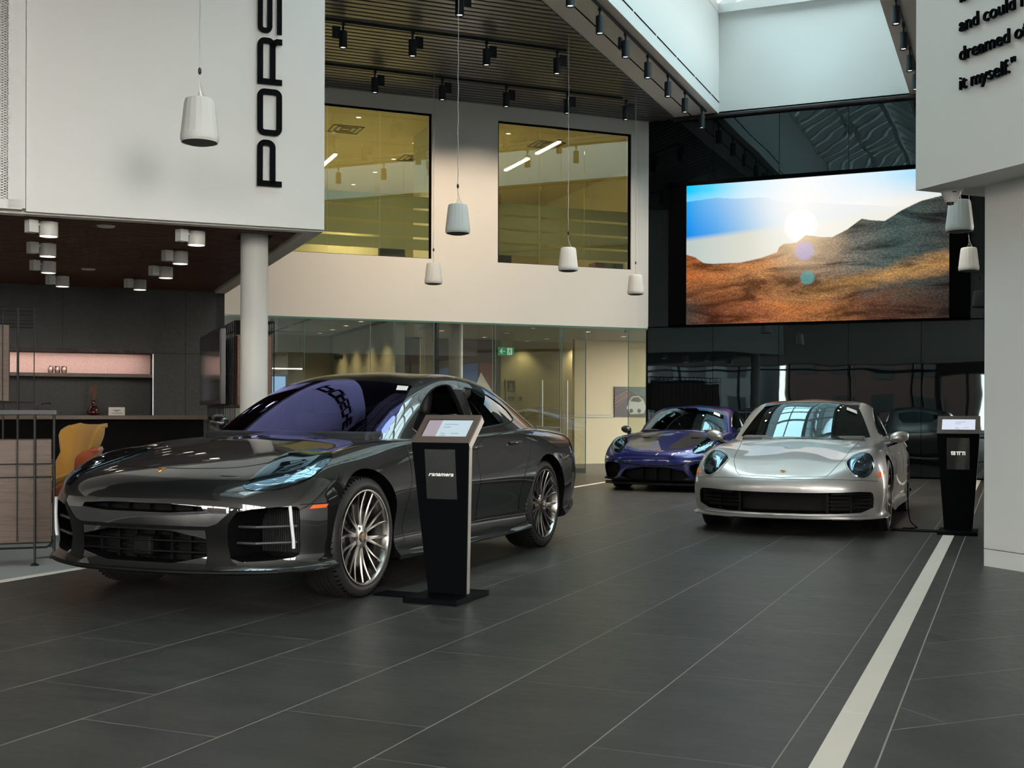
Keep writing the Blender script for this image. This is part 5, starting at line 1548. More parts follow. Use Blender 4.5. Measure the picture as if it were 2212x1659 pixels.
# ---------------------------------------------------------------- wheels
mat('tyre', (0.012, 0.012, 0.012), 0.55)
mat('rim_silver', (0.42, 0.40, 0.38), 0.22, metal=1.0)
mat('rim_dark', (0.16, 0.15, 0.14), 0.3, metal=1.0)
mat('brake_disc', (0.30, 0.30, 0.29), 0.35, metal=1.0)
mat('caliper', (0.02, 0.02, 0.022), 0.3)
mat('gold', (0.55, 0.34, 0.10), 0.3, metal=0.8)
mat('crest_red', (0.30, 0.02, 0.015), 0.35)
def wheel(parent, x, y, R, rr, w_, style, rim='rim_silver', hub=True):
    """outer face towards +y for y>0"""
    t = bpy.data.objects.new('wheel', None); C.objects.link(t); t.parent = parent
    t.location = (x, y, R); t.rotation_euler = (0, 0, 0 if y > 0 else PI)
    M = Matrix.Rotation(-PI / 2, 4, 'X')     # local z -> +y (outwards)
    bm = new_bm()
    o_ = 0.0
    prof = [(rr - 0.002, -w_), (rr + 0.02, -w_ - 0.008), (R - 0.035, -w_ - 0.004), (R - 0.012, -w_ + 0.012)]
    tread = [(R, -w_ + 0.035)]
    g = [0.25, 0.42, 0.58, 0.75]
    z0, z1 = -w_ + 0.035, -0.035
    for f in g:
        zc = z0 + (z1 - z0) * f; tread += [(R, zc - 0.006), (R - 0.008, zc - 0.004), (R - 0.008, zc + 0.004), (R, zc + 0.006)]
    prof += tread + [(R, -0.035), (R - 0.006, -0.018), (R - 0.02, -0.006), (R - 0.045, 0.004), (rr + 0.025, 0.004), (rr + 0.008, -0.002), (rr, -0.01)]
    add_lathe(bm, prof, 96, M)
    # shoulder sipes
    for k in range(64):
        a = 2 * PI * k / 64
        m_ = Matrix.Rotation(a, 4, 'Y')
        add_box(bm, -0.0022, 0.0022, -0.040, -0.012, R - 0.014, R + 0.0006, 1, M=m_)
    obj('tyre', bm, ['tyre', 'black_matte'], t, smooth=35)
    bm = new_bm()
    add_lathe(bm, [(rr + 0.002, -0.004), (rr + 0.001, 0.004), (rr - 0.008, 0.004), (rr - 0.014, -0.008), (rr - 0.02, -0.05), (rr - 0.035, -0.12), (rr - 0.03, -w_)], 80, M)
    obj('rim_barrel', bm, rim, t, smooth=40)
    bm = new_bm()
    def arm(a0, r0, a1, r1, w0, w1, y0, y1, d=0.03):
        def pt(a, r, s, yy, ww): 
            c = Vector((math.sin(a), 0, math.cos(a))); q = Vector((math.cos(a), 0, -math.sin(a)))
            return c * r + q * (s * ww / 2) + Vector((0, yy, 0))
        nseg = 6; rows = []
        for i in range(nseg + 1):
            f = i / nseg; a = a0 + (a1 - a0) * f; r = r0 + (r1 - r0) * f; ww = w0 + (w1 - w0) * f; yy = y0 + (y1 - y0) * f - 0.010 * math.sin(PI * f)
            rows.append([bm.verts.new(pt(a, r, s, yy + dy, ww * k)) for s, dy, k in ((-1, -d, 0.8), (-1, -0.004, 1.0), (-1, 0, 0.55), (1, 0, 0.55), (1, -0.004, 1.0), (1, -d, 0.8))])
        for A, B_ in zip(rows, rows[1:]):
            for j in range(6): bm.faces.new((A[j], A[(j + 1) % 6], B_[(j + 1) % 6], B_[j]))
        bm.faces.new(rows[0][::-1]); bm.faces.new(rows[-1])
    if style == 'ten':
        for k in range(10):
            a = 2 * PI * k / 10 + 0.1
            for s in (-1, 1): arm(a + s * 0.05, 0.066, a + s * 0.155, rr - 0.008, 0.023, 0.013, -0.030, -0.004)
    elif style == 'five':
        for k in range(5):
            a = 2 * PI * k / 5 + 0.2
            for s in (-1, 1):
                arm(a + s * 0.18, 0.06, a + s * 0.24, rr - 0.01, 0.035, 0.022, -0.03, -0.006)
    o = obj('spokes', bm, rim, t, smooth=30)
    bm = new_bm(); add_lathe(bm, [(0, -0.028), (0.062, -0.028), (0.078, -0.034), (0.084, -0.06), (0.0, -0.06)], 48, M); obj('hub', bm, rim, t, smooth=40)
    if hub:
        bm = new_bm()
        for k in range(5):
            a = 2 * PI * k / 5 + 0.4
            add_lathe(bm, [(0, -0.0265), (0.0105, -0.0265), (0.0125, -0.029), (0.0125, -0.036)], 14, Matrix.Translation((0.055 * math.sin(a), 0, 0.055 * math.cos(a))) @ M)
        obj('bolt', bm, 'black_satin', t)
        bm = new_bm(); add_lathe(bm, [(0, -0.021), (0.024, -0.022), (0.031, -0.0275)], 28, M, 0)
        sc_ = Matrix.Translation((0, -0.0185, 0)) @ Matrix(((0.028, 0, 0, 0), (0, 0, -0.03, 0), (0, 0.032, 0, 0), (0, 0, 0, 1)))
        add_prism(bm, [(-0.55, 0.6), (0, 0.72), (0.55, 0.6), (0.5, -0.1), (0, -0.72), (-0.5, -0.1)], Matrix.Translation((0, -0.0205, 0)) @ Matrix(((0.028, 0, 0, 0), (0, 0, 0.002, 0), (0, 0.028, 0, 0), (0, 0, 0, 1))), 0, 1, 1)
        add_prism(bm, [(-0.25, 0.3), (0.25, 0.3), (0.2, -0.2), (0, -0.4), (-0.2, -0.2)], Matrix.Translation((0, -0.0183, 0)) @ Matrix(((0.028, 0, 0, 0), (0, 0, 0.001, 0), (0, 0.028, 0, 0), (0, 0, 0, 1))), 0, 1, 2)
        obj('hub_cap', bm, ['rim_dark', 'gold', 'crest_red'], t)
    bm = new_bm(); add_lathe(bm, [(0.10, -0.10), (0.19, -0.10), (0.19, -0.125), (0.10, -0.125)], 56, M, close=True); add_lathe(bm, [(0, -0.08), (0.09, -0.085), (0.10, -0.13)], 40, M)
    obj('brake_disc', bm, 'brake_disc', t, smooth=40)
    bm = new_bm()
    n = 14; rows = []
    for i in range(n + 1):
        a = -0.5 + 1.0 * i / n + (PI / 2 if x > -1 else -PI / 2) * (1 if y < 0 else 1)
        rows.append([bm.verts.new((r * math.sin(a), yy, r * math.cos(a))) for r, yy in ((0.125, -0.07), (0.205, -0.07), (0.205, -0.15), (0.125, -0.15))])
    for A, B_ in zip(rows, rows[1:]):
        for j in range(4): bm.faces.new((A[j], A[(j + 1) % 4], B_[(j + 1) % 4], B_[j]))
    bm.faces.new(rows[0]); bm.faces.new(rows[-1][::-1]); obj('brake_caliper', bm, 'caliper', t)
    return t

def join_into(body, bm, mi=1):
    for f in bm.faces: f.material_index = mi; f.smooth = True
    tmp = bpy.data.meshes.new('tmp'); bm.to_mesh(tmp); bm.free()
    b = bmesh.new(); b.from_mesh(body.data); b.from_mesh(tmp); b.to_mesh(body.data); b.free(); bpy.data.meshes.remove(tmp)

def crest(parent, p, n_, up, s, name='crest'):
    """small shield badge lying on the surface"""
    n_ = n_.normalized(); up = (up - n_ * up.dot(n_)).normalized(); r_ = up.cross(n_)
    M = Matrix(((r_.x, up.x, n_.x, p.x), (r_.y, up.y, n_.y, p.y), (r_.z, up.z, n_.z, p.z), (0, 0, 0, 1)))
    sh = [(-0.5, 0.52), (-0.25, 0.60), (0, 0.54), (0.25, 0.60), (0.5, 0.52), (0.52, 0.1), (0.42, -0.25), (0.22, -0.52), (0, -0.66), (-0.22, -0.52), (-0.42, -0.25), (-0.52, 0.1)]
    bm = new_bm()
    S_ = Matrix.Diagonal((s, s, 1, 1))
    add_prism(bm, sh, M @ S_, 0.0, 0.003, 0)
    for q in ([(-0.44, 0.40), (-0.03, 0.40), (-0.03, 0.02), (-0.44, 0.02)], [(0.44, -0.02), (0.03, -0.02), (0.03, -0.5), (0.2, -0.42), (0.36, -0.22)]):
        add_prism(bm, q, M @ S_, 0.003, 0.0036, 1)
    add_prism(bm, [(-0.16, 0.2), (0.16, 0.2), (0.14, -0.08), (0, -0.2), (-0.14, -0.08)], M @ S_, 0.003, 0.0044, 2)
    o = obj(name, bm, ['gold', 'crest_red', 'black_satin'], parent)
    return o

def seat(parent, x, y, z0, m_, hi=0.62):
    bm = new_bm()
    prof = [(0.0, 0), (0.02, 0.2), (-0.03, 0.42), (-0.10, hi - 0.12)]
    add_box(bm, -0.08, 0.06, -0.23, 0.23, 0, hi - 0.16, M=Matrix.Translation((x, y, z0)) @ Matrix.Rotation(-0.28, 4, 'Y'), bevel=0.045, seg=3)
    add_box(bm, -0.05, 0.06, -0.13, 0.13, hi - 0.18, hi + 0.04, M=Matrix.Translation((x, y, z0)) @ Matrix.Rotation(-0.26, 4, 'Y'), bevel=0.05, seg=3)
    add_box(bm, 0.0, 0.5, -0.24, 0.24, -0.10, 0.06, M=Matrix.Translation((x, y, z0)), bevel=0.04, seg=2)
    return obj('seat', bm, m_, parent, smooth=60)
def steering(parent, x, y, z):
    bm = new_bm(); M = Matrix.Translation((x, y, z)) @ Matrix.Rotation(-0.42, 4, 'Y')
    add_tube(bm, [M @ Vector((0, 0.175 * math.cos(a), 0.175 * math.sin(a))) for a in np.linspace(0, 2 * PI, 33)[:-1]], 0.015, 8, closed=True)
    for a in (0, PI, -PI / 2): add_tube(bm, [M @ Vector((0.0, 0, 0)), M @ Vector((0, 0.17 * math.cos(a), 0.17 * math.sin(a)))], 0.014, 6)
    add_lathe(bm, [(0, 0.02), (0.05, 0.015), (0.06, -0.01), (0.06, -0.05)], 20, M @ Matrix.Rotation(-PI / 2, 4, 'Y'))
    return obj('steering_wheel', bm, 'cabin_dark', parent, smooth=60)
mat('cabin_dark', (0.012, 0.012, 0.014), 0.55)
mat('trim_black', (0.008, 0.008, 0.009), 0.18)
mat('plastic_black', (0.0025, 0.0026, 0.003), 0.5, spec=0.15)
mat('lamp_inner', (0.22, 0.27, 0.32), 0.18, metal=0.9)
mat('amber', (0.75, 0.10, 0.01), 0.2, emit=(1.0, 0.16, 0.01), emit_s=0.25, coat=1.0)
mat('chrome', (0.65, 0.66, 0.68), 0.12, metal=1.0)
mat('lamp_chrome', (0.30, 0.33, 0.36), 0.15, metal=1.0)
pane('lamp_lens', (0.93, 0.95, 0.97), 2.2, base=0.08, rcol=(0.55, 0.8, 1.0))
pane('side_glass', (0.22, 0.24, 0.25), 1.8, base=0.05)
pane('screen_glass_blue', (0.30, 0.30, 0.42), 1.6, base=0.10, rcol=(0.42, 0.42, 1.0))
pane('screen_glass_teal', (0.45, 0.50, 0.50), 1.5, base=0.06, rcol=(0.65, 0.9, 1.0))
# ================================================================ the dark four-door
def paint(name, base, metal, rough, flake=0.0):
    m = mat(name, base, rough, metal=metal, coat=1.0, coat_rough=0.015)
    m.node_tree.nodes['Principled BSDF'].inputs['Coat IOR'].default_value = 1.6 if name != 'paint_dark' else 1.95
    return m
paint('paint_dark', (0.006, 0.0063, 0.0065), 0.5, 0.45)
paint('paint_silver', (0.52, 0.50, 0.485), 0.72, 0.40)
paint('paint_blue', (0.001, 0.008, 0.13), 0.45, 0.35)

def build_sedan():
    root = empty('car', (-4.50, 6.16, 0), -PI / 2, 'large dark grey four-door sedan parked at left behind the information stand', 'car')
    V_ = View(root)
    S_ = []
    def st(*p): S_.append(list(p))
    st((.60,0,.17),(.86,0,.20),(.93,0,.235),(.905,0,.34),(.93,0,.50),(.925,0,.63),(.86,0,.725),(.72,0,.785),(.50,0,.845),(.30,0,.88))
    st((.50,0,.17),(.84,.31,.20),(.915,.33,.235),(.89,.33,.34),(.91,.33,.50),(.90,.33,.635),(.84,.32,.725),(.70,.30,.785),(.45,.20,.85),(.20,0,.895))
    st((.40,0,.17),(.74,.60,.205),(.82,.64,.245),(.80,.64,.35),(.82,.65,.50),(.81,.64,.63),(.74,.61,.725),(.60,.50,.785),(.35,.30,.86),(.05,0,.915))
    st((.20,0,.17),(.55,.83,.21),(.62,.875,.265),(.61,.875,.37),(.62,.88,.50),(.60,.865,.64),(.52,.80,.76),(.42,.62,.815),(.20,.36,.885),(-.10,0,.935))
    st((.10,0,.17),(.36,.89,.21),(.40,.935,.275),(.40,.94,.38),(.40,.945,.52),(.38,.93,.66),(.32,.84,.82),(.25,.66,.85),(.05,.38,.905),(-.22,0,.948))
    st((0,0,.17),(0,.90,.20),(0,.945,.27),(0,.955,.40),(0,.96,.55),(0,.94,.72),(0,.83,.87),(0,.66,.885),(-.15,.38,.93),(-.32,0,.955))
    st((-.45,0,.17),(-.45,.87,.19),(-.45,.915,.24),(-.45,0.895,.40),(-.45,0.942,.58),(-.45,.915,.76),(-.42,.83,.905),(-.38,.68,.93),(-.42,.40,.95),(-.50,0,.96))
    st((-1.1,0,.17),(-1.1,.86,.18),(-1.1,.91,.215),(-1.1,0.880,.38),(-1.1,0.942,.58),(-1.1,.92,.76),(-1.1,.87,.915),(-1.08,.77,.94),(-1.05,.4,.94),(-1.0,0,.93))
    st((-1.8,0,.17),(-1.8,.86,.18),(-1.8,.91,.215),(-1.8,0.880,.38),(-1.8,0.947,.58),(-1.8,.925,.76),(-1.8,.885,.92),(-1.8,.79,.955),(-1.8,.4,.95),(-1.8,0,.94))
    st((-2.4,0,.17),(-2.4,.87,.18),(-2.4,.92,.22),(-2.4,0.900,.38),(-2.4,0.962,.58),(-2.4,.94,.77),(-2.4,.895,.935),(-2.4,.79,.975),(-2.4,.4,.97),(-2.4,0,.96))
    st((-2.95,0,.17),(-2.95,.89,.20),(-2.95,.945,.27),(-2.95,.965,.40),(-2.95,.97,.58),(-2.95,.955,.77),(-2.95,.89,.93),(-2.95,.76,.99),(-2.95,.4,1.0),(-2.95,0,1.0))
    st((-3.3,0,.17),(-3.4,.86,.22),(-3.4,.925,.29),(-3.4,.94,.42),(-3.4,.95,.60),(-3.4,.93,.78),(-3.4,.86,.92),(-3.38,.70,.99),(-3.35,.4,1.005),(-3.3,0,1.01))
    st((-3.5,0,.20),(-3.70,.76,.30),(-3.79,.84,.36),(-3.83,.86,.45),(-3.84,.865,.62),(-3.82,.85,.80),(-3.80,.78,.92),(-3.75,.6,.985),(-3.68,.35,1.01),(-3.6,0,1.02))
    st((-3.6,0,.20),(-3.90,.43,.30),(-4.0,.50,.36),(-4.03,.51,.45),(-4.04,.51,.62),(-4.01,.5,.80),(-3.99,.5,.94),(-3.93,.42,1.0),(-3.85,.25,1.02),(-3.75,0,1.03))
    st((-3.7,0,.20),(-3.95,0,.30),(-4.05,0,.36),(-4.08,0,.45),(-4.09,0,.62),(-4.06,0,.80),(-4.04,0,.95),(-3.98,0,1.01),(-3.92,0,1.03),(-3.85,0,1.035))
    G = smooth_grid(S_, 10, 8)
    bm = grid_bm(G); bvh = BVHTree.FromBMesh(bm)
    me = mesh_of('body', bm)
    # cuts: wheel arches, intakes
    cb = new_bm()
    cyl_cut(cb, 0, .37, .405, .60, 1.3); cyl_cut(cb, -2.95, .37, .405, .58, 1.3)
    prism_cut(cb, round_poly([(-.44, .555), (.44, .555), (.40, .605), (-.40, .605)], 1), 'x', .80, 2, mirror=False)
    prism_cut(cb, round_poly([(-.46, .275), (.46, .275), (.44, .455), (-.44, .455)], 1), 'x', .74, 2, mirror=False)
    prism_cut(cb, round_poly([(.55, .285), (.835, .30), (.872, .33), (.875, .57), (.85, .595), (.62, .575), (.565, .53), (.545, .40)], 1), 'x', .50, 2)
    me = boolean(me, cb)
    foot = [(-.40, 0), (-.43, .36), (-.56, .66), (-.78, .77), (-1.3, .82), (-1.8, .83), (-2.4, .82), (-2.9, .77), (-3.3, .66), (-3.65, .38), (-3.72, 0)]
    foot = foot + [(x, -y) for x, y in foot[1:-1]][::-1]
    for p in me.polygons:
        c = p.center
        if p.material_index == 0 and c.z > 0.85 and inside((c.x, c.y), foot): p.material_index = 1
        if p.material_index == 0 and c.z < 0.205 and abs(c.y) < 0.85: p.material_index = 1
    shade(me)
    body = obj('body', me, ['paint_dark', 'plastic_black'], root)
    # cabin
    K = [
     [(-.44,0,.935),(-.86,0,1.175),(-1.22,0,1.35),(-1.5,0,1.405),(-1.75,0,1.425)],
     [(-.47,.36,.93),(-.88,.31,1.17),(-1.24,.26,1.345),(-1.52,.2,1.402),(-1.8,0,1.427)],
     [(-.60,.66,.925),(-.98,.57,1.16),(-1.34,.47,1.325),(-1.6,.3,1.395),(-1.9,0,1.427)],
     [(-.80,.79,.925),(-1.12,.70,1.15),(-1.50,.585,1.34),(-1.74,.35,1.40),(-2.0,0,1.425)],
     [(-1.25,.835,.935),(-1.42,.745,1.15),(-1.68,.61,1.36),(-1.9,.35,1.408),(-2.1,0,1.422)],
     [(-1.75,.85,.945),(-1.82,.76,1.16),(-1.95,.62,1.368),(-2.1,.35,1.403),(-2.25,0,1.415)],
     [(-2.3,.84,.955),(-2.28,.75,1.155),(-2.35,.61,1.335),(-2.4,.35,1.375),(-2.45,0,1.392)],
     [(-2.85,.80,.965),(-2.8,.70,1.12),(-2.75,.58,1.255),(-2.68,.35,1.325),(-2.65,0,1.355)],
     [(-3.35,.69,.975),(-3.25,.62,1.06),(-3.1,.52,1.165),(-2.95,.33,1.255),(-2.85,0,1.305)],
     [(-3.72,.42,.985),(-3.55,.38,1.065),(-3.35,.32,1.14),(-3.1,.2,1.225),(-3.0,0,1.26)],
     [(-3.80,0,.99),(-3.6,0,1.07),(-3.4,0,1.14),(-3.2,0,1.20),(-3.1,0,1.235)]]
    G2 = smooth_grid(K, 10, 10, open_k=True)
    cab = shell_bm(G2, 0.03)
    gb = new_bm()   # outer skin only, for projecting
    for sgn in (1, -1):
        Vv = [[gb.verts.new((g[0], sgn * g[1], g[2])) for g in row] for row in G2]
        for i in range(len(Vv) - 1):
            for j in range(len(Vv[0]) - 1): gb.faces.new((Vv[i][j], Vv[i + 1][j], Vv[i + 1][j + 1], Vv[i][j + 1]))
    gv = BVHTree.FromBMesh(gb); gb.free()
    fw_px = [(886, 941), (906, 883), (920, 856), (936, 838), (957, 831), (972, 834), (981, 848), (1003, 898), (1019, 937), (960, 941)]
    rw_px = [(994, 836), (1028, 843), (1058, 858), (1089, 881), (1106, 901), (1108, 909), (1092, 915), (1045, 924), (1034, 928), (1014, 884)]
    ws_px = [(834, 936), (862, 890), (880, 853), (891, 833)]
    FW = V_.to(gv, fw_px, 'y'); RW = V_.to(gv, rw_px, 'y'); WSp = V_.to(gv, ws_px, 'z')
    print('sedan windows', [tuple(round(v, 2) for v in p) for p in FW], [tuple(round(v, 2) for v in p) for p in RW], [tuple(round(v, 2) for v in p) for p in WSp])
    WS = [(-.47, 0), (-.49, .3)] + [(p[0], p[1]) for p in WSp] + [(-1.22, .25), (-1.20, 0)]
    WS = WS + [(x, -y) for x, y in WS[1:-1]][::-1]
    RG = [(-3.72, 0), (-3.66, .34), (-3.3, .48), (-2.9, .40), (-2.8, 0)]; RG = RG + [(x, -y) for x, y in RG[1:-1]][::-1]
    cb = new_bm()
    FWr, RWr = round_poly([(*p, 0) for p in FW], 1), round_poly([(*p, 0) for p in RW], 1)
    prism_cut(cb, FWr, 'y', .30, 1.2); prism_cut(cb, RWr, 'y', .30, 1.2)
    prism_cut(cb, WS, 'z', .90, 2, mirror=False); prism_cut(cb, RG, 'z', .99, 2, mirror=False)
    me = boolean(mesh_of('cabin', cab), cb)
    # windscreen surround and roof panel are black glass
    for p in me.polygons:
        c = p.center
        if p.material_index == 0:
            gn = gv.find_nearest(c)
            if gn[3] > 0.012: p.material_index = 1
            elif c.x > -1.36 and abs(c.y) < 0.50 and c.z > 0.95 and c.x > -1.30 + 0.0: p.material_index = 1
            elif -2.75 < c.x and abs(c.y) < 0.50 + 0.04 * (c.x + 1.4 if c.x > -1.4 else 0): p.material_index = 1
    shade(me, 40)
    obj('cabin', me, ['paint_dark', 'trim_black'], root)
    bm = new_bm(); patch(bm, gv, WS, 'z', -0.004, 0.0, 0.04, 0.03, mirror=False); shd = obj('windscreen', bm, 'screen_glass_blue', root, smooth=60)
    bm = new_bm(); patch(bm, gv, RWr, 'y', -0.004, 0, 0.04, 0.03, mirror=False); obj('rear_side_window', bm, 'side_glass', root, smooth=60)
    bm = new_bm(); patch(bm, gv, RWr, 'y', -0.004, 0, 0.04, 0.03, mirror=False, onlymirror=True); obj('rear_side_window', bm, 'side_glass', root, smooth=60)
    bm = new_bm(); patch(bm, gv, FWr, 'y', -0.004, 0, 0.04, 0.03, mirror=False, onlymirror=True); obj('front_side_window', bm, 'clear_glass', root, smooth=60)
    bm = new_bm(); patch(bm, gv, RG, 'z', -0.004, 0, 0.05, 0.04, mirror=False); obj('rear_window', bm, 'side_glass', root, smooth=60)
    # black gloss pillar between the side windows and the dark frame line round them
    bm = new_bm()
    bm.free()
    BP = V_.to(gv, [(974, 832), (993, 835), (1034, 929), (1019, 939), (1003, 898), (983, 850)], 'y')
    for sg in (False, True):
        bm = new_bm()
        for Wd in (FWr, RWr): line_on(bm, gv, [(p[0], p[1]) for p in Wd], 'y', 0.007, 0.0, closed=True, smooth=0, mirror=False)
        if sg:
            for v in bm.verts: v.co.y *= -1
            bmesh.ops.reverse_faces(bm, faces=bm.faces)
        patch(bm, gv, BP, 'y', 0.0015, 0.002, 0.04, 0.02, mirror=False, onlymirror=sg)
        obj('window_trim', bm, 'trim_black', root, smooth=50)
    # sticker on the windscreen
    sp_ = [V_.hit(gv, *p) for p in ((860, 836), (884, 838), (880, 847), (857, 846))]
    bm = new_bm(); add_quad(bm, [p + Vector((0.01, 0, 0.012)) for p in sp_]); bm2 = bm; obj('windscreen_label', bm, 'paper', root)
    # headlights
    hl_px = [(519, 1058), (545, 1036), (575, 1008), (600, 990), (630, 978), (668, 973), (700, 972), (717, 977), (719, 988), (704, 1008), (680, 1028), (650, 1044), (612, 1056), (565, 1063)]
    HL = [V_.hit(bvh, *p) for p in hl_px]
    print('headlight', [tuple(round(v, 2) for v in p) for p in HL])
    H2 = [AX['o'][2](p) for p in HL]; H2r = round_poly([(*p, 0) for p in H2], 1)
    cen = Vector((sum(p[0] for p in H2r) / len(H2r), sum(p[1] for p in H2r) / len(H2r), 0))
    for side in (1, -1):
        h = bpy.data.objects.new('headlight', None); C.objects.link(h); h.parent = root
        bm = new_bm(); patch(bm, bvh, H2r, 'o', 0.0015, 0, 0.03, 0.02, mirror=False, onlymirror=side < 0); obj('lamp_bowl', bm, 'trim_black', h, smooth=60)
        bm = new_bm(); patch(bm, bvh, [cen + (p - cen) * 0.80 for p in H2r], 'o', 0.003, 0, 0.03, 0.02, mirror=False, onlymirror=side < 0); obj('inner_reflector', bm, 'lamp_inner', h, smooth=60)
        bm = new_bm(); patch(bm, bvh, H2r, 'o', 0.010, 0, 0.03, 0.02, mirror=False, onlymirror=side < 0, dome=0.006); obj('lens', bm, 'lamp_lens', h, smooth=70)
        bm = new_bm(); inner = [cen + (p - cen) * 0.86 for p in H2r]
        line_on(bm, bvh, [(p[0], p[1]) for p in inner], 'o', 0.004, 0.005, mirror=False, closed=True, smooth=0)
        for f_, g_ in ((0.25, 0.012), (0.45, 0.012), (0.65, 0.012), (0.8, 0.010)):
            a = V_.hit(bvh, 560 + 130 * f_, 1046 - 48 * f_); q, n_ = cast(bvh, 'o', *AX['o'][2](a))
            M = Matrix.Translation(q + n_ * 0.002) @ n_.to_track_quat('Z', 'Y').to_matrix().to_4x4()
            add_lathe(bm, [(0, 0.004), (0.020, 0.006), (0.026, 0.002), (0.028, 0.0)], 20, M)
        if side < 0:
            for v in bm.verts: v.co.y *= -1
            bmesh.ops.reverse_faces(bm, faces=bm.faces)
        obj('reflector', bm, 'lamp_chrome', h, smooth=50)
    # shut lines
    bm = new_bm()
    hood = V_.to(bvh, [(520, 1057), (470, 1030)], 'z')
    line_on(bm, bvh, [(.90 - .19, 0), (.71, .20), (.66, .36), (.58, .46), (.30, .62), (-.1, .70), (-.45, .72)], 'z', 0.003, -0.001)
    dl = [(-.62, .90), (-.60, .75), (-.52, .55), (-.52, .40), (-.56, .28)]
    line_on(bm, bvh, dl, 'y', 0.003, -0.001)
    d2 = V_.to(bvh, [(1021, 930), (1027, 950), (1033, 1000), (1034, 1060), (1030, 1105), (1026, 1128)], 'y')
    line_on(bm, bvh, d2, 'y', 0.003, -0.001)
    d3 = V_.to(bvh, [(1110, 912), (1140, 930), (1149, 960), (1140, 1000), (1128, 1040), (1120, 1100)], 'y')
    line_on(bm, bvh, d3, 'y', 0.003, -0.001)
    line_on(bm, bvh, [(.45, .60), (.62, .60)], 'y', 0.0025, -0.001)
    line_on(bm, bvh, V_.to(bvh, [(735, 1036), (700, 1033), (665, 1025)], 'd'), 'd', 0.0025, -0.001)
    join_into(body, bm)
    # badge
    q, n_ = cast(bvh, 'z', .74, 0); crest(root, q, n_, Vector((-1, 0, .2)), 0.050)
    # fascia: black mask, slats, radiator, bars
    bm = new_bm()
    for z in (.335, .395): add_tube(bm, [(.76 + .10, -.45, z), (.90, 0, z), (.76 + .10, .45, z)], 0.007, 6)
    for y in np.linspace(-.38, .38, 7): add_box(bm, .77, .79, y - .008, y + .008, .28, .455)
    for z in (.30, .35, .40, .45): add_box(bm, .76, .775, -.44, .44, z - .004, z + .004)
    add_box(bm, .745, .752, -.45, .45, .27, .46)
    add_box(bm, .80, .90, -.07, .07, .30, .42, bevel=0.02)
    for y in np.linspace(-.3, .3, 5): add_box(bm, .805, .83, y - .003, y + .003, .557, .603)
    obj('front_grille', bm, 'plastic_black', root)
    for s in (1, -1):
        bm = new_bm()
        for k in range(22): add_box(bm, .515, .53, s * (.56 + k * .0125) - .003, s * (.56 + k * .0125) + .003, .32, .56, 0)
        for z in (.385, .475): add_tube(bm, [(.76, s * .50, z), (.74, s * .66, z), (.62, s * .85, z + .005)], 0.009, 6)
        obj('side_intake_fins', bm, 'fin_grey', root)
        bm = new_bm()
        patch(bm, bvh, [(.435, .262), (.60, .27), (.565, .30), (.545, .40), (.56, .50), (.61, .57), (.60, .59), (.50, .50), (.43, .475)], 'x', 0.002, 0, 0.03, 0.02, mirror=False, onlymirror=s < 0)
        obj('intake_surround', bm, 'plastic_black', root, smooth=60)
    bm = new_bm(); patch(bm, bvh, [(-.45, .462), (.45, .462), (.45, .482), (-.45, .482)], 'x', 0.002, 0, 0.03, 0.03, mirror=False); obj('grille_frame', bm, 'plastic_black', root, smooth=60)
    for s in (1, -1):
        bm = new_bm()
        a = [(.655, .838, .595), (.650, .845, .50), (.64, .852, .40), (.635, .85, .36)]
        add_tube(bm, [(x + .02, s * y, z) for x, y, z in a], 0.010, 8)
        obj('daytime_light', bm, 'lamp_white', root, smooth=60)
    bm = new_bm()
    mk = V_.to(bvh, [(668, 1099), (676, 1091), (709, 1088), (704, 1096)], 'd'); patch(bm, bvh, mk, 'd', 0.004, 0.004, 0.02, 0.01, mirror=False); obj('side_marker', bm, 'amber', root)
    bm = new_bm(); patch(bm, bvh, mk, 'd', 0.004, 0.004, 0.02, 0.01, mirror=False, onlymirror=True); obj('side_marker', bm, 'amber', root)
    # door handles
    for px in ((1112, 957), (1023, 968)):
        q = V_.hit(bvh, *px)
        for s in (1, -1):
            bm = new_bm()
            p0 = Vector((q.x + .10, q.y * s, q.z - .002)); 
            pts = [Vector((q.x + .11, s * (q.y + .002), q.z)), Vector((q.x + .07, s * (q.y + .028), q.z + .003)), Vector((q.x - .07, s * (q.y + .028), q.z + .006)), Vector((q.x - .11, s * (q.y + .002), q.z + .006))]
            add_tube(bm, pts, 0.013, 8); obj('door_handle', bm, 'paint_dark', root, smooth=60)
    # mirrors
    for s in (1, -1):
        m_ = mirror_part(root, -1.04, s, .84, 1.03, 'paint_dark')
    # rocker strip
    bm = new_bm()
    for s in (1, -1): add_box(bm, -2.50, -.45, s * .80, s * .915, .17, .205, bevel=0.01)
    obj('sill_trim', bm, 'plastic_black', root)
    # lip
    bm = new_bm(); line_on(bm, bvh, [(-.80, .235), (-.5, .232), (0, .228), (.5, .232), (.80, .235)], 'x', 0.012, 0.0, mirror=False, smooth=1); obj('front_lip', bm, 'plastic_black', root)
    # interior
    bm = new_bm(); add_box(bm, -.98, -.50, -.66, .66, .90, .985, bevel=0.04, seg=3); add_box(bm, -.95, -.75, .20, .54, .96, 1.02, bevel=0.03, seg=3); obj('dashboard', bm, 'cabin_dark', root, smooth=50)
    seat(root, -1.55, .38, .72, 'cabin_dark', .56); seat(root, -1.55, -.38, .72, 'cabin_dark', .56); seat(root, -2.5, .36, .74, 'cabin_dark', .44); seat(root, -2.5, -.36, .74, 'cabin_dark', .44)
    steering(root, -1.02, .38, .99)
    for wx in (0, -2.95):
        for wy in (.925, -.925): wheel(root, wx, wy, .363, .285, .27, 'ten')
    return root

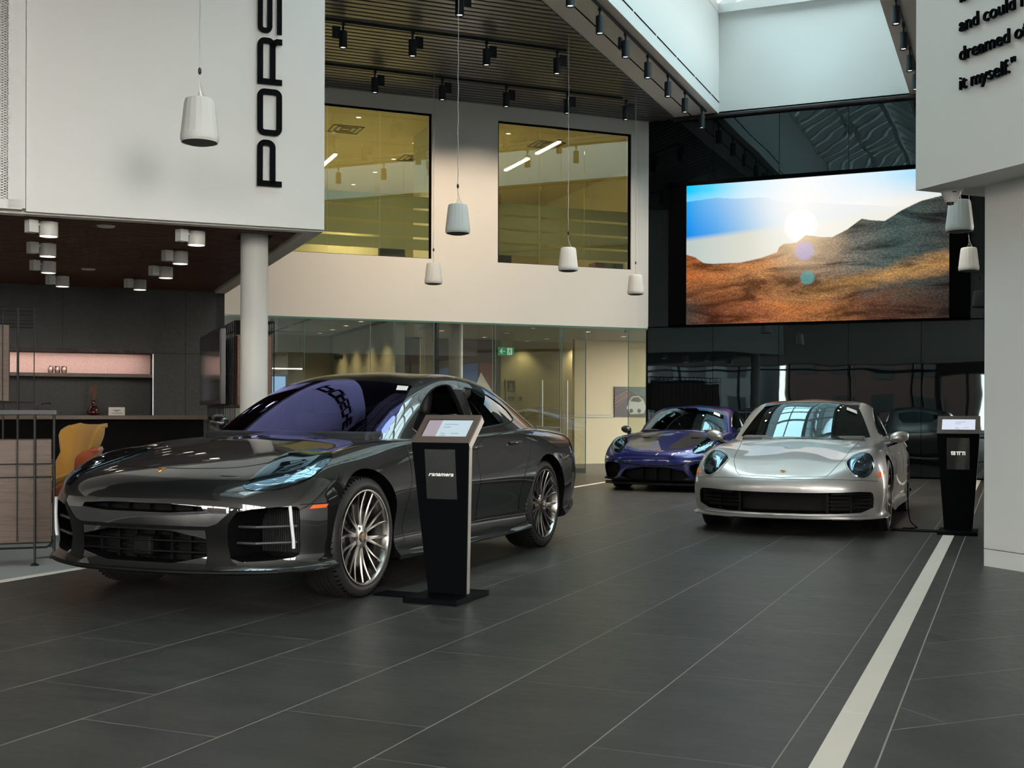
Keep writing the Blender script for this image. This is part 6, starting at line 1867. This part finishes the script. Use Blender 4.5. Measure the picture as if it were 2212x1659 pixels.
def mirror_part(root, x, s, y, z, paint_m, w_=.20, h_=.13):
    m_ = bpy.data.objects.new('wing_mirror', None); C.objects.link(m_); m_.parent = root
    bm = new_bm()
    n, m = 16, 12
    rows = []
    for i in range(n + 1):
        f = i / n; yy = y + .02 + w_ * f
        prof = math.sin(PI * min(1, max(0, 0.08 + f * 0.86))) ** 0.45
        ring = []
        for j in range(m):
            a = 2 * PI * j / m
            ring.append(bm.verts.new((x + .075 * prof * math.cos(a) * (1 if math.cos(a) > 0 else 0.35) - .05 * f, s * yy, z + h_ / 2 * prof * math.sin(a) + .02 * f)))
        rows.append(ring)
    for A, B_ in zip(rows, rows[1:]):
        for j in range(m): bm.faces.new((A[j], A[(j + 1) % m], B_[(j + 1) % m], B_[j]))
    bm.faces.new(rows[0][::-1]); bm.faces.new(rows[-1])
    obj('housing', bm, paint_m, m_, smooth=60)
    bm = new_bm(); add_tube(bm, [(x - .01, s * (y - .10), z - .075), (x - .005, s * (y + .0), z - .065), (x, s * (y + .08), z - .03)], 0.022, 8, rs=[.03, .022, .026]); obj('mirror_foot', bm, 'trim_black', m_, smooth=60)
    return m_
m = mat('lamp_bowl', (0.03, 0.04, 0.05), 0.15, metal=0.6, coat=1.0)
mat('lamp_white', (0.75, 0.78, 0.8), 0.25, coat=0.5)
mat('fin_grey', (0.022, 0.023, 0.025), 0.4)
sedan = build_sedan()

# ================================================================ the two coupes behind
def build_coupe(kind):
    nine = kind == 'silver'
    if nine:
        root = empty('car', (-1.965, 11.76, 0), -PI / 2 + 0.022, 'silver two-door coupe with round headlights facing the camera', 'car')
        P_ = 'paint_silver'
    else:
        root = empty('car', (-4.69, 17.15, 0), -PI / 2 - 0.02, 'deep blue two-door coupe with black hood stripes behind the silver one', 'car')
        P_ = 'paint_blue'
    V_ = View(root)
    Sx = []
    def st(*p): Sx.append(list(p))
    st((.5,0,.13),(.80,0,.14),(.90,0,.17),(.915,0,.27),(.93,0,.40),(.93,0,.49),(.895,0,.56),(.80,0,.605),(.55,0,.675),(.30,0,.733))
    st((.4,0,.13),(.78,.31,.14),(.885,.33,.17),(.90,.33,.27),(.915,.33,.40),(.91,.33,.49),(.875,.33,.56),(.78,.30,.605),(.48,.20,.689),(.15,0,.766))
    st((.3,0,.13),(.70,.58,.14),(.80,.62,.18),(.815,.63,.27),(.825,.635,.40),(.815,.63,.50),(.755,.62,.60),(.60,.585,.71),(.35,.37,.712),(.0,0,.798))
    st((.2,0,.13),(.52,.78,.15),(.60,.835,.19),(.61,.85,.28),(.615,.855,.41),(.60,.845,.53),(.545,.80,.68),(.46,.68,.765),(.18,.42,.748),(-.12,0,.822))
    st((.1,0,.13),(.36,.83,.15),(.385,.875,.20),(.385,.885,.30),(.385,.895,.43),(.37,.885,.56),(.32,.83,.72),(.25,.70,.80),(.02,.45,.780),(-.22,0,.841))
    st((0,0,.13),(0,.86,.15),(0,.90,.21),(0,.91,.33),(0,.915,.46),(0,.905,.60),(0,.845,.75),(0,.71,.82),(-.15,.45,.812),(-.32,0,.859))
    st((-.45,0,.13),(-.45,.83,.14),(-.45,.875,.19),(-.45,.88,.33),(-.45,.89,.48),(-.45,.885,.63),(-.44,.835,.77),(-.40,.71,.845),(-.42,.42,.866),(-.48,0,.886))
    st((-1.,0,.13),(-1.,.81,.14),(-1.,.855,.18),(-1.,.86,.33),(-1.,.875,.48),(-1.,.875,.65),(-1.,.84,.80),(-1.,.76,.865),(-1.,.4,.87),(-1.,0,.87))
    st((-1.6,0,.13),(-1.6,.83,.14),(-1.6,.87,.19),(-1.6,.88,.33),(-1.6,.895,.48),(-1.6,.89,.66),(-1.6,.85,.815),(-1.6,.75,.88),(-1.6,.4,.88),(-1.6,0,.88))
    st((-2.05,0,.13),(-2.05,.86,.15),(-2.05,.905,.21),(-2.05,.915,.34),(-2.05,.925,.48),(-2.05,.915,.67),(-2.05,.865,.825),(-2.05,.74,.885),(-2.05,.4,.9),(-2.05,0,.9))
    st((-2.45,0,.13),(-2.45,.87,.16),(-2.45,.915,.23),(-2.45,.925,.36),(-2.45,.93,.50),(-2.45,.92,.68),(-2.45,.865,.82),(-2.45,.72,.87),(-2.45,.4,.9),(-2.45,0,.9))
    st((-2.75,0,.15),(-2.85,.84,.2),(-2.85,.895,.27),(-2.85,.91,.40),(-2.85,.915,.53),(-2.85,.90,.69),(-2.85,.84,.80),(-2.8,.68,.83),(-2.75,.4,.86),(-2.7,0,.87))
    st((-2.9,0,.18),(-3.1,.74,.22),(-3.2,.80,.28),(-3.23,.82,.40),(-3.24,.82,.54),(-3.2,.80,.68),(-3.15,.74,.77),(-3.05,.58,.80),(-2.95,.35,.82),(-2.85,0,.83))
    st((-3.0,0,.18),(-3.35,.42,.22),(-3.44,.48,.28),(-3.48,.49,.40),(-3.49,.49,.54),(-3.45,.47,.68),(-3.4,.45,.75),(-3.28,.40,.78),(-3.1,.25,.80),(-3.0,0,.81))
    st((-3.1,0,.18),(-3.4,0,.22),(-3.5,0,.28),(-3.53,0,.40),(-3.54,0,.54),(-3.5,0,.68),(-3.44,0,.75),(-3.33,0,.775),(-3.22,0,.79),(-3.1,0,.80))
    S_ = np.array(Sx, float)
    if nine:
        S_[:4, 5:8, 2] -= 0.018; S_[:, :, 2] *= 0.985
    if not nine:
        S_[:, :, 2] *= 0.97; S_[:, :, 1] *= 0.985
        S_[2:4, 6:8, 2] -= 0.035
    G = smooth_grid(S_, 9, 8)
    bm = grid_bm(G); bvh = BVHTree.FromBMesh(bm)
    me = mesh_of('body', bm)
    cb = new_bm()
    cyl_cut(cb, 0, .35, .375, .58, 1.3); cyl_cut(cb, -2.45, .36, .385, .58, 1.3)
    if nine:
        prism_cut(cb, round_poly([(-.79, .235), (-.4, .205), (.4, .205), (.79, .225), (.80, .385), (.76, .415), (.45, .40), (0, .395), (-.45, .40), (-.76, .415), (-.80, .385)], 1), 'x', .50, 2, mirror=False)
    else:
        prism_cut(cb, round_poly([(-.56, .155), (.56, .155), (.40, .35), (-.40, .35)], 1), 'x', .70, 2, mirror=False)
        prism_cut(cb, round_poly([(.61, .165), (.84, .18), (.845, .40), (.64, .42), (.48, .37)], 1), 'x', .46, 2)
    me = boolean(me, cb)
    foot = [(-.36, 0), (-.38, .33), (-.50, .60), (-.68, .72), (-1.1, .76), (-1.5, .76), (-1.95, .72), (-2.35, .65), (-2.65, .50), (-2.8, .28), (-2.82, 0)]
    foot = foot + [(x, -y) for x, y in foot[1:-1]][::-1]
    for p in me.polygons:
        c = p.center
        if p.material_index == 0 and c.z > 0.80 and inside((c.x, c.y), foot): p.material_index = 1
        if p.material_index == 0 and c.z < (0.155 if nine else 0.165) and abs(c.y) < 0.84: p.material_index = 1
        if not nine and p.material_index == 0 and c.z < 0.185 and c.x > 0.3: p.material_index = 1
    shade(me)
    body = obj('body', me, [P_, 'plastic_black'], root)
    K = np.array([
     [(-.40,0,.87),(-.72,0,1.08),(-1.0,0,1.235),(-1.2,0,1.28),(-1.40,0,1.298)],
     [(-.42,.33,.865),(-.74,.29,1.075),(-1.02,.26,1.23),(-1.22,.18,1.277),(-1.45,0,1.298)],
     [(-.54,.60,.855),(-.84,.53,1.065),(-1.10,.45,1.21),(-1.3,.27,1.272),(-1.5,0,1.297)],
     [(-.70,.74,.85),(-.96,.65,1.055),(-1.22,.55,1.22),(-1.4,.32,1.275),(-1.58,0,1.293)],
     [(-1.1,.775,.86),(-1.2,.69,1.06),(-1.38,.57,1.235),(-1.5,.33,1.275),(-1.65,0,1.288)],
     [(-1.5,.775,.865),(-1.52,.69,1.06),(-1.58,.565,1.225),(-1.65,.33,1.262),(-1.75,0,1.276)],
     [(-1.95,.74,.87),(-1.92,.66,1.03),(-1.88,.54,1.17),(-1.88,.32,1.22),(-1.9,0,1.245)],
     [(-2.4,.67,.86),(-2.3,.60,.97),(-2.2,.50,1.08),(-2.1,.30,1.16),(-2.1,0,1.19)],
     [(-2.7,.52,.84),(-2.6,.47,.93),(-2.45,.40,1.01),(-2.35,.25,1.08),(-2.3,0,1.11)],
     [(-2.85,.30,.82),(-2.75,.27,.90),(-2.62,.24,.955),(-2.52,.15,1.0),(-2.45,0,1.04)],
     [(-2.88,0,.81),(-2.8,0,.89),(-2.7,0,.935),(-2.6,0,.97),(-2.52,0,1.01)]], float)
    K[:, :, 2] *= 0.985 if nine else 0.965
    G2 = smooth_grid(K, 9, 9, open_k=True)
    cab = shell_bm(G2, 0.03)
    gb = new_bm()
    for sgn in (1, -1):
        Vv = [[gb.verts.new((g[0], sgn * g[1], g[2])) for g in row] for row in G2]
        for i in range(len(Vv) - 1):
            for j in range(len(Vv[0]) - 1): gb.faces.new((Vv[i][j], Vv[i + 1][j], Vv[i + 1][j + 1], Vv[i][j + 1]))
    gv = BVHTree.FromBMesh(gb); gb.free()
    WS = [(-.43, 0), (-.45, .33), (-.565, .59), (-.64, .655), (-1.125, .485), (-1.05, .26), (-1.03, 0)]
    WS = WS + [(x, -y) for x, y in WS[1:-1]][::-1]
    zf = 0.985 if nine else 0.965
    SWr = round_poly([(x, z * zf, 0) for x, z in ((-.78, .90), (-1.02, 1.08), (-1.26, 1.19), (-1.52, 1.20), (-1.85, 1.12), (-2.18, .98), (-2.2, .935), (-1.9, .92), (-1.2, .905))], 1)
    RG = [(-2.72, 0), (-2.66, .26), (-2.48, .36), (-2.15, .40), (-2.05, 0)]; RG = RG + [(x, -y) for x, y in RG[1:-1]][::-1]
    cb = new_bm(); prism_cut(cb, SWr, 'y', .30, 1.2); prism_cut(cb, WS, 'z', .8, 2, mirror=False); prism_cut(cb, RG, 'z', .8, 2, mirror=False)
    me = boolean(mesh_of('cabin', cab), cb)
    for p in me.polygons:
        c = p.center
        if p.material_index == 0:
            if gv.find_nearest(c)[3] > 0.012: p.material_index = 1
            elif nine and -1.9 < c.x and abs(c.y) < 0.50: p.material_index = 1
    shade(me, 40); obj('cabin', me, [P_, 'trim_black'], root)
    bm = new_bm(); patch(bm, gv, WS, 'z', -0.004, 0.0, 0.05, 0.04, mirror=False); obj('windscreen', bm, 'screen_glass_teal', root, smooth=60)
    for om in (False, True):
        bm = new_bm(); patch(bm, gv, SWr, 'y', -0.004, 0, 0.05, 0.04, mirror=False, onlymirror=om); obj('side_window', bm, 'side_glass', root, smooth=60)
    bm = new_bm(); patch(bm, gv, RG, 'z', -0.004, 0, 0.06, 0.05, mirror=False); obj('rear_window', bm, 'screen_glass_teal', root, smooth=60)
    for sg in (False, True):
        bm = new_bm(); line_on(bm, gv, [(p[0], p[1]) for p in SWr], 'y', 0.008, 0.0, closed=True, smooth=0, mirror=False)
        if sg:
            for v in bm.verts: v.co.y *= -1
            bmesh.ops.reverse_faces(bm, faces=bm.faces)
        obj('window_trim', bm, 'trim_black', root, smooth=50)
    sp_ = [cast(gv, 'z', x, y)[0] for x, y in ((-.94, .39), (-.92, .50), (-.985, .485), (-1.0, .385))] if nine else [cast(gv, 'z', x, y)[0] for x, y in ((-.90, .40), (-.88, .51), (-.95, .49), (-.965, .395))]
    bm = new_bm(); add_quad(bm, [p + Vector((0.01, 0, 0.012)) for p in sp_]); obj('windscreen_label', bm, 'paper', root)
    # headlights
    if nine:
        c0 = cast(bvh, 'o', *AX['o'][2](Vector((.60, .668, .668))))[0]; u0, v0 = AX['o'][2](c0)
        H2r = [Vector((u0 + .120 * math.cos(a), v0 + .205 * math.sin(a), 0)) for a in np.linspace(0, 2 * PI, 41)[:-1]]
    else:
        px = [(1494, 978), (1503, 963), (1523, 949), (1543, 945), (1552, 948), (1549, 958), (1529, 977), (1506, 981)]
        H2r = round_poly([(*p, 0) for p in V_.to(bvh, px, 'o')], 2)
    cen = sum(H2r, Vector()) / len(H2r)
    for side in (1, -1):
        h = bpy.data.objects.new('headlight', None); C.objects.link(h); h.parent = root
        bm = new_bm(); patch(bm, bvh, H2r, 'o', 0.002, 0, 0.03, 0.02, mirror=False, onlymirror=side < 0); obj('lamp_bowl', bm, 'lamp_bowl' if nine else 'lamp_bowl', h, smooth=60)
        bm = new_bm(); patch(bm, bvh, H2r, 'o', 0.004, 0, 0.02, 0.015, mirror=False, onlymirror=side < 0, dome=0.028 if nine else 0.012); obj('lens', bm, 'lamp_lens', h, smooth=70)
        bm = new_bm()
        line_on(bm, bvh, [(p.x, p.y) for p in H2r], 'o', 0.006 if nine else 0.003, 0.003, mirror=False, closed=True, smooth=0)
        if side < 0:
            for v in bm.verts: v.co.y *= -1
            bmesh.ops.reverse_faces(bm, faces=bm.faces)
        obj('bezel_ring', bm, P_ if nine else 'trim_black', h, smooth=60)
        bm = new_bm()
        k_ = 0.052 if nine else 0.03
        offs = [(0, 0.0, .034)] + [(math.cos(a) * k_ * 1.15, math.sin(a) * k_ * 1.15, .016) for a in (PI / 4, 3 * PI / 4, 5 * PI / 4, 7 * PI / 4)]
        if not nine: offs = [((f - .5) * .16, (f - .5) * .14, .02) for f in (0.1, .35, .6, .85)]
        for du, dv, r in offs:
            q, n_ = cast(bvh, 'o', cen.x + du, cen.y + dv)
            M = Matrix.Translation(q + n_ * 0.004) @ n_.to_track_quat('Z', 'Y').to_matrix().to_4x4()
            add_lathe(bm, [(0, 0.012), (r * 0.6, 0.010), (r * .9, 0.004), (r, 0.0)], 20, M)
        if nine:
            a_ = [(cen.x - .07, cen.y - .12), (cen.x + .07, cen.y - .12)]
            line_on(bm, bvh, a_, 'o', 0.006, 0.01, mirror=False, smooth=0)
        if side < 0:
            for v in bm.verts: v.co.y *= -1
            bmesh.ops.reverse_faces(bm, faces=bm.faces)
        obj('reflector', bm, 'lamp_chrome', h, smooth=50)
    # hood outline and other gaps
    bm = new_bm()
    if nine: hp = V_.to(bvh, [(1693, 1032), (1781, 1032), (1797, 1020), (1820, 995), (1845, 965), (1858, 955)], 'z')
    else: hp = V_.to(bvh, [(1420, 980), (1480, 979), (1500, 968), (1520, 950), (1540, 941)], 'z')
    hp[0] = (hp[0][0], 0)
    line_on(bm, bvh, hp, 'z', 0.003, -0.001, smooth=1)
    line_on(bm, bvh, [(-.56, .83), (-.54, .6), (-.50, .4), (-.52, .24)], 'y', 0.003, -0.001)
    line_on(bm, bvh, [(-1.72, .86), (-1.80, .65), (-1.74, .4), (-1.70, .24)], 'y', 0.003, -0.001)
    line_on(bm, bvh, [(0, .515), (.4, .52), (.70, .515), (.83, .50)], 'x', 0.0025, -0.001)
    join_into(body, bm)
    q, n_ = cast(bvh, 'z', .79 if nine else .76, 0); crest(root, q, n_, Vector((-1, 0, .3)), 0.052)
    # nose
    bm = new_bm()
    if nine:
        add_box(bm, .505, .515, -.80, .80, .20, .43)
        for z in (.245, .28, .315, .35):
            for s in (1, -1): add_tube(bm, [(.80, s * .40, z), (.72, s * .60, z), (.60, s * .76, z)], 0.006, 5)
        for s in (1, -1):
            add_box(bm, .66, .79, s * .40 - .012, s * .40 + .012, .205, .42); add_box(bm, .64, .70, s * .60 - .008, s * .60 + .008, .21, .42)
        line_on(bm, bvh, [(.45, .383), (.60, .39), (.76, .384)], 'x', 0.012, -0.01, smooth=1)
        obj('front_grille', bm, 'plastic_black', root)
        bm = new_bm(); line_on(bm, bvh, [(-.74, .197), (-.4, .190), (0, .188), (.4, .190), (.74, .197)], 'x', 0.010, 0.0, mirror=False, smooth=1); obj('front_lip', bm, P_, root, smooth=60)
        for s in (1, -1):
            bm = new_bm(); a = [cast(bvh, 'x', y, .392) for y in (.50, .60, .70)]
            add_tube(bm, [Vector((p.x - .012, p.y * s, p.z)) for p, n_ in a], 0.006, 6); obj('daytime_light', bm, 'chrome', root)
    else:
        for s in (1, -1):
            for z in (.25, .32): add_tube(bm, [(.72, s * .52, z), (.62, s * .70, z), (.52, s * .82, z)], 0.006, 5)
        for y in (-.2, 0, .2): add_box(bm, .71, .80, y - .006, y + .006, .17, .34)
        add_box(bm, .705, .712, -.5, .5, .17, .34)
        obj('front_grille', bm, 'plastic_black', root)
        bm = new_bm(); line_on(bm, bvh, [(-.84, .43), (-.7, .455), (-.55, .435), (-.38, .385), (0, .375), (.38, .385), (.55, .435), (.7, .455), (.84, .43)], 'x', 0.013, -0.004, mirror=False, smooth=2)
        for s in (1, -1): add_tube(bm, [(.77, s * .575, .165), (.82, s * .44, .355)], .012, 6)
        obj('intake_rim', bm, 'trim_black', root, smooth=60)
        bm = new_bm()
        lip = [(.52, -.87), (.66, -.82), (.84, -.64), (.93, -.34), (.95, 0), (.93, .34), (.84, .64), (.66, .82), (.52, .87), (.5, .7), (.7, 0), (.5, -.7)]
        add_prism(bm, lip, Matrix(), .095, .125); obj('front_splitter', bm, 'plastic_black', root)
        # dark hood panels with the coloured stripe between them
        for sg in (1, -1):
            bm = new_bm(); patch(bm, bvh, round_poly([(.72, .13, 0), (.70, .38, 0), (.52, .52, 0), (.10, .60, 0), (-.28, .64, 0), (-.33, .20, 0)], 0), 'z', 0.0015, 0, 0.05, 0.04, mirror=False, onlymirror=sg < 0)
            obj('hood_stripe', bm, 'carbon_dark', root, smooth=60)
            bm = new_bm(); pts = [(.02, .30), (.02, .44), (.10, .42), (.10, .32)]
            patch(bm, bvh, [(x, y) for x, y in pts], 'z', 0.004, 0.002, 0.03, 0.02, mirror=False, onlymirror=sg < 0); obj('hood_vent', bm, 'black_matte', root)
        bm = new_bm()
        y_ = -.40
        for w_ in (.03, .02, .035, .02, .02, .03, .025, .02): 
            q, n_ = cast(bvh, 'z', .585, y_); add_box(bm, q.x - .004, q.x + .004, y_, y_ + w_ - .005, q.z + .002, q.z + .0035); y_ += w_
        obj('hood_script', bm, 'chrome', root)
        wing = empty_child('rear_wing', root)
        bm = new_bm(); add_box(bm, -3.22, -2.98, -.72, .72, 1.13, 1.15, bevel=.008); obj('blade', bm, 'carbon_dark', wing)
        for s in (1, -1):
            bm = new_bm(); add_tube(bm, [(-3.0, s * .42, .78), (-3.02, s * .42, 1.0), (-3.06, s * .42, 1.16), (-3.1, s * .42, 1.14)], .014, 6); obj('wing_stay', bm, 'carbon_dark', wing)
            bm = new_bm(); add_box(bm, -3.25, -2.95, s * .72 - .006, s * .72 + .006, 1.06, 1.18); obj('end_plate', bm, 'carbon_dark', wing)
    bm = new_bm()
    if nine:
        for s in (1, -1):
            bm = new_bm(); patch(bm, bvh, round_poly([(.615, .535, 0), (.52, .54, 0), (.45, .58, 0), (.50, .595, 0), (.60, .57, 0)], 1), 'y', 0.003, 0.003, 0.02, 0.01, mirror=False, onlymirror=s < 0); obj('side_marker', bm, 'amber', root)
    else: bm.free()
    for s in (1, -1): mirror_part(root, -.62, s, .83, .885 * zf, P_ if nine else 'carbon_dark', .17, .12)
    for s in (1, -1):
        q, n_ = cast(bvh, 'y', -1.45, .70)
        bm = new_bm(); add_tube(bm, [(q.x + .09, s * (q.y + .002), .70), (q.x + .06, s * (q.y + .012), .70), (q.x - .06, s * (q.y + .012), .70), (q.x - .09, s * (q.y + .002), .70)], 0.012, 6); obj('door_handle', bm, P_, root, smooth=60)
    bm = new_bm(); add_box(bm, -.90, -.46, -.62, .62, .82, .905 * zf, bevel=0.04, seg=3); obj('dashboard', bm, 'cabin_grey' if nine else 'cabin_dark', root, smooth=50)
    seat(root, -1.45, .36, .62, 'cabin_dark', .55); seat(root, -1.45, -.36, .62, 'cabin_dark', .55)
    steering(root, -.95, .36, .90)
    bm = new_bm(); add_box(bm, -.92, -.90, -.09, .09, 1.13 * zf, 1.18 * zf, bevel=.008); obj('inner_mirror', bm, 'trim_black', root)
    for wy in (.885, -.885): wheel(root, 0, wy, .345, .268, .25, 'five', 'rim_dark', hub=nine)
    for wy in (.915, -.915): wheel(root, -2.45, wy, .355, .275, .29, 'five', 'rim_dark', hub=nine)
    return root
def empty_child(name, parent):
    o = bpy.data.objects.new(name, None); C.objects.link(o); o.parent = parent; return o
mat('fin_grey', (0.022, 0.023, 0.025), 0.4)
mat('carbon_dark', (0.018, 0.018, 0.018), 0.35, coat=0.8, coat_rough=0.08)
mat('cabin_grey', (0.10, 0.095, 0.085), 0.6)
silver = build_coupe('silver')
blue = build_coupe('blue')
# charging lead beside the silver coupe
tagc = new_bm()
add_tube(tagc, round_poly([(-0.99, 12.7, .42), (-0.975, 12.55, .40), (-0.97, 12.5, .25), (-0.95, 12.4, .05), (-0.88, 12.25, .008), (-0.84, 12.1, .008), (-0.9, 12.0, .008), (-0.98, 12.0, .008)], 2, closed=False), 0.006, 6)
tag(obj('charging_cable', tagc, 'black_matte', smooth=60), 'thin black cable looping to the floor beside the silver coupe', 'cable')
